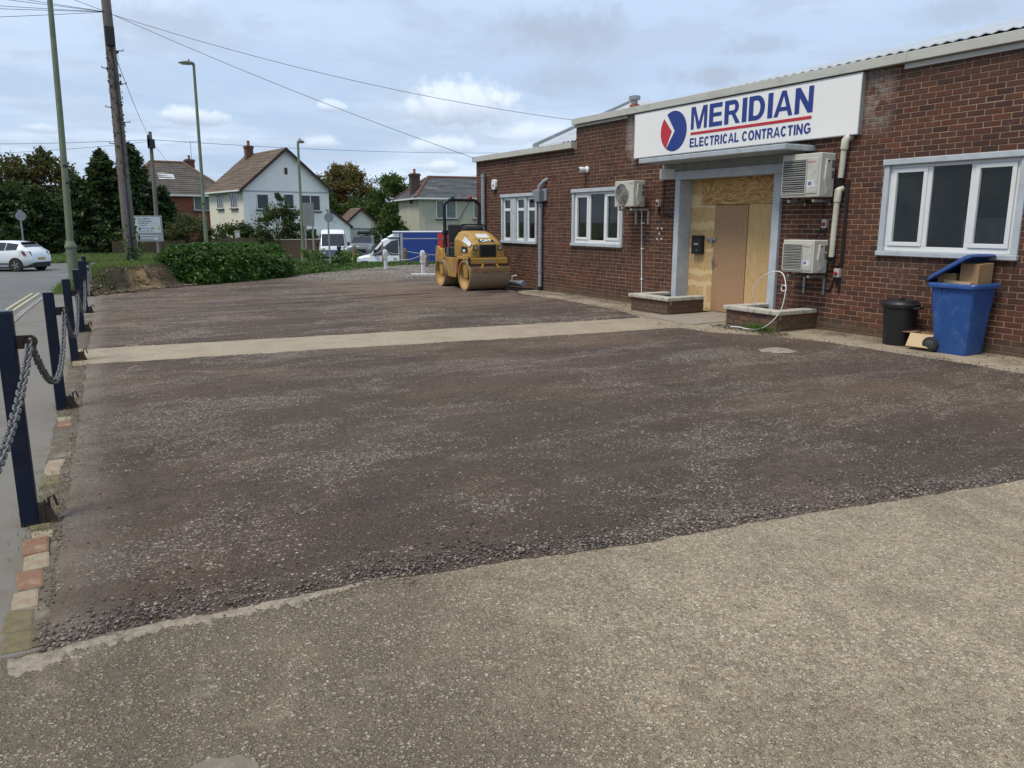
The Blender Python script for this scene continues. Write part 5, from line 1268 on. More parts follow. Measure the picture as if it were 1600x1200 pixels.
# ================================================================== soil bank, hedge, grass
V = []; F = []; nx, nt = 60, 40
for j in range(nt + 1):
    for i in range(nx + 1):
        x = .55 + 2.4 * i / nx; t = -.22 + 1.35 * j / nt; y = rear(x) + t
        nn = mnoise.fractal((x * 2.2, y * 2.2, 1), 0.9, 2.1, 5)
        e = min(1, i / 5, (nx - i) / 5, j / 5, (nt - j) / 6)
        V.append((x + .05 * nn * e, y, max(ground_z(x, y), 0.0) + (.055 + .07 * nn) * e - .035 * (1 - e)))
for j in range(nt):
    for i in range(nx): q = j * (nx + 1) + i; F.append((q, q + 1, q + nx + 2, q + nx + 1))
npmesh('soil_bank', V, F, M_soil, kind='structure', smooth=True)
P = []; sz = []
for i in range(1500):
    x = random.uniform(.5, 3.0); t = random.uniform(-.45, .9) ; y = rear(x) + t
    P.append((x, y, max(ground_z(x, y), .03) + .04)); sz.append(random.uniform(.012, .05) * (0.6 if random.random() < .7 else 1))
stones('soil_clods', np.array(P), np.array(sz), stone_material('soil_clod', [(0, (0.05, 0.04, 0.026)), (0.7, (0.13, 0.105, 0.07)), (0.9, (0.24, 0.19, 0.12)), (1, (0.42, 0.38, 0.32))], .95), .7)

def blades(name, pts, h, wdt, material):
    n = len(pts); P = np.array(pts)
    a = rs.uniform(0, 6.283, n); hh = h * rs.uniform(.45, 1.25, n); lean = rs.normal(scale=.45, size=(n, 2)) * hh[:, None]
    dx = np.stack([np.cos(a), np.sin(a), np.zeros(n)], 1) * (wdt * rs.uniform(.6, 1.3, n))[:, None]
    mid = P + np.concatenate([lean * .3, (hh * .6)[:, None]], 1); tip = P + np.concatenate([lean, hh[:, None]], 1)
    V = np.stack([P - dx, P + dx, mid + dx * .7, mid - dx * .7, tip], 1).reshape(-1, 3); b = np.arange(n)[:, None] * 5
    F = np.concatenate([b + np.array([[0, 1, 2]]), b + np.array([[0, 2, 3]]), b + np.array([[3, 2, 4]])], 0)
    return npmesh(name, V, F, material, kind='stuff')
M_blade = leafmat('grass_blades', (0.050, 0.100, 0.020), (0.125, 0.195, 0.045), .6, .35, (0.15, 0.17, 0.06), 1.2)
pts = []
while len(pts) < 26000:
    x = random.uniform(-.35, 3.4); t = random.uniform(.55, 8.0); y = rear(x) + t
    if x < kerb_x(y) + .1: continue
    if x > .7 and x < 2.7 and t < .62 + .35 * mnoise.noise((x * 4, 0, 0)): continue
    pts.append((x, y, ground_z(x, y) - .03))
for i in range(9000):
    x = random.uniform(-.25, .9); y = random.uniform(20.3, 27)
    if x > kerb_x(y) + .1 and (y > 21.9 or x > edge_x(y) + .25) and not (x > .6 and y < rear(x) + .2): pts.append((x, y, ground_z(x, y) - .03))
blades('bank_grass', pts, .15, .009, M_blade)
pts = []
for i in range(26000):
    x = random.uniform(4.5, 16.0); t = random.betavariate(1.1, 2.4) * 5; y = rear(x) + .05 + t
    pts.append((x, y, ground_z(x, y) - .04))
blades('verge_grass', pts, .15, .010, leafmat('verge_blades', (0.040, 0.080, 0.018), (0.10, 0.155, 0.04), .6, .3, (0.10, 0.11, 0.045), 0.9))
pts = [(x, y, ground_z(x, y) - .03) for x, y in [(random.uniform(-9, 9.5), 53.3 + 11 * random.random() ** 1.3) for i in range(24000)]]
blades('far_verge_grass', pts, .28, .03, leafmat('far_blades', (0.055, 0.105, 0.022), (0.115, 0.18, 0.045), .6, .35, (0.14, 0.155, 0.06), 0.4))
# tuft and litter by the right-hand planter
pts = [(9.12 - abs(random.gauss(0, .05)), 8.42 + random.gauss(0, .14), .026) for i in range(420)]
blades('grass_tuft', pts, .12, .004, M_blade)
pts = [(edge_x(y) + .06 + random.gauss(0, .06), y, .01) for y in [random.choice([4.87, 5.0, 7.9, 8.1, 10.4, 10.65, 13.6, 5.5]) + random.gauss(0, .22) for i in range(900)]]
blades('edge_weeds', pts, .03, .0025, leafmat('dry_weeds', (0.09, 0.10, 0.03), (0.22, 0.18, 0.08), .7, .3))
P = [(9.05 + random.gauss(0, .10), random.uniform(7.9, 9.3), .03) for i in range(900)]
stones('planter_litter', np.array(P), np.array([random.uniform(.005, .022) for p in P]), MATS['soil_clod'], .5)
P = [(random.uniform(9.6, 10.05) if random.random() < .6 else apron_x(y) + random.gauss(.05, .1), y, .03) for y in [random.uniform(4.5, 16) for i in range(2600)]]
stones('apron_litter', np.array(P), np.array([random.uniform(.004, .012) for p in P]), MATS['soil_clod'], .6)

def leaf_object(name, P, size, material, parent=None, kind=None, **kw):
    V, F = leaves(np.asarray(P, float), size, rs, **kw)
    return npmesh(name, V, F, material, parent, kind)
# big-leaved hedge on the bank
M_hedge = leafmat('hedge_leaf', (0.020, 0.055, 0.011), (0.055, 0.120, 0.021), .5, .28, (0.075, 0.155, 0.025), 1.6)
hg = thing('hedge', 'dense dark green broad-leaved hedge at the back edge of the parking area', 'hedge', (2.6, 22.3, 0))
H0, H1 = Vector((2.55, 22.45, 0)), Vector((5.75, 24.75, 0)); hd = (H1 - H0).normalized(); hn = Vector((hd.y, -hd.x, 0))
P = []; D = []
while len(P) < 30000:
    s = random.uniform(-.10, 1.04); th = random.uniform(-.35, math.pi + .35); sc = (1 - .72 * abs((s - .47) / .59) ** 7)
    if sc <= 0: continue
    bump = 1 + .20 * mnoise.noise((s * 7, th * 1.6, 0)) + .16 * mnoise.noise((s * 20, th * 4, 3)) + (.10 * random.random() if random.random() < .12 else 0)
    rr = random.uniform(.72, 1.0) ** .6 * bump
    top = .90 + .06 * math.sin(s * 6.2)
    off = math.cos(th) * .85 * sc * rr; z = .15 + max(-.12, math.sin(th)) * top * (.55 + .45 * sc) * rr
    q = H0.lerp(H1, s) + hn * off
    z = min(z, 1.02 + .05 * mnoise.noise((s * 9, off * 3, 2)) + random.uniform(0, .05))
    P.append((q.x, q.y, z)); D.append((hn.x * math.cos(th), hn.y * math.cos(th), .4 * math.sin(th) - .5))
V, F = leaves(np.array(P), .066, rs, aspect=1.4, up=.3, dirs=np.array(D))
V -= np.array([2.6, 22.3, 0]); npmesh('foliage', V, F, M_hedge, hg)
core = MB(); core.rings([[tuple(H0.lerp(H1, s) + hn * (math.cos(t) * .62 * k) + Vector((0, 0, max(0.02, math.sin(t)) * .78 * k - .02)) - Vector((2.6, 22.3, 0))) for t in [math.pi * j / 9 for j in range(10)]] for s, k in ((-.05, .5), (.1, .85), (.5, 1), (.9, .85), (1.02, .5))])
core.build('dark_core', mat('hedge_shade', (0.012, 0.02, 0.007), .9), hg)  # solid core added behind the leaves, inner shade put into its dark colour

# ================================================================== trees
def tree(name, label, cat, x, y, clumps, n, size, material, trunk=(.18, .08, 3), group=None, droop=0., spread=.34, branchmat=None):
    """clumps: ellipsoids (dx, dy, z, rx, ry, rz) about the base; leaves gather in twig bundles with gaps between"""
    z0 = ground_z(x, y)
    o = thing(name, label, cat, (x, y, z0), 0, group)
    tb = MB(); tb.tube([(0, 0, -.1), (.05, .03, trunk[2] * .5), (0, .05, trunk[2])], [trunk[0], trunk[0] * .75, trunk[1]], 8)
    P = []; D = []; vol = [c[3] * c[4] * c[5] for c in clumps]; tot = sum(vol)
    for c, v in zip(clumps, vol):
        tb.tube([(0, 0, trunk[2] * .55), ((c[0]) * .5, c[1] * .5, (c[2] + trunk[2] * .5) / 2), (c[0], c[1], c[2])], [trunk[1] * .8, trunk[1] * .5, .02], 5)
        nb = max(6, int(34 * v / tot * 6)); k = int(n * v / tot / nb)
        for b in range(nb):
            d_ = rs.normal(size=3); d_ /= np.linalg.norm(d_); r0 = rs.uniform(.35, 1) ** .5
            ctr = np.array(c[:3]) + d_ * np.array(c[3:]) * r0
            rad = spread * (c[3] * c[4] * c[5]) ** (1 / 3) * rs.uniform(.5, 1.1)
            q = rs.normal(size=(k, 3)) * rad * .5; q[:, 2] *= .75
            P.append(ctr + q); D.append(np.tile(d_, (k, 1)))
    tb.build('trunk', branchmat or mat('bark', (0.085, 0.068, 0.05), .9, (0.05, 0.04, 0.03), 8), o, smooth=True)
    V, F = leaves(np.concatenate(P), size, rs, droop=droop, dirs=np.concatenate(D))
    npmesh('crown', V, F, material, o)
    return o
def conifer(label, x, y, h, rad, n, material, group, lean=0, name='conifer_tree'):
    z0 = ground_z(x, y); o = thing(name, label, 'tree', (x, y, z0), 0, group)
    MB().tube([(0, 0, -.1), (0, 0, h * .5), (lean, 0, h * .93)], [.16, .1, .02], 7).build('trunk', mat('bark', (0.085, 0.068, 0.05), .9), o, smooth=True)
    nb = 210; P = []; D = []
    for b in range(nb):
        t = (b + rs.uniform(0, 1)) / nb; t = t ** .85; a = rs.uniform(0, 6.283)
        R_ = rad * (1 - t) ** .72 * rs.uniform(.75, 1.12) + .12
        k = int(n / nb); s = rs.uniform(.15, 1, k) ** .7
        dx, dy = math.cos(a), math.sin(a)
        z = h * (t * .97 + .02) + .22 * R_ * s - .38 * R_ * s * s * .6 + rs.normal(scale=.10, size=k)
        sp = .17 * R_ * (1.15 - s) + .07
        P.append(np.stack([lean * t + dx * R_ * s + rs.normal(size=k) * sp, dy * R_ * s + rs.normal(size=k) * sp, z], 1))
        D.append(np.tile([dx, dy, .25], (k, 1)))
    P.append(np.stack([lean + rs.normal(scale=.05, size=60), rs.normal(scale=.05, size=60), h * rs.uniform(.9, 1.03, 60)], 1)); D.append(np.tile([0, 0, 1.], (60, 1)))
    V, F = leaves(np.concatenate(P), .17, rs, aspect=2.4, dirs=np.concatenate(D)); npmesh('crown', V, F, material, o)
    return o
M_con1 = leafmat('cypress_green', (0.010, 0.026, 0.011), (0.040, 0.075, 0.028), .6, .15); M_con2 = leafmat('cypress_olive', (0.013, 0.028, 0.011), (0.036, 0.062, 0.023), .6, .15, (0.05, 0.075, 0.028), .7)
M_brown = leafmat('autumn_brown', (0.055, 0.036, 0.018), (0.115, 0.070, 0.030), .6, .25, (0.050, 0.062, 0.022), .5); M_leaf = leafmat('mid_green', (0.030, 0.058, 0.016), (0.075, 0.115, 0.030), .5, .25, (0.09, 0.11, 0.03), .5)
M_leafd = leafmat('deep_green', (0.018, 0.036, 0.012), (0.045, 0.072, 0.022), .5, .2); M_copper = leafmat('copper_autumn', (0.085, 0.048, 0.020), (0.19, 0.10, 0.035), .6, .3, (0.085, 0.095, 0.03), .45)
G_ = 'trees across the main road'
conifer('tall dark cypress directly behind the telegraph pole, the highest of the row', 5.1, 66.5, 7.9, 2.7, 9500, M_con1, G_)
conifer('dark cypress left of the telegraph pole with feathery pointed top', 3.2, 67.0, 7.4, 2.7, 9500, M_con2, G_)
conifer('broad dark cypress standing right behind the tall green lamp post', 1.4, 66.0, 5.4, 2.9, 9000, M_con2, G_)
conifer('low dark cypress between the direction sign and the brick house', 7.1, 67.5, 4.9, 2.0, 7000, M_con1, G_)
conifer('dark cypress behind the white car, at the left of the tree row', -1.2, 65.5, 4.7, 2.8, 8500, M_con2, G_)
conifer('dark cypress at the left frame edge beyond the white car', -3.8, 66.5, 4.8, 2.8, 8000, M_con1, G_)
tree('autumn_tree', 'brown-leaved autumn tree rising above the cypresses at the left edge', 'tree', -3.6, 70.5, [(0, 0, 5.2, 2.6, 2.4, 2.0), (1.4, 0, 4.6, 1.8, 1.8, 1.6), (-1.6, .3, 5, 1.8, 1.8, 1.8)], 11000, .16, M_brown, group=G_)
tree('autumn_tree', 'thin-topped brown tree between the left edge and the green lamp post', 'tree', -.4, 71.0, [(0, 0, 5.2, 2.0, 1.8, 2.2), (1.1, 0, 4.4, 1.4, 1.5, 1.7), (-.3, 0, 6.9, .9, .9, .9)], 9500, .15, M_brown, group=G_)
tree('evergreen_tree', 'rounded dark evergreen filling the gap between the green lamp post and the telegraph pole', 'tree', 2.4, 68.5, [(0, 0, 3.6, 2.0, 1.8, 2.2), (-1.6, 0, 3.0, 1.6, 1.5, 2.0), (1.7, 0, 3.4, 1.5, 1.4, 2.2)], 12000, .15, M_leafd, group=G_, spread=.42)
tree('evergreen_tree', 'rounded dark evergreen behind the round sign beyond the white car', 'tree', -2.6, 68.2, [(0, 0, 3.0, 2.2, 1.8, 2.0), (2.0, 0, 2.8, 1.8, 1.6, 1.9), (-2, 0, 3.0, 1.8, 1.6, 2.0)], 12000, .15, M_leafd, group=G_, spread=.42)
lowh = tree('dark_hedge', 'long dark evergreen hedge under the trees across the main road', 'hedge', 1.5, 64.5, [(dx, 0, .9 + .3 * math.sin(dx * 2), 1.1, .7, 1.15) for dx in (-7.5, -6, -4.6, -3.2, -1.9, -.6, .7, 2.0, 3.2, 4.4, 5.4)], 22000, .14, M_leafd, (.05, .04, .6), spread=.45)
tree('shrub', 'twiggy olive shrub between the direction sign and the brick house', 'shrub', 8.6, 63.6, [(0, 0, 1.5, 1.5, 1, 1.4), (-1.2, .2, 1.2, 1.0, .8, 1.1)], 6000, .12, leafmat('olive_twig', (0.045, 0.05, 0.022), (0.095, 0.095, 0.042), .6, .25), (.05, .03, 1.4), 'shrubs in the gardens across the road')
tree('shrub', 'dark rounded shrub in front of the cream side of the white house', 'shrub', 11.4, 62.4, [(0, 0, 1.3, 1.6, 1, 1.3), (1.4, 0, 1.2, 1.1, .9, 1.2)], 6500, .12, M_leafd, (.05, .03, 1.2), 'shrubs in the gardens across the road')
tree('shrub', 'dark spiky shrub rising before the white gable beside the slim lamp post', 'shrub', 13.7, 58.6, [(0, 0, 2.0, 1.4, 1, 1.9), (.3, 0, 3.8, .55, .5, 1.1), (1.2, 0, 2.2, .9, .8, 1.7), (-1.1, 0, 1.2, .9, .8, 1.2), (.9, 0, 3.6, .35, .35, .8)], 9000, .12, leafmat('olive_dark', (0.022, 0.036, 0.014), (0.065, 0.082, 0.030), .55, .2), (.07, .04, 2.6), 'shrubs in the gardens across the road')
tree('shrub', 'low olive shrub right of the spiky shrub, beside the garden wall', 'shrub', 16.0, 58.8, [(0, 0, 1.1, 1.0, .8, 1.1), (.5, 0, .8, .8, .7, .8)], 4200, .12, leafmat('olive_mid', (0.035, 0.05, 0.018), (0.085, 0.10, 0.035), .55, .2), (.05, .03, 1.0), 'shrubs in the gardens across the road')
tree('autumn_tree', 'rounded copper-brown autumn tree between the white house and the cream house', 'tree', 27.6, 86, [(0, 0, 6.6, 2.5, 2.4, 2.4), (1.5, 0, 6.0, 1.9, 1.8, 2.1), (-1.4, 0, 5.6, 1.6, 1.8, 2.0), (.2, 0, 8.2, 1.4, 1.4, 1.2)], 15000, .17, M_copper, (.25, .1, 5), 'trees behind the houses')
tree('green_tree', 'green tree just left of the cream house chimney', 'tree', 30.4, 80, [(0, 0, 5.5, 1.7, 1.8, 2.2), (.9, 0, 6.3, 1.4, 1.5, 1.6), (-1.3, 0, 3.8, 1.5, 1.5, 2.0)], 10000, .16, M_leaf, (.2, .1, 4), 'trees behind the houses')
tree('green_tree', 'yellow-green tree half hidden behind the right eave of the white house', 'tree', 23.2, 79.5, [(0, 0, 4.6, 1.2, 1.2, 2.2), (1.0, 0, 3.4, 1.2, 1.2, 1.6), (-.3, 0, 6.4, .7, .7, .9)], 7000, .15, leafmat('lime_green', (0.05, 0.08, 0.018), (0.12, 0.15, 0.035), .5, .3), (.15, .08, 3), 'trees behind the houses')
tree('green_tree', 'olive-green trees massed low behind the white garage', 'tree', 27.0, 79, [(0, 0, 3.4, 1.9, 1.5, 1.8), (1.9, 0, 3.2, 1.8, 1.5, 2.0), (-1.6, 0, 3.0, 1.5, 1.2, 1.5), (3.4, 0, 2.4, 1.4, 1.2, 1.6)], 13000, .16, M_leaf, (.15, .08, 3), 'trees behind the houses')
tree('ivy_mass', 'rounded dark ivy growing against the end of the cream house', 'ivy', 26.4, 66.6, [(-.9, 0, 3.0, .8, .7, 1.7), (-.2, -.3, 1.6, 1.0, .8, 1.2), (-.9, 0, 4.4, .45, .45, .9), (1.2, -.6, 1.3, .9, .7, .9), (-2.0, .2, 1.4, 1.2, .8, 1.2)], 11000, .12, leafmat('ivy_leaf', (0.03, 0.06, 0.014), (0.085, 0.125, 0.03), .4, .25), (.08, .04, 2.5))
# unseen trees added left of the side road to darken the window reflections
src = None
for k, (x, y, s) in enumerate(((-24, 2, 1.0), (-36, 14, 1.2), (-24, 32, 1.0), (-28, 39, 1.2), (-25, 48, 1.1), (-26, -8, 1.2))):
    lb_ = ['tree added out of frame to darken the window reflections, %s' % q for q in ('nearest the camera', 'second along', 'third along', 'fourth along', 'farthest along', 'behind the camera')][k]
    if src is None:
        src = tree('added_reflection_tree', lb_, 'tree', x, y, [(0, 0, 4.2, 3.6, 3.8, 3.2), (.5, 2.2, 2.6, 2.4, 2.4, 2.2), (0, -2.2, 2.6, 2.4, 2.4, 2.2)], 9000, .34, M_leafd, (.3, .12, 4), 'trees added out of frame for the window reflections'); src.scale = (s, s, s)
    else:
        c = src.copy(); COL.objects.link(c); c.location = (x, y, 0); c.scale = (s, s, s); c.rotation_euler = (0, 0, k * 1.1); c['label'] = lb_
        for chd in [o for o in bpy.data.objects if o.parent == src]:
            d_ = chd.copy(); COL.objects.link(d_); d_.parent = c
# weeds and ground cover along the back verge
P = []
for i in range(9000):
    x = random.uniform(5.2, 12.5); y = rear(x) + random.gauss(.45, .35); hgt = max(.0, .22 + .25 * mnoise.noise((x * 1.3, 3, 0))) * (1 - .55 * S(7, 9.5, x))
    P.append((x, y, max(0, ground_z(x, y)) + random.uniform(0, hgt)))
leaf_object('verge_weeds', P, .055, leafmat('weed_leaf', (0.030, 0.070, 0.014), (0.075, 0.13, 0.028), .45, .3), kind='stuff')
def weed(label, x, y, h, r_, n, mt):
    o = thing('weed_plant', label, 'plant', (x, y, ground_z(x, y)), 0, 'tall weeds on the back verge'); P = []
    st = MB()
    for k in range(7):
        a = random.uniform(0, 6.28); tx, ty = r_ * .8 * math.cos(a), r_ * .8 * math.sin(a); hh = h * random.uniform(.6, 1); st.tube([(0, 0, 0), (tx * .5, ty * .5, hh * .6), (tx, ty, hh)], .008, 4)
        for q in range(n // 7):
            t = random.uniform(.2, 1); P.append((tx * t + random.gauss(0, .06), ty * t + random.gauss(0, .06), hh * t + random.gauss(0, .03)))
    st.build('stem', mat('weed_stem', (0.09, 0.13, 0.04), .7), o); leaf_object('foliage', P, .075, mt, o)
weed('bright yellow-green weed beside the leftmost wooden post', 9.55, 29.3, .68, .36, 420, leafmat('lime_weed', (0.08, 0.15, 0.022), (0.16, 0.24, 0.045), .45, .35))
weed('leafy green weed on the verge right of the hedge', 7.4, 26.6, .62, .45, 420, leafmat('green_weed', (0.04, 0.095, 0.018), (0.09, 0.16, 0.03), .45, .3))
weed('small leafy weed on the verge between hedge and posts', 8.5, 27.4, .45, .35, 280, MATS['green_weed'])
# ================================================================== poles, lamps, cables, signs
tp = thing('telegraph_pole', 'tall weathered wooden telegraph pole with black junction box on the soil bank', 'pole', (1.63, 23.64, .45))
TPT = Vector((-.02, .02, 7.6))
MB().tube([(0, 0, -.3), (-.01, .01, 3.5), tuple(TPT)], [.165, .14, .105], 14).build('pole', M_polewood, tp, smooth='auto')
MB().box(-.13, .09, -.24, -.11, 5.58, 6.05).build('junction_box', mat('black_box', (0.02, 0.018, 0.02), .6), tp, bev=.02)
MB().tube([(.03, -.17, -.2), (.02, -.155, 2.0), (.03, -.15, 3.6), (.0, -.14, 5.6)], .018, 6).build('riser_cable', M_black, tp)
MB().tube([(-.03, -.16, -.2), (-.02, -.158, 2.3)], .045, 6).build('cable_guard', mat('purple_grey_steel', (0.11, 0.105, 0.135), .6, (0.07, 0.065, 0.085), 8), tp)
for k, z in enumerate((2.35, 2.75, 3.2, 3.75, 4.1, 4.7, 5.05, 5.5)):
    s = 1 if k % 2 else -1
    MB().tube([(s * .10, -.03, z), (s * .27, -.05, z + .01), (s * .27, -.05, z + .05)], .012, 6).build('step_bolt', M_rust, tp)
iv = [(random.gauss(0, .12), random.gauss(-.1, .1), abs(random.gauss(0, .5))) for i in range(500)]; leaf_object('ivy', iv, .06, MATS['ivy_leaf'], tp)
tw = []
for i in range(260):
    z = random.uniform(2.2, 5.5); a = random.uniform(0, 6.28); tw.append((.145 * math.cos(a), .145 * math.sin(a), z))
leaf_object('dead_creeper', tw, .05, mat('dead_leaf', (0.10, 0.085, 0.065), .9), tp)
tp2 = thing('telegraph_pole', 'thinner wooden telegraph pole standing behind the direction sign', 'pole', (5.85, 59.6, ground_z(5.85, 59.6)))
MB().tube([(0, 0, -.2), (.1, 0, 8.3)], [.16, .11], 10).build('pole', M_polewood, tp2, smooth='auto'); MB().box(-.14, .32, -.3, -.1, 7.2, 7.8).build('junction_box', MATS['black_box'], tp2); MB().box(-.13, -.02, -.3, -.1, 7.35, 8.05).build('bracket', M_rust, tp2)
M_cable = mat('black_cable', (0.03, 0.03, 0.035), .6)
def cable(label, a, b, sag, r=.010, n=16):
    a, b = Vector(a), Vector(b); o = MB().tube([a.lerp(b, k / n) + Vector((0, 0, -sag * 4 * (k / n) * (1 - k / n))) for k in range(n + 1)], r, 5).build('overhead_cable', M_cable)
    tag(o, label, 'cable', 'overhead cables')
top1 = (1.60, 23.6, 6.86)
cable('overhead cable from the telegraph pole down to the far corner of the brick building', top1, (10.1, 19.66, 3.32), .12, .006)
cable('overhead cable from the telegraph pole over to the metal roof', (1.60, 23.6, 6.84), (13.0, 18.6, 4.35), .30, .006)
for k, (q, lb_) in enumerate((((-11, 23.0, 5.0), 'lowest'), ((-12, 23.4, 6.0), 'second lowest'), ((-12, 23.3, 6.35), 'third lowest'), ((-12, 22.6, 7.15), 'fourth lowest'), ((-12, 20.0, 7.0), 'second highest'), ((-9, 12.5, 7.6), 'highest'))):
    cable('overhead cable running left from the telegraph pole, %s of the fan' % lb_, top1, q, .12, .006)
p2t = (5.95, 59.4, 7.05)
cable('thin drop cable between the two telegraph poles', (1.68, 23.6, 5.9), p2t, .25, .009)
cable('overhead cable running left from the thinner telegraph pole', p2t, (-9, 70, 7.0), .15, .014); cable('lower overhead cable running left from the thinner telegraph pole', (5.95, 59.4, 6.95), (-9, 71, 6.3), .25, .012)
cable('long overhead cable running right from the thinner telegraph pole above the houses', p2t, (36, 66, 7.9), .25, .014); cable('drop cable from the thinner telegraph pole to the brick house', p2t, (10.6, 82.0, 5.9), .2, .010)

def lamp(label, x, y, z, h, r0, r1, head, lean=0, base=True):
    o = thing('street_lamp', label, 'street lamp', (x, y, z), 0, 'green street lamps')
    MB().tube([(0, 0, -.2), (0, 0, 1.0)], r0 * 1.45, 14).build('base_column', M_galvgreen, o, smooth='auto')
    MB().lathe([(r0 * 1.45, 1.0), (r0 * 1.62, 1.02), (r0 * 1.62, 1.07), (r0 * 1.2, 1.15), (r0, 1.2)], seg=14, cap=False).build('swage', M_galvgreen, o, smooth=True)
    MB().tube([(0, 0, 1.15), (lean * .5, 0, h * .5), (lean, 0, h)], [r0, (r0 + r1) / 2, r1], 14).build('column', M_galvgreen, o, smooth='auto')
    for zb in ((2.55, 2.95) if base else ()): MB().cyl((lean * zb / h, 0, zb), (lean * zb / h, 0, zb + .06), r0 * .93, 14).build('band', M_black, o)
    hx, s = head
    if hx:
        L = MB(); L.rings([[(lean + s * d_, w_ * math.cos(t), h + zc + hz_ * math.sin(t)) for t in [2 * math.pi * k / 12 for k in range(12)]] for d_, w_, hz_, zc in ((-.04 * hx, .05, .06, 0), (.15 * hx, .09, .075, .02), (.45 * hx, .13, .075, .03), (.8 * hx, .11, .05, .01), (hx, .03, .02, -.01))])
        L.build('lantern', M_galvgreen, o, smooth=True); MB().box(lean + (s * .25 * hx if s > 0 else s * .8 * hx), lean + (s * .8 * hx if s > 0 else s * .25 * hx), -.09, .09, h - .06, h - .03).build('lens', mat('lamp_lens', (0.35, 0.36, 0.34), .2), o, bev=.01)
        MB().cyl((lean + s * .3 * hx, 0, h + .09), (lean + s * .3 * hx, 0, h + .16), .035, 8).build('photocell', M_galvgreen, o)
lamp('tall green lamp column rising out of frame beside the farthest navy posts', .21, 22.5, 0, 8.2, .085, .055, (.7, -1), .17)
lamp('green street lamp with flat lantern behind the hedge', 5.66, 37.6, ground_z(5.66, 37.6), 8.27 - ground_z(5.66, 37.6), .085, .055, (.62, -1), .05)
lamp('slim short street lamp with small lantern in front of the white gable', 10.24, 38.66, ground_z(10.24, 38.66), 5.38 - ground_z(10.24, 38.66), .075, .055, (.32, 1), .03, False)
def text_lines(o, m, items, fx, fz, y):
    for body, a, b, h, w_ in items: lettering('lettering', body, m, o, lambda p, q: (fx + a + p, y, fz + b + q), w_, h, .03)
ds = thing('direction_sign', 'white road direction sign with black chevron arrow on two grey legs', 'sign', (4.0, 57.9, ground_z(4.0, 57.9)), R(-4))
SB = .37 - ground_z(4.0, 57.9); M_signgrey = mat('sign_grey', (0.36, 0.38, 0.37), .6); M_sgw = mat('sign_reflective_white', (0.60, 0.65, 0.68), .5); M_sgk = mat('sign_black', (0.015, 0.017, 0.02), .5)
MB().box(0, 2.02, 0, .05, SB, SB + 1.68).build('back_panel', M_signgrey, ds, bev=.02)
for x in (.4, 1.65): MB().cyl((x, .10, -.2), (x, .10, SB + 1.5), .05, 10).build('leg', M_steel, ds)
def chev(x0, x1, z0, z1, y, nt): return [(x0, y, (z0 + z1) / 2), (x0 + nt, y, z0), (x1, y, z0), (x1, y, z1), (x0 + nt, y, z1)]
MB().prism(chev(.06, 1.94, SB + .55, SB + 1.62, -.004, .26), (0, .003, 0)).build('main_border', M_sgk, ds); MB().prism(chev(.08, 1.92, SB + .57, SB + 1.60, -.007, .25), (0, .0025, 0)).build('main_panel', M_sgw, ds)
MB().poly([(.13, -.009, SB + 1.085), (.31, -.009, SB + 1.53), (.45, -.009, SB + 1.53), (.27, -.009, SB + 1.085), (.45, -.009, SB + .64), (.31, -.009, SB + .64)]).build('arrow', M_sgk, ds)
text_lines(ds, M_sgk, [('New Milton', .56, SB + 1.44, .085, .74), ('Christchurch', .56, SB + 1.29, .085, .84), ('Lyndhurst', .56, SB + 1.14, .085, .66), ('(A 337)', .56, SB + .99, .085, .5), ('Milford (B 3058)', .56, SB + .82, .085, 1.0), ('Totton (A 35)', .56, SB + .65, .085, .85)], 0, 0, -.0095)
MB().box(1.72, 1.86, -.010, -.0075, SB + .79, SB + .92).build('yellow_symbol', mat('sign_yellow', (0.5, 0.42, 0.05), .5), ds)
MB().prism(chev(.42, 1.74, SB + .08, SB + .46, -.004, .14), (0, .003, 0)).build('lower_border', M_sgk, ds); MB().prism(chev(.44, 1.72, SB + .10, SB + .44, -.007, .13), (0, .0025, 0)).build('lower_panel', M_sgw, ds)
MB().poly([(.47, -.009, SB + .27), (.56, -.009, SB + .41), (.63, -.009, SB + .41), (.54, -.009, SB + .27), (.63, -.009, SB + .13), (.56, -.009, SB + .13)]).build('arrow', M_sgk, ds)
text_lines(ds, M_sgk, [('Riverside Marinas', .68, SB + .29, .085, .98), ('Brockenhurst', .68, SB + .14, .085, .74)], 0, 0, -.0095)
def roundsign(label, x, y, h, r_, zc):
    z0 = ground_z(x, y); o = thing('round_sign', label, 'sign', (x, y, z0), 0, 'round road signs seen from behind')
    MB().cyl((0, 0, -.2), (0, 0, h - z0), .045, 10).build('post', M_steel, o); MB().lathe([(0, -.012), (r_, -.012), (r_, .012), (0, .012)], (.03, -.06, zc - z0), 24, 'y').build('disc', mat('sign_back_grey', (0.27, 0.29, 0.30), .5), o); MB().box(-.12, .12, -.05, .03, h - z0 - .03, h - z0 + .03).build('bracket', M_steel, o)
roundsign('grey round road sign seen from behind beyond the white car', -1.80, 52, 2.27, .26, 1.98); roundsign('pale round road sign seen from behind beside the camper van', 11.74, 39.28, 2.24, .24, 1.87)
bs = thing('road_sign', 'grey back of a tall narrow road sign on two posts near the white gable', 'sign', (10.9, 40.5, ground_z(10.9, 40.5)), R(-50)); zg = -ground_z(10.9, 40.5)
for x in (.0, .45): MB().cyl((x, 0, -.2), (x, 0, 2.5 + zg), .045, 10).build('post', M_steel, bs)
MB().box(-.12, .60, -.08, -.05, 1.45 + zg, 2.6 + zg).build('panel', mat('sign_back_dark', (0.17, 0.19, 0.20), .5), bs)
for z in (1.7, 2.1, 2.45): MB().box(-.12, .60, -.05, -.03, z + zg, z + zg + .05).build('rail', M_steel, bs)

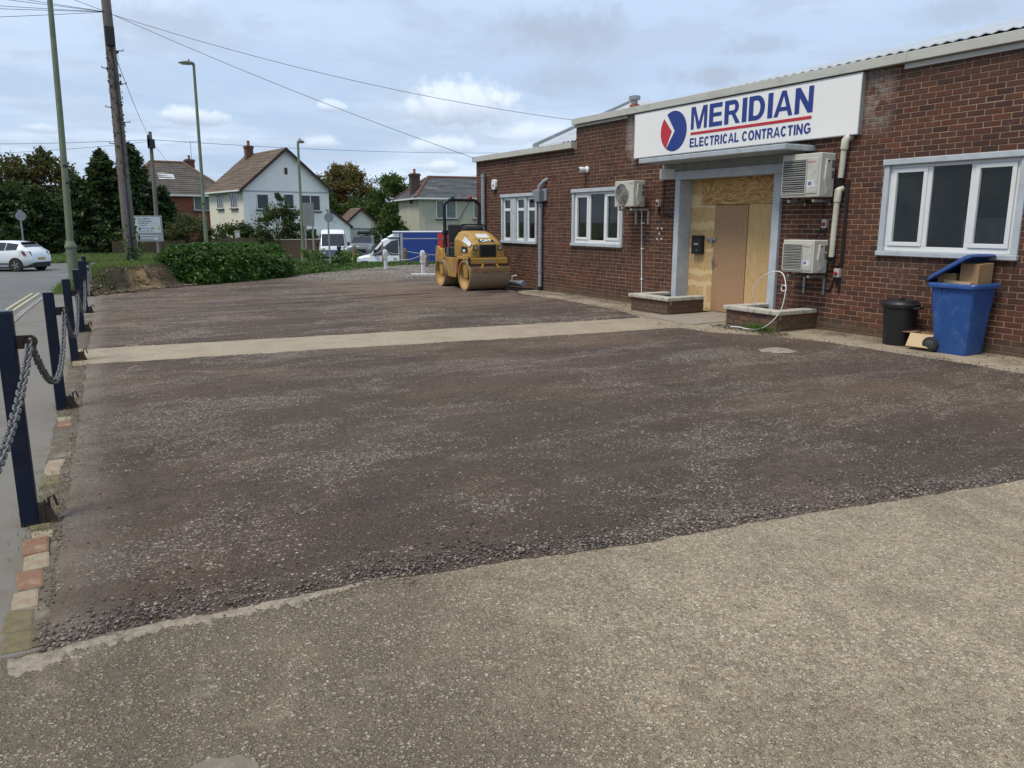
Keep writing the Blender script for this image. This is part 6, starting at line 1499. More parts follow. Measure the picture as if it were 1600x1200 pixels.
# posts and rope round the back of the parking area
M_wpost = mat('timber_post', (0.22, 0.155, 0.095), .85, (0.14, 0.10, 0.065), 6, .7, stretch=(4, 4, .6))
WP = [(9.76, 29.42, .76), (11.16, 29.99, .70), (11.93, 29.69, .62), (11.72, 27.07, .52)]
WL_ = ['leftmost wooden post on the back verge in front of the truck bonnet', 'wooden post on the back verge before the truck door', 'wooden post on the back verge before the blue truck body', 'wooden post behind the right-hand white post']
for (x, y, t), l in zip(WP, WL_):
    z = ground_z(x, y); o = thing('wooden_post', l, 'post', (x, y, z), 0, 'wooden posts on the back verge'); MB().cyl((0, 0, -.1), (0, 0, t - z), .085, 12).build('post', M_wpost, o, bev=.01); MB().lathe([(.086, t - z - .10), (.089, t - z - .10), (.089, t - z - .06), (.086, t - z - .06)], seg=12, cap=False).build('band', M_steel, o)
for k, (x, y, t, l) in enumerate(((9.83, 26.27, .71, 'white post standing in loose grey gravel, left of the pair'), (9.90, 23.12, .78, 'white post standing in loose grey gravel, nearest the roller'))):
    o = thing('white_post', l, 'post', (x, y, 0), 0, 'white posts in the loose gravel'); MB().rings([[(c[0] + lx, c[1], z) for c in [(w_, w_), (-w_, w_), (-w_, -w_), (w_, -w_)]] for z, w_, lx in ((-.05, .05, .0), (.35, .048, 0), (.40, .065, -.01), (t - .12, .062, -.012), (t - .05, .055, -.012), (t, .03, -.012))]).build('post', mat('white_post_paint', (0.66, 0.67, 0.69), .6, (0.5, 0.5, 0.5), 10), o); MB().box(-.075, -.065, -.05, .05, t - .32, t - .18).build('sticker', mat('pale_red_sticker', (0.5, 0.25, 0.22), .6), o)
M_rope = mat('pale_rope', (0.40, 0.41, 0.42), .7)
def rope(label, a, b, sag): 
    a, b = Vector(a), Vector(b); o = MB().tube([a.lerp(b, k / 14) + Vector((0, 0, -sag * 4 * (k / 14) * (1 - k / 14))) for k in range(15)], .014, 6).build('rope', M_rope); tag(o, label, 'rope', 'ropes between the posts')
rope('rope between the two posts in front of the truck cab', (9.76, 29.42, .66), (11.16, 29.99, .60), .24); rope('rope from the truck-door post to the post before the blue body', (11.16, 29.99, .60), (11.93, 29.69, .52), .16); rope('rope sagging across the blue truck body to the right-hand white post', (9.83, 26.27, .62), (9.90, 23.12, .66), .22); rope('rope from the right-hand white post to the wooden post behind it', (9.90, 23.12, .72), (11.72, 27.07, .44), .15); rope('rope from the last wooden post towards the roller', (11.93, 29.69, .52), (14.2, 27.8, .5), .15)
te = MB().box(-.55, .55, -.06, .06, -.02, .045).build('edging_plank', M_white); te.location = (9.95, 22.78, .03); te.rotation_euler = (0, 0, R(-29)); tag(te, 'white timber edging lying on the gravel by the white post', 'plank')
te = MB().box(-.8, .8, -.07, .07, -.02, .06).build('edging_plank', M_white); te.location = (13.1, 26.9, .03); te.rotation_euler = (0, 0, R(-25)); tag(te, 'white timber edging on the gravel behind the roller, farther off', 'plank')

# ================================================================== road roller
M_yel = mat('roller_yellow', (0.40, 0.235, 0.048), .5, (0.32, 0.185, 0.042), 4, .7, dirt=(0.16, 0.108, 0.055), dscale=4, damt=.75)
M_drum = mat('drum_steel', (0.31, 0.222, 0.148), .65, (0.23, 0.165, 0.112), 7, .8, .2, 40, metal=.0, stretch=(.5, 3, 3)); M_blk = mat('machine_black', (0.012, 0.012, 0.013), .5); M_seat = mat('seat_vinyl', (0.018, 0.018, 0.019), .6)
rl = thing('road_roller', 'yellow tandem road roller with black roll hoop parked by the brick wall', 'road roller', (8.92, 17.80, .028), R(-3))
def drum(yc):
    d_ = MB().lathe([(.325, -.525), (.36, -.525), (.36, .525), (.325, .525)], (0, yc, .36), 56, 'x', False).build('drum', M_drum, rl, smooth='auto')
    MB().lathe([(0.0, -.34), (.305, -.36), (.330, -.523)], (0, yc, .36), 48, 'x', False).build('drum_liner', M_yel, d_, smooth=True); MB().lathe([(0.0, .34), (.305, .36), (.330, .523)], (0, yc, .36), 48, 'x', False).build('drum_liner', M_yel, d_, smooth=True)
    for s in (-1, 1):
        MB().lathe([(.12, s * .345), (.12, s * .42), (.07, s * .42), (.07, s * .46), (0, s * .46)], (0, yc, .36), 20, 'x').build('hub', M_yel, d_, smooth='auto')
        for k in range(6): MB().cyl((s * .42, yc + .095 * math.cos(k * 1.047), .36 + .095 * math.sin(k * 1.047)), (s * .435, yc + .095 * math.cos(k * 1.047), .36 + .095 * math.sin(k * 1.047)), .014, 6).build('bolt', M_blk, d_)
drum(-.78); drum(.78)
rp = lambda mb_, n, m=M_yel, bev=.012, lab=None, sm=False: mb_.build(n, m, rl, bev=bev, label=lab, smooth=sm)
for s in (-1, 1):
    for yc, nm in ((-.78, 'front_fork'), (.78, 'rear_fork')):
        b = MB(); b.hexa([(s * .43, yc - .10, .30), (s * .485, yc - .10, .30), (s * .485, yc + .10, .30), (s * .43, yc + .10, .30), (s * .43, yc - .16, .84), (s * .485, yc - .16, .84), (s * .485, yc + .22, .84), (s * .43, yc + .22, .84)]); rp(b, nm)
    # rounded rear wing
    b = MB(); q = [(s * .47, .62, .62)] + [(s * .47, .62 + .36 * (1 - math.cos(t)), .62 + .40 * math.sin(t)) for t in [math.pi / 2 * k / 8 for k in range(9)]] + [(s * .47, 1.06, 1.02), (s * .47, 1.14, .62)]; b.prism(q, (s * .05, 0, 0)); rp(b, 'rear_wing')
# hood
def hsec(y, zb, zt, hb, ht, ch): return [(-hb, y, zb), (-hb, y, zt - ch * 1.6), (-ht, y, zt - ch * .3), (-ht + ch * .7, y, zt), (ht - ch * .7, y, zt), (ht, y, zt - ch * .3), (hb, y, zt - ch * 1.6), (hb, y, zb)]
hoodm = MB(); hoodm.rings([hsec(-1.02, .80, 1.07, .44, .40, .10), hsec(-1.0, .79, 1.13, .455, .37, .12), hsec(-.80, .78, 1.25, .46, .35, .14), hsec(-.52, .78, 1.365, .46, .34, .14), hsec(-.36, .78, 1.40, .46, .34, .13), hsec(-.05, .78, 1.41, .46, .34, .13)])
hood = rp(hoodm, 'hood', M_yel, .015)
MB().box(-.22, .22, -1.035, -1.015, .805, 1.095).build('grille', mat('grille_mesh', (0.03, 0.03, 0.03), .6, (0.015, 0.015, 0.015), 60), hood, bev=.01)
for i in range(9): MB().box(-.18, .18, -1.041, -1.0355, .83 + .026 * i, .838 + .026 * i).build('grille_bar', M_blk, hood)
for s in (-1, 1):
    hl = MB().box(s * .325 - .062, s * .325 + .062, -1.04, -1.0, .965, 1.085).build('headlight', M_blk, hood, bev=.01); MB().box(s * .325 - .045, s * .325 + .045, -1.046, -1.0405, .98, 1.065).build('lens', mat('lamp_glass', (0.33, 0.34, 0.34), .15, spec=.8), hl, bev=.006)
    for k in (-1, 1): MB().cyl((s * .325 + k * .045, -1.0, .905), (s * .325 + k * .045, -1.03, .905), .018, 10).build('indicator', mat('indicator_amber', (0.45, 0.33, 0.2), .3), hood)
    MB().box(s * .462 - .004, s * .462 + .004, -.86, -.50, .90, 1.04).build('side_grille', M_blk, hood); MB().box(s * .467 - .003, s * .467 + .003, -.74, -.60, .92, .98).build('side_label', M_white, hood)
    MB().box(s * .463 - .004, s * .463 + .004, -.36, -.14, .84, 1.2).build('side_panel', M_yel, hood, bev=.006)
    st = MB(); x0, x1 = s * .452, s * .372; st.poly([(x0, -.96, 1.045), (x0 + s * .004, -.55, 1.175), (x1 + s * .012, -.55, 1.29), (x1 + s * .024, -.96, 1.125)]); st.build('white_decal', mat('decal_white', (0.64, 0.66, 0.68), .4), hood)
hoodpt = lambda a, t: (a, -1.0 + .48 * t, 1.13 + .235 * t + .006 + (.012 * math.sin(math.pi * t)))
MB().poly([hoodpt(-.20, .04), hoodpt(.20, .04), hoodpt(.19, .34), hoodpt(-.19, .34)]).build('black_decal', M_blk, hood)
o_ = lettering('lettering', 'CAT', M_white, hood, lambda a, b: tuple(Vector(hoodpt(-.15 + a, .09 + b)) + Vector((0, -.002, .004))), .30, .20, .05)
MB().poly([tuple(Vector(hoodpt(a, t)) + Vector((0, 0, .003))) for a, t in ((-.17, .45), (.17, .45), (.15, .85), (-.15, .85))]).build('white_decal', MATS['decal_white'], hood)
rp(MB().box(-.49, .49, -1.12, -1.02, .64, .775), 'bumper'); rp(MB().box(-.17, .17, -1.126, -1.1205, .665, .745), 'bumper_recess', M_drum, 0)
for s in (-1, 1): rp(MB().box(s * .50 - .012, s * .50 + .012, -1.12, -1.0, .61, .80), 'bumper_end', M_blk)
rp(MB().box(-.50, .50, -1.02, -.30, .735, .795), 'front_frame')
rp(MB().box(-.525, .525, -1.185, -1.15, .455, .565), 'scraper', mat('muddy_yellow', (0.27, 0.155, 0.05), .7, (0.17, 0.11, 0.06), 8, .8))
for s in (-1, 1): b = MB(); b.hexa([(s * .26 - .03, -1.19, .50), (s * .26 + .03, -1.19, .50), (s * .26 + .03, -1.17, .50), (s * .26 - .03, -1.17, .50), (s * .17 - .03, -1.14, .64), (s * .17 + .03, -1.14, .64), (s * .17 + .03, -1.12, .64), (s * .17 - .03, -1.12, .64)]); rp(b, 'scraper_arm')
b = MB(); b.hexa([(-.50, -.20, .28), (.50, -.20, .28), (.50, .30, .28), (-.50, .30, .28), (-.50, -.36, .76), (.50, -.36, .76), (.50, .52, .76), (-.50, .52, .76)]); rp(b, 'centre_frame')
rp(MB().box(-.507, -.495, -.12, .10, .44, .58), 'frame_recess', M_drum, 0); rp(MB().cyl((-.50, -.34, .40), (-.50, -.34, .66), .035, 12), 'steering_ram', mat('ram_red', (0.38, 0.06, 0.03), .5), 0)
rp(MB().box(-.47, .47, .50, 1.12, .72, .96), 'rear_body'); rp(MB().box(-.48, .48, -.04, .52, .76, .80), 'platform', M_blk); rp(MB().box(-.46, -.24, .30, .62, .80, 1.0), 'step_box', mat('dark_grey_box', (0.10, 0.11, 0.11), .6)); rp(MB().box(-.12, .32, -.03, .10, .80, 1.30), 'dashboard', M_blk)
st = rp(MB().box(-.26, .24, .34, .78, 1.0, 1.12), 'seat', M_seat, .04); b = MB(); b.rings([[(x, .74 + .10 * t + (.02 if abs(x) > .15 else 0) + dy, 1.10 + .46 * t) for dy in (0,) for x in (-.25, -.18, 0, .17, .23)] + [(x, .84 + .10 * t, 1.10 + .46 * t) for x in (.23, 0, -.25)] for t in (0, .4, .85, 1)]); b.build('seat_back', M_seat, st, smooth=False, bev=.03)
rp(MB().cyl((-.12, .20, 1.42), (.40, .16, 1.44), .105, 18), 'console_roll', M_seat, .02); rp(MB().tube([(.05, .0, 1.25), (.02, .16, 1.38)], .03, 8), 'steering_column', M_blk, 0); rp(MB().tube([(.02 + .17 * math.cos(t), .18 + .10 * math.sin(t), 1.40 + .12 * math.sin(t)) for t in [2 * math.pi * k / 20 for k in range(21)]], .014, 6), 'steering_wheel', M_blk, 0)
rp(MB().tube(smooth_path([(-.30, .02, .82), (-.30, .02, 1.40), (-.26, .02, 1.53), (-.16, .02, 1.56), (.28, .02, 1.56), (.38, .02, 1.53), (.42, .02, 1.42), (.42, .02, .82)], 4), .017, 8), 'hand_rail', M_blk, 0, None, True)
for s in (-1, 1): rp(MB().tube(smooth_path([(s * .46, .30, .82), (s * .46, .30, 1.12), (s * .46, .36, 1.2), (s * .46, .62, 1.2), (s * .46, .68, 1.1), (s * .46, .68, .96)], 4), .014, 8), 'arm_rail', M_blk, 0, None, True)
rops = rp(MB().tube(smooth_path([(-.44, .52, .84), (-.47, .52, 1.3), (-.485, .52, 1.95), (-.46, .52, 2.08), (-.36, .52, 2.155), (-.24, .52, 2.17), (.24, .52, 2.17), (.36, .52, 2.155), (.46, .52, 2.08), (.485, .52, 1.95), (.47, .52, 1.3), (.44, .52, .84)], 5), .042, 10), 'roll_hoop', M_blk, 0, None, True)
for s in (-1, 1): MB().box(s * .47 - .06, s * .47 + .06, .46, .58, 1.30, 1.42).build('hoop_hinge', M_blk, rops, bev=.01)
MB().lathe([(.055, 2.2), (.055, 2.25), (.03, 2.27), (0, 2.27)], (-.26, .52, 0), 12).build('beacon', mat('beacon_green', (0.01, 0.12, 0.05), .3), rops, smooth='auto'); MB().lathe([(.055, 2.2), (.055, 2.25), (.03, 2.27), (0, 2.27)], (.22, .52, 0), 12).build('beacon', mat('beacon_red', (0.4, 0.04, 0.05), .3), rops, smooth='auto')

# ================================================================== vehicles (front towards local +x)
def sec(zb, zs, zr, wb, ws, wr): return [(0, zb), (wb * .9, zb), (wb, zb + .10), (ws * 1.02, (zb + zs) / 2), (ws, zs), (wr, zr - .08), (wr * .86, zr - .01), (0, zr)]
def loft_body(parent, stations, mbody, side_glass, top_glass, name='body', mglass=None):
    mb_ = MB(); R_ = []
    for x, s in stations:
        R_.append([(x, y, z) for y, z in s] + [(x, -y, z) for y, z in reversed(s[1:-1])])
    mb_.rings(R_); body = mb_.build(name, mbody, parent, smooth='auto')
    def inset(q, off, k=.10):
        q = [Vector(p) for p in q]; c = sum(q, Vector()) / 4; n_ = (q[2] - q[0]).cross(q[3] - q[1]).normalized()
        if n_.dot(c - Vector((c.x * .9, 0, .6))) < 0: n_ = -n_
        return [p.lerp(c, k) + n_ * off for p in q]
    for i, j in side_glass:
        for s in (1, -1):
            a, b = stations[i], stations[j]; q = [(a[0], s * a[1][4][0], a[1][4][1]), (b[0], s * b[1][4][0], b[1][4][1]), (b[0], s * b[1][5][0], b[1][5][1]), (a[0], s * a[1][5][0], a[1][5][1])]
            MB().poly(inset(q, .012, .07)).build('window', mglass or M_carglass, body)
    for i, j in top_glass:
        a, b = stations[i], stations[j]; q = [(a[0], -a[1][5][0], a[1][6][1]), (a[0], a[1][5][0], a[1][6][1]), (b[0], b[1][5][0], b[1][6][1]), (b[0], -b[1][5][0], b[1][6][1])]
        MB().poly(inset(q, .015, .05)).build('windscreen', mglass or M_carglass, body)
    return body
def wheel(parent, x, y, r_, wd=.2, rim=None):
    t = MB().lathe([(r_ * .62, -wd / 2), (r_ * .95, -wd / 2), (r_, -wd * .35), (r_, wd * .35), (r_ * .95, wd / 2), (r_ * .62, wd / 2)], (x, y, r_), 26, 'y').build('wheel', M_rubber, parent, smooth='auto')
    s = 1 if y > 0 else -1
    MB().lathe([(0, s * wd * .40), (r_ * .64, s * wd * .40), (r_ * .64, s * wd * .52), (r_ * .58, s * wd * .53), (r_ * .55, s * wd * .42), (0, s * wd * .42)], (x, y, r_), 26, 'y').build('rim', rim or mat('alloy_dark', (0.06, 0.06, 0.06), .4), t)
    sp = MB()
    for k in range(5):
        a = k * 1.2566; sp.hexa([(x + math.cos(a + d_) * rr, y + s * wd * .44, r_ + math.sin(a + d_) * rr) for rr, d_ in ((.03, -.6), (r_ * .58, -.16), (r_ * .58, .16), (.03, .6))] + [(x + math.cos(a + d_) * rr, y + s * wd * .52, r_ + math.sin(a + d_) * rr) for rr, d_ in ((.03, -.6), (r_ * .58, -.16), (r_ * .58, .16), (.03, .6))])
    sp.build('spokes', mat('alloy_silver', (0.42, 0.42, 0.43), .35, metal=.5), t)
M_carw = mat('white_car_paint', (0.68, 0.72, 0.76), .25, (0.66, 0.70, 0.74), 1, coat=.6)
cz = ground_z(-2.5, 46.3) + .02
car = thing('car', 'white hatchback driving away to the left on the main road', 'car', (-2.5, 46.3, cz), R(145))
CS = [(2.0, sec(.30, .55, .62, .55, .62, .55)), (1.85, sec(.20, .60, .72, .78, .78, .66)), (1.35, sec(.18, .78, .90, .84, .84, .72)), (.85, sec(.18, .90, .98, .85, .85, .74)), (.25, sec(.18, .96, 1.40, .85, .85, .62)), (-.15, sec(.18, .97, 1.47, .85, .85, .63)), (-.75, sec(.18, .99, 1.46, .86, .86, .62)), (-1.35, sec(.20, 1.02, 1.38, .86, .85, .58)), (-1.62, sec(.26, 1.04, 1.16, .84, .82, .58)), (-1.85, sec(.34, .92, .98, .78, .76, .6)), (-1.97, sec(.42, .70, .76, .70, .68, .58))]
cb_ = loft_body(car, CS, M_carw, [(4, 5), (5, 6), (6, 7)], [(3, 4), (8, 7)])
for x in (1.22, -1.24):
    for s in (1, -1):
        MB().lathe([(.0, s * .02), (.36, s * .02), (.36, s * -.0), (.0, 0)], (x, s * .865, .31), 24, 'y').build('wheel_arch', M_blk, cb_); wheel(car, x, s * .80, .31, .2)
for s in (1, -1):
    MB().hexa([(-1.50, s * .78, .78), (-1.93, s * .60, .76), (-1.95, s * .62, .76), (-1.72, s * .86, .78), (-1.42, s * .78, .96), (-1.86, s * .58, .96), (-1.89, s * .60, .96), (-1.62, s * .87, .96)]).build('tail_light', mat('tail_red', (0.16, 0.012, 0.025), .25), cb_, bev=.01)
    MB().box(-.85, .9, s * .872 - .008, s * .872 + .008, .34, .40).build('side_strip', M_blk, cb_)
MB().box(-2.01, -1.96, -.56, .56, .20, .44).build('rear_diffuser', M_blk, cb_, bev=.03); MB().box(-2.0, -1.965, -.26, .26, .56, .67).build('number_plate', mat('yellow_plate', (0.52, 0.40, 0.10), .5), cb_)
MB().box(-1.46, -1.36, -.52, .52, 1.37, 1.40).build('spoiler', M_blk, cb_, bev=.01); MB().box(-1.2, 1.1, -.84, .84, .14, .20).build('underbody', M_blk, car)

M_vanw = mat('white_van_paint', (0.66, 0.69, 0.72), .3, (0.63, 0.66, 0.69), 1, coat=.4); M_vblue = mat('delivery_blue', (0.018, 0.052, 0.24), .45, (0.016, 0.046, 0.21), 2); M_vred = mat('livery_red', (0.46, 0.05, 0.035), .5, (0.35, 0.03, 0.03), 3)
tz = ground_z(17.5, 44.8) + .02
tr_ = thing('delivery_truck', 'white-cabbed delivery truck with blue box body beyond the back verge', 'truck', (17.75, 44.7, tz), R(180 - 21))
TS = [(3.15, sec(.45, .80, .95, .75, .85, .8)), (3.05, sec(.35, 1.0, 1.12, .95, .95, .82)), (2.2, sec(.35, 1.22, 1.32, 1.0, 1.0, .86)), (1.85, sec(.35, 1.28, 1.42, 1.0, 1.0, .86)), (1.15, sec(.35, 1.32, 2.22, 1.0, 1.0, .84)), (.95, sec(.35, 1.32, 2.32, 1.0, 1.0, .86)), (.15, sec(.35, 1.32, 2.36, 1.0, 1.0, .88))]
cab_ = loft_body(tr_, TS, M_vanw, [(4, 6)], [(3, 4)], 'cab')
for s in (1, -1):
    MB().poly([(1.75, s * 1.012, 1.36), (1.16, s * 1.012, 1.36), (1.12, s * .93, 2.02)]).build('quarter_window', M_carglass, cab_); MB().hexa([(2.95, s * .60, .86), (3.12, s * .60, .86), (3.06, s * .92, .86), (2.85, s * .97, .86), (2.85, s * .60, 1.08), (3.06, s * .60, 1.04), (3.0, s * .90, 1.04), (2.7, s * .97, 1.1)]).build('headlight', mat('head_lens', (0.5, 0.52, 0.54), .15), cab_, bev=.02)
    MB().box(1.45, 1.62, s * 1.03, s * 1.22, 1.35, 1.70).build('wing_mirror', M_blk, cab_, bev=.03); MB().box(.30, .48, s * 1.03, s * 1.045, 1.12, 1.17).build('door_handle', M_blk, cab_); MB().box(1.95, 2.3, s * .99, s * 1.02, .98, 1.04).build('side_lamp', mat('sign_blue', (0.022, 0.047, 0.235), .4), cab_)
lettering('lettering', 'TESCO', M_vred, cab_, lambda a, b: (1.15 - a, 1.035, .66 + b), .82, .19, .04); MB().box(3.10, 3.17, -.55, .55, .62, .86).build('grille', M_blk, cab_, bev=.02); MB().box(3.0, 3.18, -.9, .9, .35, .58).build('bumper', mat('bumper_grey', (0.05, 0.05, 0.05), .6), cab_, bev=.04)
bx_ = MB().box(-4.1, .08, -1.05, 1.05, .62, 2.66).build('box_body', M_vblue, tr_, bev=.03); MB().box(-4.1, .5, -1.06, 1.06, 2.665, 2.74).build('roof_cap', M_vanw, bx_, bev=.03); MB().hexa([(.1, -1.0, 2.38), (.85, -.9, 2.38), (.85, .9, 2.38), (.1, 1.0, 2.38), (.1, -1.0, 2.66), (.35, -.9, 2.64), (.35, .9, 2.64), (.1, 1.0, 2.66)]).build('wind_deflector', M_vanw, bx_, bev=.04)
for s in (1, -1):
    MB().box(-2.02, -.10, s * 1.055 - .012, s * 1.055 + .012, .70, 2.28).build('roller_shutter', M_vblue, bx_)
    for z in range(12): MB().box(-2.0, -.12, s * 1.07 - .004, s * 1.07 + .004, .72 + .13 * z, .835 + .13 * z).build('shutter_slat', M_vblue, bx_)
    MB().box(-.09, .06, s * 1.062 - .012, s * 1.062 + .012, .66, 2.62).build('corner_post', mat('trim_grey', (0.33, 0.35, 0.38), .5), bx_); MB().box(-2.78, -.1, s * 1.062 - .010, s * 1.062 + .010, 2.285, 2.35).build('rail', MATS['trim_grey'], bx_)
    MB().box(-4.05, -2.12, s * 1.062 - .010, s * 1.062 + .010, .68, 2.62).build('red_livery_panel', M_vred, bx_); MB().lathe([(0, s * .0), (.42, s * .0), (.42, s * .012), (0, s * .012)], (-3.2, s * 1.074, 1.75), 20, 'y').build('livery_picture', mat('livery_mix', (0.42, 0.10, 0.05), .5, (0.10, 0.06, 0.05), 5, .5), bx_); MB().box(-2.5, -2.2, s * 1.075 - .003, s * 1.075 + .003, 1.35, 1.48).build('livery_label', M_white, bx_)
MB().box(-4.1, .1, -.95, .95, .38, .60).build('chassis', M_blk, tr_)
for x in (2.25, -2.4):
    for s in (1, -1): wheel(tr_, x, s * .88, .35, .24)
vz = ground_z(16.4, 53.4) + .02
cv_ = thing('camper_van', 'white and grey-blue camper van facing the camera beyond the verge', 'van', (16.6, 54.6, vz), R(-107))
VS = [(2.2, sec(.40, 1.0, 1.08, .82, .86, .80)), (2.12, sec(.30, 1.15, 1.22, .90, .90, .80)), (1.6, sec(.28, 1.22, 2.05, .92, .92, .76)), (1.3, sec(.28, 1.22, 2.25, .92, .92, .78)), (0, sec(.28, 1.22, 2.32, .92, .92, .78)), (-1.9, sec(.30, 1.22, 2.28, .92, .92, .76)), (-2.15, sec(.4, 1.2, 2.0, .88, .88, .7))]
vb = loft_body(cv_, VS, M_vanw, [(2, 3), (3, 4), (4, 5)], [(1, 2)]); MB().box(2.14, 2.215, -.86, .86, .52, .98).build('front_panel', mat('grey_blue_paint', (0.10, 0.15, 0.19), .4), vb, bev=.02); MB().box(2.15, 2.26, -.9, .9, .38, .52).build('bumper', M_blk, vb, bev=.03)
for s in (1, -1): MB().lathe([(0, 2.235), (.09, 2.23), (.105, 2.20), (.105, 2.15)], (0, s * .62, .80), 16, 'x').build('headlight', MATS['head_lens'], vb); MB().box(1.75, 1.9, s * .95, s * 1.12, 1.25, 1.5).build('wing_mirror', M_blk, vb, bev=.03)
for x in (1.45, -1.3):
    for s in (1, -1): wheel(cv_, x, s * .80, .32)
sz_ = ground_z(19.4, 56.8) + .02
sv = thing('estate_car', 'silver-grey four-wheel-drive car parked in front of the garage', 'car', (20.2, 58.6, sz_), R(-118))
SS = [(2.2, sec(.40, .85, .95, .75, .85, .75)), (2.1, sec(.32, 1.0, 1.08, .90, .90, .78)), (1.1, sec(.30, 1.14, 1.20, .92, .92, .80)), (.95, sec(.30, 1.15, 1.26, .92, .92, .8)), (.35, sec(.30, 1.16, 1.74, .92, .92, .70)), (-.9, sec(.30, 1.16, 1.80, .92, .92, .70)), (-2.0, sec(.32, 1.16, 1.74, .90, .90, .68)), (-2.2, sec(.45, 1.05, 1.2, .85, .85, .7))]
sb_ = loft_body(sv, SS, mat('grey_car_paint', (0.13, 0.15, 0.16), .3, coat=.5), [(4, 5), (5, 6)], [(3, 4)]); MB().box(2.16, 2.23, -.5, .5, .6, .85).build('grille', M_blk, sb_, bev=.02)
for s in (1, -1): MB().box(2.08, 2.2, s * .74 - .14, s * .74 + .14, .82, .95).build('headlight', MATS['head_lens'], sb_, bev=.02); MB().box(-1.6, .4, s * .55 - .02, s * .55 + .02, 1.83, 1.87).build('roof_rail', M_blk, sb_)
MB().box(-1.4, .1, -.45, .45, 1.88, 2.14).build('roof_box', M_blk, sb_, bev=.08)
for x in (1.4, -1.35):
    for s in (1, -1): wheel(sv, x, s * .82, .36)

# motorcyclist waiting by the verge, in front of the camper van
mz = ground_z(14.6, 47.4) + .02
mc = thing('motorcycle', 'dark motorcycle with round headlight in front of the camper van', 'motorcycle', (14.95, 48.0, mz), R(-107))
for x in (.68, -.68): MB().lathe([(.20, -.05), (.29, -.055), (.31, 0), (.29, .055), (.20, .05)], (x, 0, .31), 22, 'y').build('wheel', M_rubber, mc, smooth='auto'); 
MB().rings([[(x, y, z) for y, z in ((0, zb), (w_, (zb + zt) / 2), (0, zt), (-w_, (zb + zt) / 2))] for x, zb, zt, w_ in ((.45, .55, .95, .12), (.2, .40, 1.0, .18), (-.1, .38, .86, .18), (-.6, .60, .85, .13), (-.95, .75, .88, .06))]).build('body', mat('dark_fairing', (0.02, 0.022, 0.026), .3), mc, smooth='auto')
MB().tube([(.68, .08, .31), (.42, .10, 1.0)], .03, 8).build('fork', M_steel, mc); MB().tube([(.68, -.08, .31), (.42, -.10, 1.0)], .03, 8).build('fork', M_steel, mc); MB().lathe([(0, .62), (.09, .61), (.10, .52), (.04, .46)], (0, 0, .90), 16, 'x').build('headlight', mat('bright_lens', (0.75, 0.76, 0.74), .1), mc, smooth='auto'); MB().tube([(.34, -.36, 1.05), (.44, -.12, 1.06), (.44, .12, 1.06), (.34, .36, 1.05)], .016, 8).build('handlebar', M_steel, mc)
def skin_body(name, material, parent, verts, edges, radii, root=0, levels=2):
    me = bpy.data.meshes.new(name); me.from_pydata(verts, edges, []); o = bpy.data.objects.new(name, me); link(o, parent); me.materials.append(material)
    m_ = o.modifiers.new('skin', 'SKIN'); m_.use_smooth_shade = True
    for i, r in enumerate(radii): me.skin_vertices[0].data[i].radius = (r, r) if not isinstance(r, tuple) else r
    me.skin_vertices[0].data[root].use_root = True
    o.modifiers.new('sub', 'SUBSURF').levels = levels; o.modifiers['sub'].render_levels = levels
    return o
rd = thing('person', 'motorcyclist in black jacket and dark helmet astride the motorcycle', 'person', (14.95, 48.0, mz), R(-107))
bv = [(-.20, 0, .92), (-.14, 0, 1.15), (-.06, 0, 1.38), (-.04, 0, 1.50), (-.02, 0, 1.60)]; be = [(0, 1), (1, 2), (2, 3), (3, 4)]; br_ = [(.17, .14), (.17, .13), (.19, .13), (.07, .07), (.08, .09)]
for s in (1, -1):
    i0 = len(bv); bv += [(-.05, s * .20, 1.42), (.10, s * .33, 1.20), (.31, s * .34, 1.07), (.37, s * .33, 1.06)]; be += [(2, i0), (i0, i0 + 1), (i0 + 1, i0 + 2), (i0 + 2, i0 + 3)]; br_ += [.08, .062, .05, .045]
    i1 = len(bv); bv += [(-.15, s * .13, .88), (.18, s * .24, .74), (.0, s * .24, .35), (-.02, s * .24, .08), (.12, s * .25, .05)]; be += [(0, i1), (i1, i1 + 1), (i1 + 1, i1 + 2), (i1 + 2, i1 + 3), (i1 + 3, i1 + 4)]; br_ += [.10, .08, .06, .055, .05]
bd = skin_body('body', mat('black_leathers', (0.014, 0.014, 0.016), .55), rd, bv, be, br_)
MB().lathe([(0, 1.52), (.09, 1.53), (.13, 1.60), (.14, 1.68), (.12, 1.77), (.06, 1.825), (0, 1.835)], (.0, 0, 0), 20).build('helmet', mat('dark_helmet', (0.012, 0.013, 0.016), .2), bd, smooth='auto'); MB().rings([[(.02 + (.128 + k) * math.cos(t), (.128 + k) * math.sin(t), z) for t in [R(-55 + 110 * j / 10) for j in range(11)]] for z, k in ((1.62, .0), (1.68, .008), (1.74, -.006))], False, False).build('visor', M_carglass, bd, smooth=True)
MB().box(.19, .23, -.30, -.08, .62, .80).build('reflective_patch', mat('hi_vis_yellow', (0.60, 0.75, 0.05), .6), bd, bev=.02)

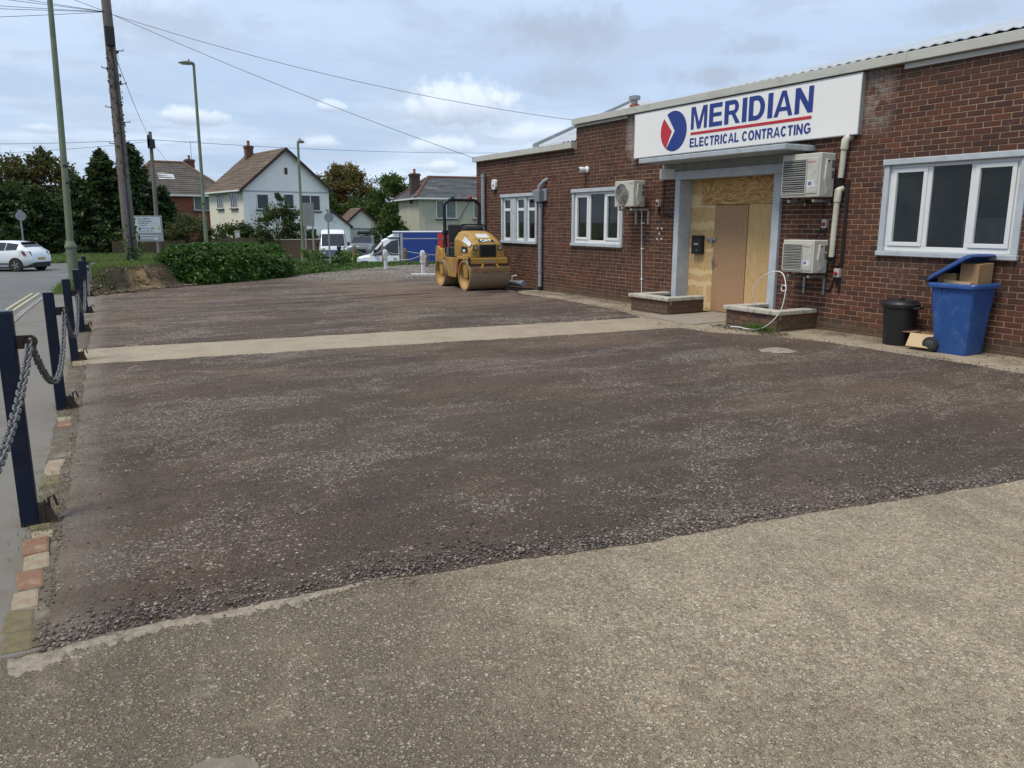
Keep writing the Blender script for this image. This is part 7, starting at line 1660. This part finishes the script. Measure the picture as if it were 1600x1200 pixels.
# ================================================================== houses
def hwin(parent, cx, z0, z1, wd, y=0.0, mull=1, side=None, fm=M_upvc, blind=False):
    """window in the plane y = const (front) or x = const (side = x value)"""
    def bx(mb_, a0, a1, d0, d1, c0, c1):
        return mb_.box(a0, a1, d0, d1, c0, c1) if side is None else mb_.box(side - d1, side - d0, -a1, -a0, c0, c1) if False else (mb_.box(a0, a1, d0, d1, c0, c1) if side is None else mb_.box(side + d0, side + d1, a0, a1, c0, c1))
    y0 = y if side is None else 0
    a, b = cx - wd / 2, cx + wd / 2; f = .07
    wn = bx(MB(), a, b, y0 - .05, y0 + .05, z0, z0 + f); bx(wn, a, b, y0 - .05, y0 + .05, z1 - f, z1); bx(wn, a, a + f, y0 - .05, y0 + .05, z0 + f + .001, z1 - f - .001); bx(wn, b - f, b, y0 - .05, y0 + .05, z0 + f + .001, z1 - f - .001)
    for k in range(1, mull + 1): x = a + (b - a) * k / (mull + 1); bx(wn, x - f / 2, x + f / 2, y0 - .05, y0 + .05, z0 + f + .001, z1 - f - .001)
    w_ = wn.build('window', fm, parent)
    bx(MB(), a + f, b - f, y0 - .02, y0 + .02, z0 + f, z1 - f).build('pane', M_carglass if not blind else mat('curtained_pane', (0.16, 0.19, 0.18), .15, (0.10, 0.12, 0.12), 3), w_); bx(MB(), a - .08, b + .08, y0 - .14, y0 + .05, z0 - .10, z0 - .002).build('sill', mat('dark_sill', (0.07, 0.075, 0.08), .7), w_)
def tiled(parent, e0, e1, r0, r1, rows, material, name='roof', lip=.035):
    """stepped tile courses from eave line e0-e1 up to ridge line r0-r1"""
    e0, e1, r0, r1 = map(Vector, (e0, e1, r0, r1)); n_ = (e1 - e0).cross(r0 - e0).normalized()
    if n_.z < 0: n_ = -n_
    V_ = []; F_ = []; nc = 30
    for k in range(rows):
        t0, t1 = k / rows, min(1, (k + 1.15) / rows)
        for i in range(nc + 1):
            u = i / nc; jog = n_ * (lip + .012 * math.sin(i * 12.9 + k * 7.7)); lo = e0.lerp(r0, t0).lerp(e1.lerp(r1, t0), u); hi = e0.lerp(r0, t1).lerp(e1.lerp(r1, t1), u); V_ += [lo, lo + jog, hi + n_ * .004]
        o = k * 3 * (nc + 1)
        for i in range(nc): a = o + 3 * i; F_ += [(a, a + 3, a + 4, a + 1), (a + 1, a + 4, a + 5, a + 2)]
    mb_ = MB(); mb_.add(V_, F_); return mb_.build(name, material, parent)
def chimney(parent, x, y, z0, z1, wd, m, pots=1, potm=None):
    c = MB().box(x - wd, x + wd, y - wd, y + wd, z0, z1).build('chimney', m, parent, bev=.02); MB().box(x - wd - .06, x + wd + .06, y - wd - .06, y + wd + .06, z1 - .22, z1 - .08).build('corbel', m, c)
    for k in range(pots): MB().lathe([(.13, z1), (.11, z1 + .32), (.14, z1 + .34), (.14, z1 + .40), (.09, z1 + .40)], (x + (k - (pots - 1) / 2) * .34, y, 0), 12, cap=False).build('pot', potm or mat('clay_pot', (0.26, 0.12, 0.07), .8), c, smooth='auto')
M_rend = mat('white_render', (0.82, 0.82, 0.80), .85, (0.76, 0.76, 0.74), .8, .7, dirt=(0.45, 0.46, 0.45), dscale=.7, damt=.3); M_creamr = mat('cream_render', (0.70, 0.67, 0.55), .85, (0.64, 0.61, 0.50), .8); M_tile = mat('brown_roof_tile', (0.135, 0.090, 0.060), .85, (0.085, 0.062, 0.046), 1.6, .7, dirt=(0.20, 0.165, 0.10), dscale=1.2, damt=.5); M_barge = mat('maroon_bargeboard', (0.045, 0.022, 0.022), .6)
M_hbrick = mat('house_brick', (0.24, 0.075, 0.045), .9, (0.17, 0.06, 0.042), 9, .7); M_chim = mat('chimney_brick', (0.15, 0.065, 0.042), .9, (0.09, 0.05, 0.04), 6)
gzh = ground_z(12.7, 64.8)
wh_ = thing('white_house', 'white rendered gabled house with brown tiled roof and maroon bargeboards', 'house', (12.7, 64.8, gzh), R(8.2))
EZ, AZ_, Wd, Dp = 4.38 - gzh, 7.45 - gzh, 7.2, 8.4
MB().prism([(0, 0, 0), (Wd, 0, 0), (Wd, 0, EZ), (Wd / 2, 0, AZ_ - .05), (0, 0, EZ)], (0, Dp, 0)).build('wall', M_rend, wh_); MB().box(-.012, -.002, .02, Dp, 0, EZ - .1).build('side_wall', M_creamr, wh_)
rise = (AZ_ - EZ) / (Wd / 2); ov = .35
rf = tiled(wh_, (-ov, -ov, EZ - rise * ov), (-ov, Dp + ov, EZ - rise * ov), (Wd / 2, -ov, AZ_), (Wd / 2, Dp + ov, AZ_), 17, M_tile); tiled(rf, (Wd + ov, -ov, EZ - rise * ov), (Wd + ov, Dp + ov, EZ - rise * ov), (Wd / 2, -ov, AZ_), (Wd / 2, Dp + ov, AZ_), 17, M_tile, 'roof_slope')
for s in (0, 1):
    x0, x1 = (-ov, Wd / 2) if s == 0 else (Wd + ov, Wd / 2); MB().prism([(x0, -ov - .03, EZ - rise * ov - .22), (x1, -ov - .03, AZ_ - .24), (x1, -ov - .03, AZ_ + .02), (x0, -ov - .03, EZ - rise * ov + .02)], (0, .06, 0)).build('bargeboard', M_barge, rf)
MB().box(-ov - .12, -ov + .02, -ov, Dp + ov, EZ - rise * ov - .10, EZ - rise * ov + .02).build('gutter', M_white, rf); MB().box(0, Wd, -.03, -.003, EZ - .40, EZ - .30).build('string_course', mat('grey_render_band', (0.45, 0.47, 0.49), .85), wh_)  # string course coloured greyer than the render
chimney(rf, Wd / 2 - .45, Dp - 1.6, AZ_ - 1.2, AZ_ + .62, .30, M_chim, 1)
hwin(wh_, 1.55, EZ - 1.75, EZ - .55, 1.0, 0, 0); hwin(wh_, 5.55, EZ - 1.85, EZ - .55, 1.75, 0, 1); hwin(wh_, 3.7, EZ - 1.7, EZ - .5, .9, 0, 0); MB().box(Wd / 2 - .12, Wd / 2 + .12, -.04, .0, AZ_ - 2.05, AZ_ - 1.55).build('vent', mat('vent_brown', (0.09, 0.05, 0.05), .8), wh_); MB().box(2.55, 2.75, -.04, 0, EZ - .85, EZ - .45).build('vent', M_blk, wh_)
hwin(wh_, 2.0, EZ - 1.65, EZ - .45, 1.6, 0, 2, side=-.02); hwin(wh_, 5.4, EZ - 1.65, EZ - .45, 1.6, 0, 2, side=-.02); hwin(wh_, 5.2, .9, 2.2, 1.6, 0, 1)
gzg = ground_z(23.4, 74.6)
ga = thing('garage', 'white gabled garage with brown tiled roof and pale door', 'garage', (23.5, 74.6, gzg), R(-4)); GE, GA, GW, GD = 1.20 - gzg, 3.0 - gzg, 4.0, 8.0
MB().prism([(0, 0, 0), (GW, 0, 0), (GW, 0, GE), (GW / 2, 0, GA - .05), (0, 0, GE)], (0, GD, 0)).build('wall', M_rend, ga); gr = (GA - GE) / (GW / 2)
rf2 = tiled(ga, (-.3, -.3, GE - gr * .3), (-.3, GD, GE - gr * .3), (GW / 2, -.3, GA), (GW / 2, GD, GA), 9, M_tile); tiled(rf2, (GW + .3, -.3, GE - gr * .3), (GW + .3, GD, GE - gr * .3), (GW / 2, -.3, GA), (GW / 2, GD, GA), 9, M_tile, 'roof_slope')
for x0 in (-.3, GW + .3): MB().prism([(x0, -.34, GE - gr * .3 - .2), (GW / 2, -.34, GA - .22), (GW / 2, -.34, GA + .02), (x0, -.34, GE - gr * .3 + .02)], (0, .06, 0)).build('bargeboard', M_barge, rf2)
MB().box(.5, GW - .5, -.03, -.003, 0, GE - .25).build('garage_door', mat('pale_door', (0.52, 0.56, 0.57), .5), ga); MB().box(.42, GW - .42, -.05, -.004, GE - .245, GE - .12).build('door_frame', mat('teal_grey_frame', (0.22, 0.27, 0.27), .6), ga)
an = thing('house_annexe', 'small white annexe with brown roof edge between white house and garage', 'annexe', (19.3, 66.0, ground_z(19.3, 66)), R(6)); ag = ground_z(19.3, 66)
MB().prism([(0, 0, 0), (2.4, 0, 0), (2.4, 0, 1.3 - ag), (.8, 0, 2.45 - ag), (0, 0, 2.0 - ag)], (0, 4, 0)).build('wall', M_rend, an); MB().prism([(-.2, -.2, 2.0 - ag), (.8, -.2, 2.68 - ag), (2.6, -.2, 1.28 - ag), (2.6, -.2, 1.14 - ag), (.8, -.2, 2.46 - ag), (-.2, -.2, 1.8 - ag)], (0, 4.4, 0)).build('roof', M_barge, an); MB().lathe([(0, -.12), (.1, -.10), (.12, 0)], (1.1, 0, 1.75 - ag), 12, 'y').build('lamp', M_upvc, an)

def hip(name, label, loc, rz, Wd, Dp, EZ, RZ_, x0, x1, mwall, mroof, rows=14, hipm=None):
    o = thing(name, label, 'house', loc, rz); MB().box(0, Wd, 0, Dp, 0, EZ).build('wall', mwall, o); e = .4; ym = Dp / 2
    f = tiled(o, (-e, -e, EZ - .1), (Wd + e, -e, EZ - .1), (x0, ym, RZ_), (x1, ym, RZ_), rows, mroof); tiled(f, (-e, Dp + e, EZ - .1), (-e, -e, EZ - .1), (x0, ym, RZ_), (x0, ym, RZ_), rows, mroof, 'roof_slope'); tiled(f, (Wd + e, -e, EZ - .1), (Wd + e, Dp + e, EZ - .1), (x1, ym, RZ_), (x1, ym, RZ_), rows, mroof, 'roof_slope'); tiled(f, (Wd + e, Dp + e, EZ - .1), (-e, Dp + e, EZ - .1), (x1, ym, RZ_), (x0, ym, RZ_), rows, mroof, 'roof_slope')
    hm_ = hipm or mroof
    for a, b in (((-e, -e, EZ - .06), (x0, ym, RZ_ + .04)), ((Wd + e, -e, EZ - .06), (x1, ym, RZ_ + .04)), ((-e, Dp + e, EZ - .06), (x0, ym, RZ_ + .04)), ((x0, ym, RZ_ + .04), (x1, ym, RZ_ + .04))): MB().tube([a, b], .13, 8).build('ridge_tile', hm_, f)
    MB().box(-e, Wd + e, -e - .08, -e + .02, EZ - .22, EZ - .08).build('gutter', M_white, f); MB().box(-e - .02, -e + .08, -e + .03, Dp + e, EZ - .22, EZ - .08).build('gutter', M_white, f)
    return o, f
g1 = ground_z(6.2, 83)
M_slate = mat('old_grey_tile', (0.105, 0.092, 0.078), .9, (0.058, 0.052, 0.047), .9, .7, dirt=(0.17, 0.13, 0.075), dscale=.8, damt=.6); M_slate2 = mat('blue_slate', (0.085, 0.092, 0.098), .75, (0.048, 0.052, 0.057), 1.6, .8, dirt=(0.17, 0.165, 0.14), dscale=1.1, damt=.6); M_ridge = mat('terracotta_ridge', (0.17, 0.10, 0.06), .9, (0.12, 0.08, 0.055), 3)
h1, f1 = hip('brick_house', 'brick house with mossy hipped roof and skylight behind the second telegraph pole', (6.2, 82.6, g1), R(5), 9.0, 8, 4.30 - g1, 7.45 - g1, 2.6, 5.6, M_hbrick, M_slate, 16, M_ridge)
hwin(h1, 6.7, 2.75 - g1, 4.15 - g1, 2.5, 0, 2, blind=True); hwin(h1, 2.3, 2.75 - g1, 4.15 - g1, 1.8, 0, 1); chimney(f1, 6.35, 4.4, 5.9 - g1, 7.85 - g1, .42, M_chim, 1); sk = MB().box(-.75, .75, -.55, .55, -.05, .10).build('skylight', mat('skylight_pane', (0.55, 0.60, 0.62), .15), f1, bev=.02); sk.location = (3.55, 2.1, 5.95 - g1); sk.rotation_euler = (R(36), 0, 0)
ae_ = MB().tube([(6.6, 4.4, 7.8 - g1), (6.6, 4.4, 9.6 - g1)], .025, 5); ae_.tube([(6.0, 4.4, 9.5 - g1), (7.3, 4.4, 9.65 - g1)], .02, 5)
for k in range(7): ae_.tube([(6.1 + .18 * k, 4.2, 9.51 + .02 * k - g1), (6.1 + .18 * k, 4.65, 9.51 + .02 * k - g1)], .012, 4)
ae_.build('aerial', M_steel, f1)
g3 = ground_z(28.1, 66.3)
h3, f3 = hip('cream_house', 'weathered cream rendered house with grey slate hipped roof and tall brick chimney', (28.1, 66.3, g3), R(-8), 10.5, 7.6, 3.85 - g3, 5.75 - g3, 2.0, 8.5, mat('stained_cream_render', (0.47, 0.45, 0.36), .9, (0.37, 0.355, 0.28), .7, .7, dirt=(0.24, 0.23, 0.17), dscale=.9, damt=.6), M_slate2, 15, mat('red_hip_tile', (0.16, 0.075, 0.055), .9))
hwin(h3, 2.55, 1.95 - g3, 3.55 - g3, 1.9, 0, 1, blind=True); hwin(h3, 5.6, 1.95 - g3, 3.6 - g3, .95, 0, 0, blind=True); hwin(h3, 8.6, 1.95 - g3, 3.55 - g3, 1.9, 0, 1); chimney(f3, .35, 2.6, 3.3 - g3, 6.0 - g3, .42, mat('dark_stack_brick', (0.085, 0.06, 0.045), .9, (0.055, 0.042, 0.035), 4), 1, mat('red_pot', (0.40, 0.085, 0.045), .75)); MB().tube([(4.9, -.05, 3.7 - g3), (3.6, -.05, 1.6 - g3)], .025, 5).build('overhead_line', M_cable, h3)
# garden wall and fences across the road
gw = thing('garden_wall', 'low brown brick garden wall beside the camper van', 'wall', (13.3, 57.6, ground_z(13.3, 57.6)), R(-8)); MB().box(0, 3.4, 0, .22, -.2, 1.5).build('brickwork', mat('garden_brick', (0.13, 0.085, 0.058), .9, (0.09, 0.062, 0.045), 7, .7), gw); MB().box(-.02, 3.42, -.03, .25, 1.502, 1.56).build('coping', M_coping, gw)
def fence(label, x, y, rz, n, h, m):
    o = thing('board_fence', label, 'fence', (x, y, ground_z(x, y)), rz)
    for k in range(n): MB().box(k * .16, k * .16 + .15, -.01, .01, 0, h + .03 * math.sin(k * 5)).build('board', m, o)
    for k in range(0, n + 1, 10): MB().box(k * .16 - .05, k * .16 + .05, .012, .10, -.1, h + .05).build('post', m, o)
    for z in (.3, h - .3): MB().box(0, n * .16, .011, .05, z, z + .08).build('rail', m, o)
M_fence = mat('brown_fence', (0.095, 0.066, 0.042), .9, (0.065, 0.047, 0.033), 5)
fence('brown board fence between the hedge and the garden wall', 9.6, 58.3, R(-6), 23, 1.35, M_fence); fence('dark brown board fence behind the direction sign', 3.2, 63.2, R(-3), 30, 1.05, M_fence)
ub = thing('utility_cabinet', 'pale utility marker beside the dark shrub left of the white house', 'cabinet', (11.2, 60.0, ground_z(11.2, 60))); MB().box(-.17, .17, -.1, .1, 0, 1.95).build('box', mat('pale_cabinet', (0.38, 0.38, 0.33), .7), ub, bev=.02); MB().box(-.11, .11, -.106, -.1005, 1.45, 1.8).build('label', M_white, ub)

# pale house added out of frame to lighten the reflections in the windows
oh, of_ = hip('added_reflection_house', 'pale house added out of frame to lighten the window reflections', (-22.0, 26.5, 0), R(-90), 16.5, 8, 5.0, 8.0, 3.5, 13, M_rend, M_tile, 10)
for cx in (2.2, 6.0, 10.5, 14.3): hwin(oh, cx, 3.2, 4.5, 1.6, 0, 1); hwin(oh, cx, .9, 2.3, 1.8, 0, 1)
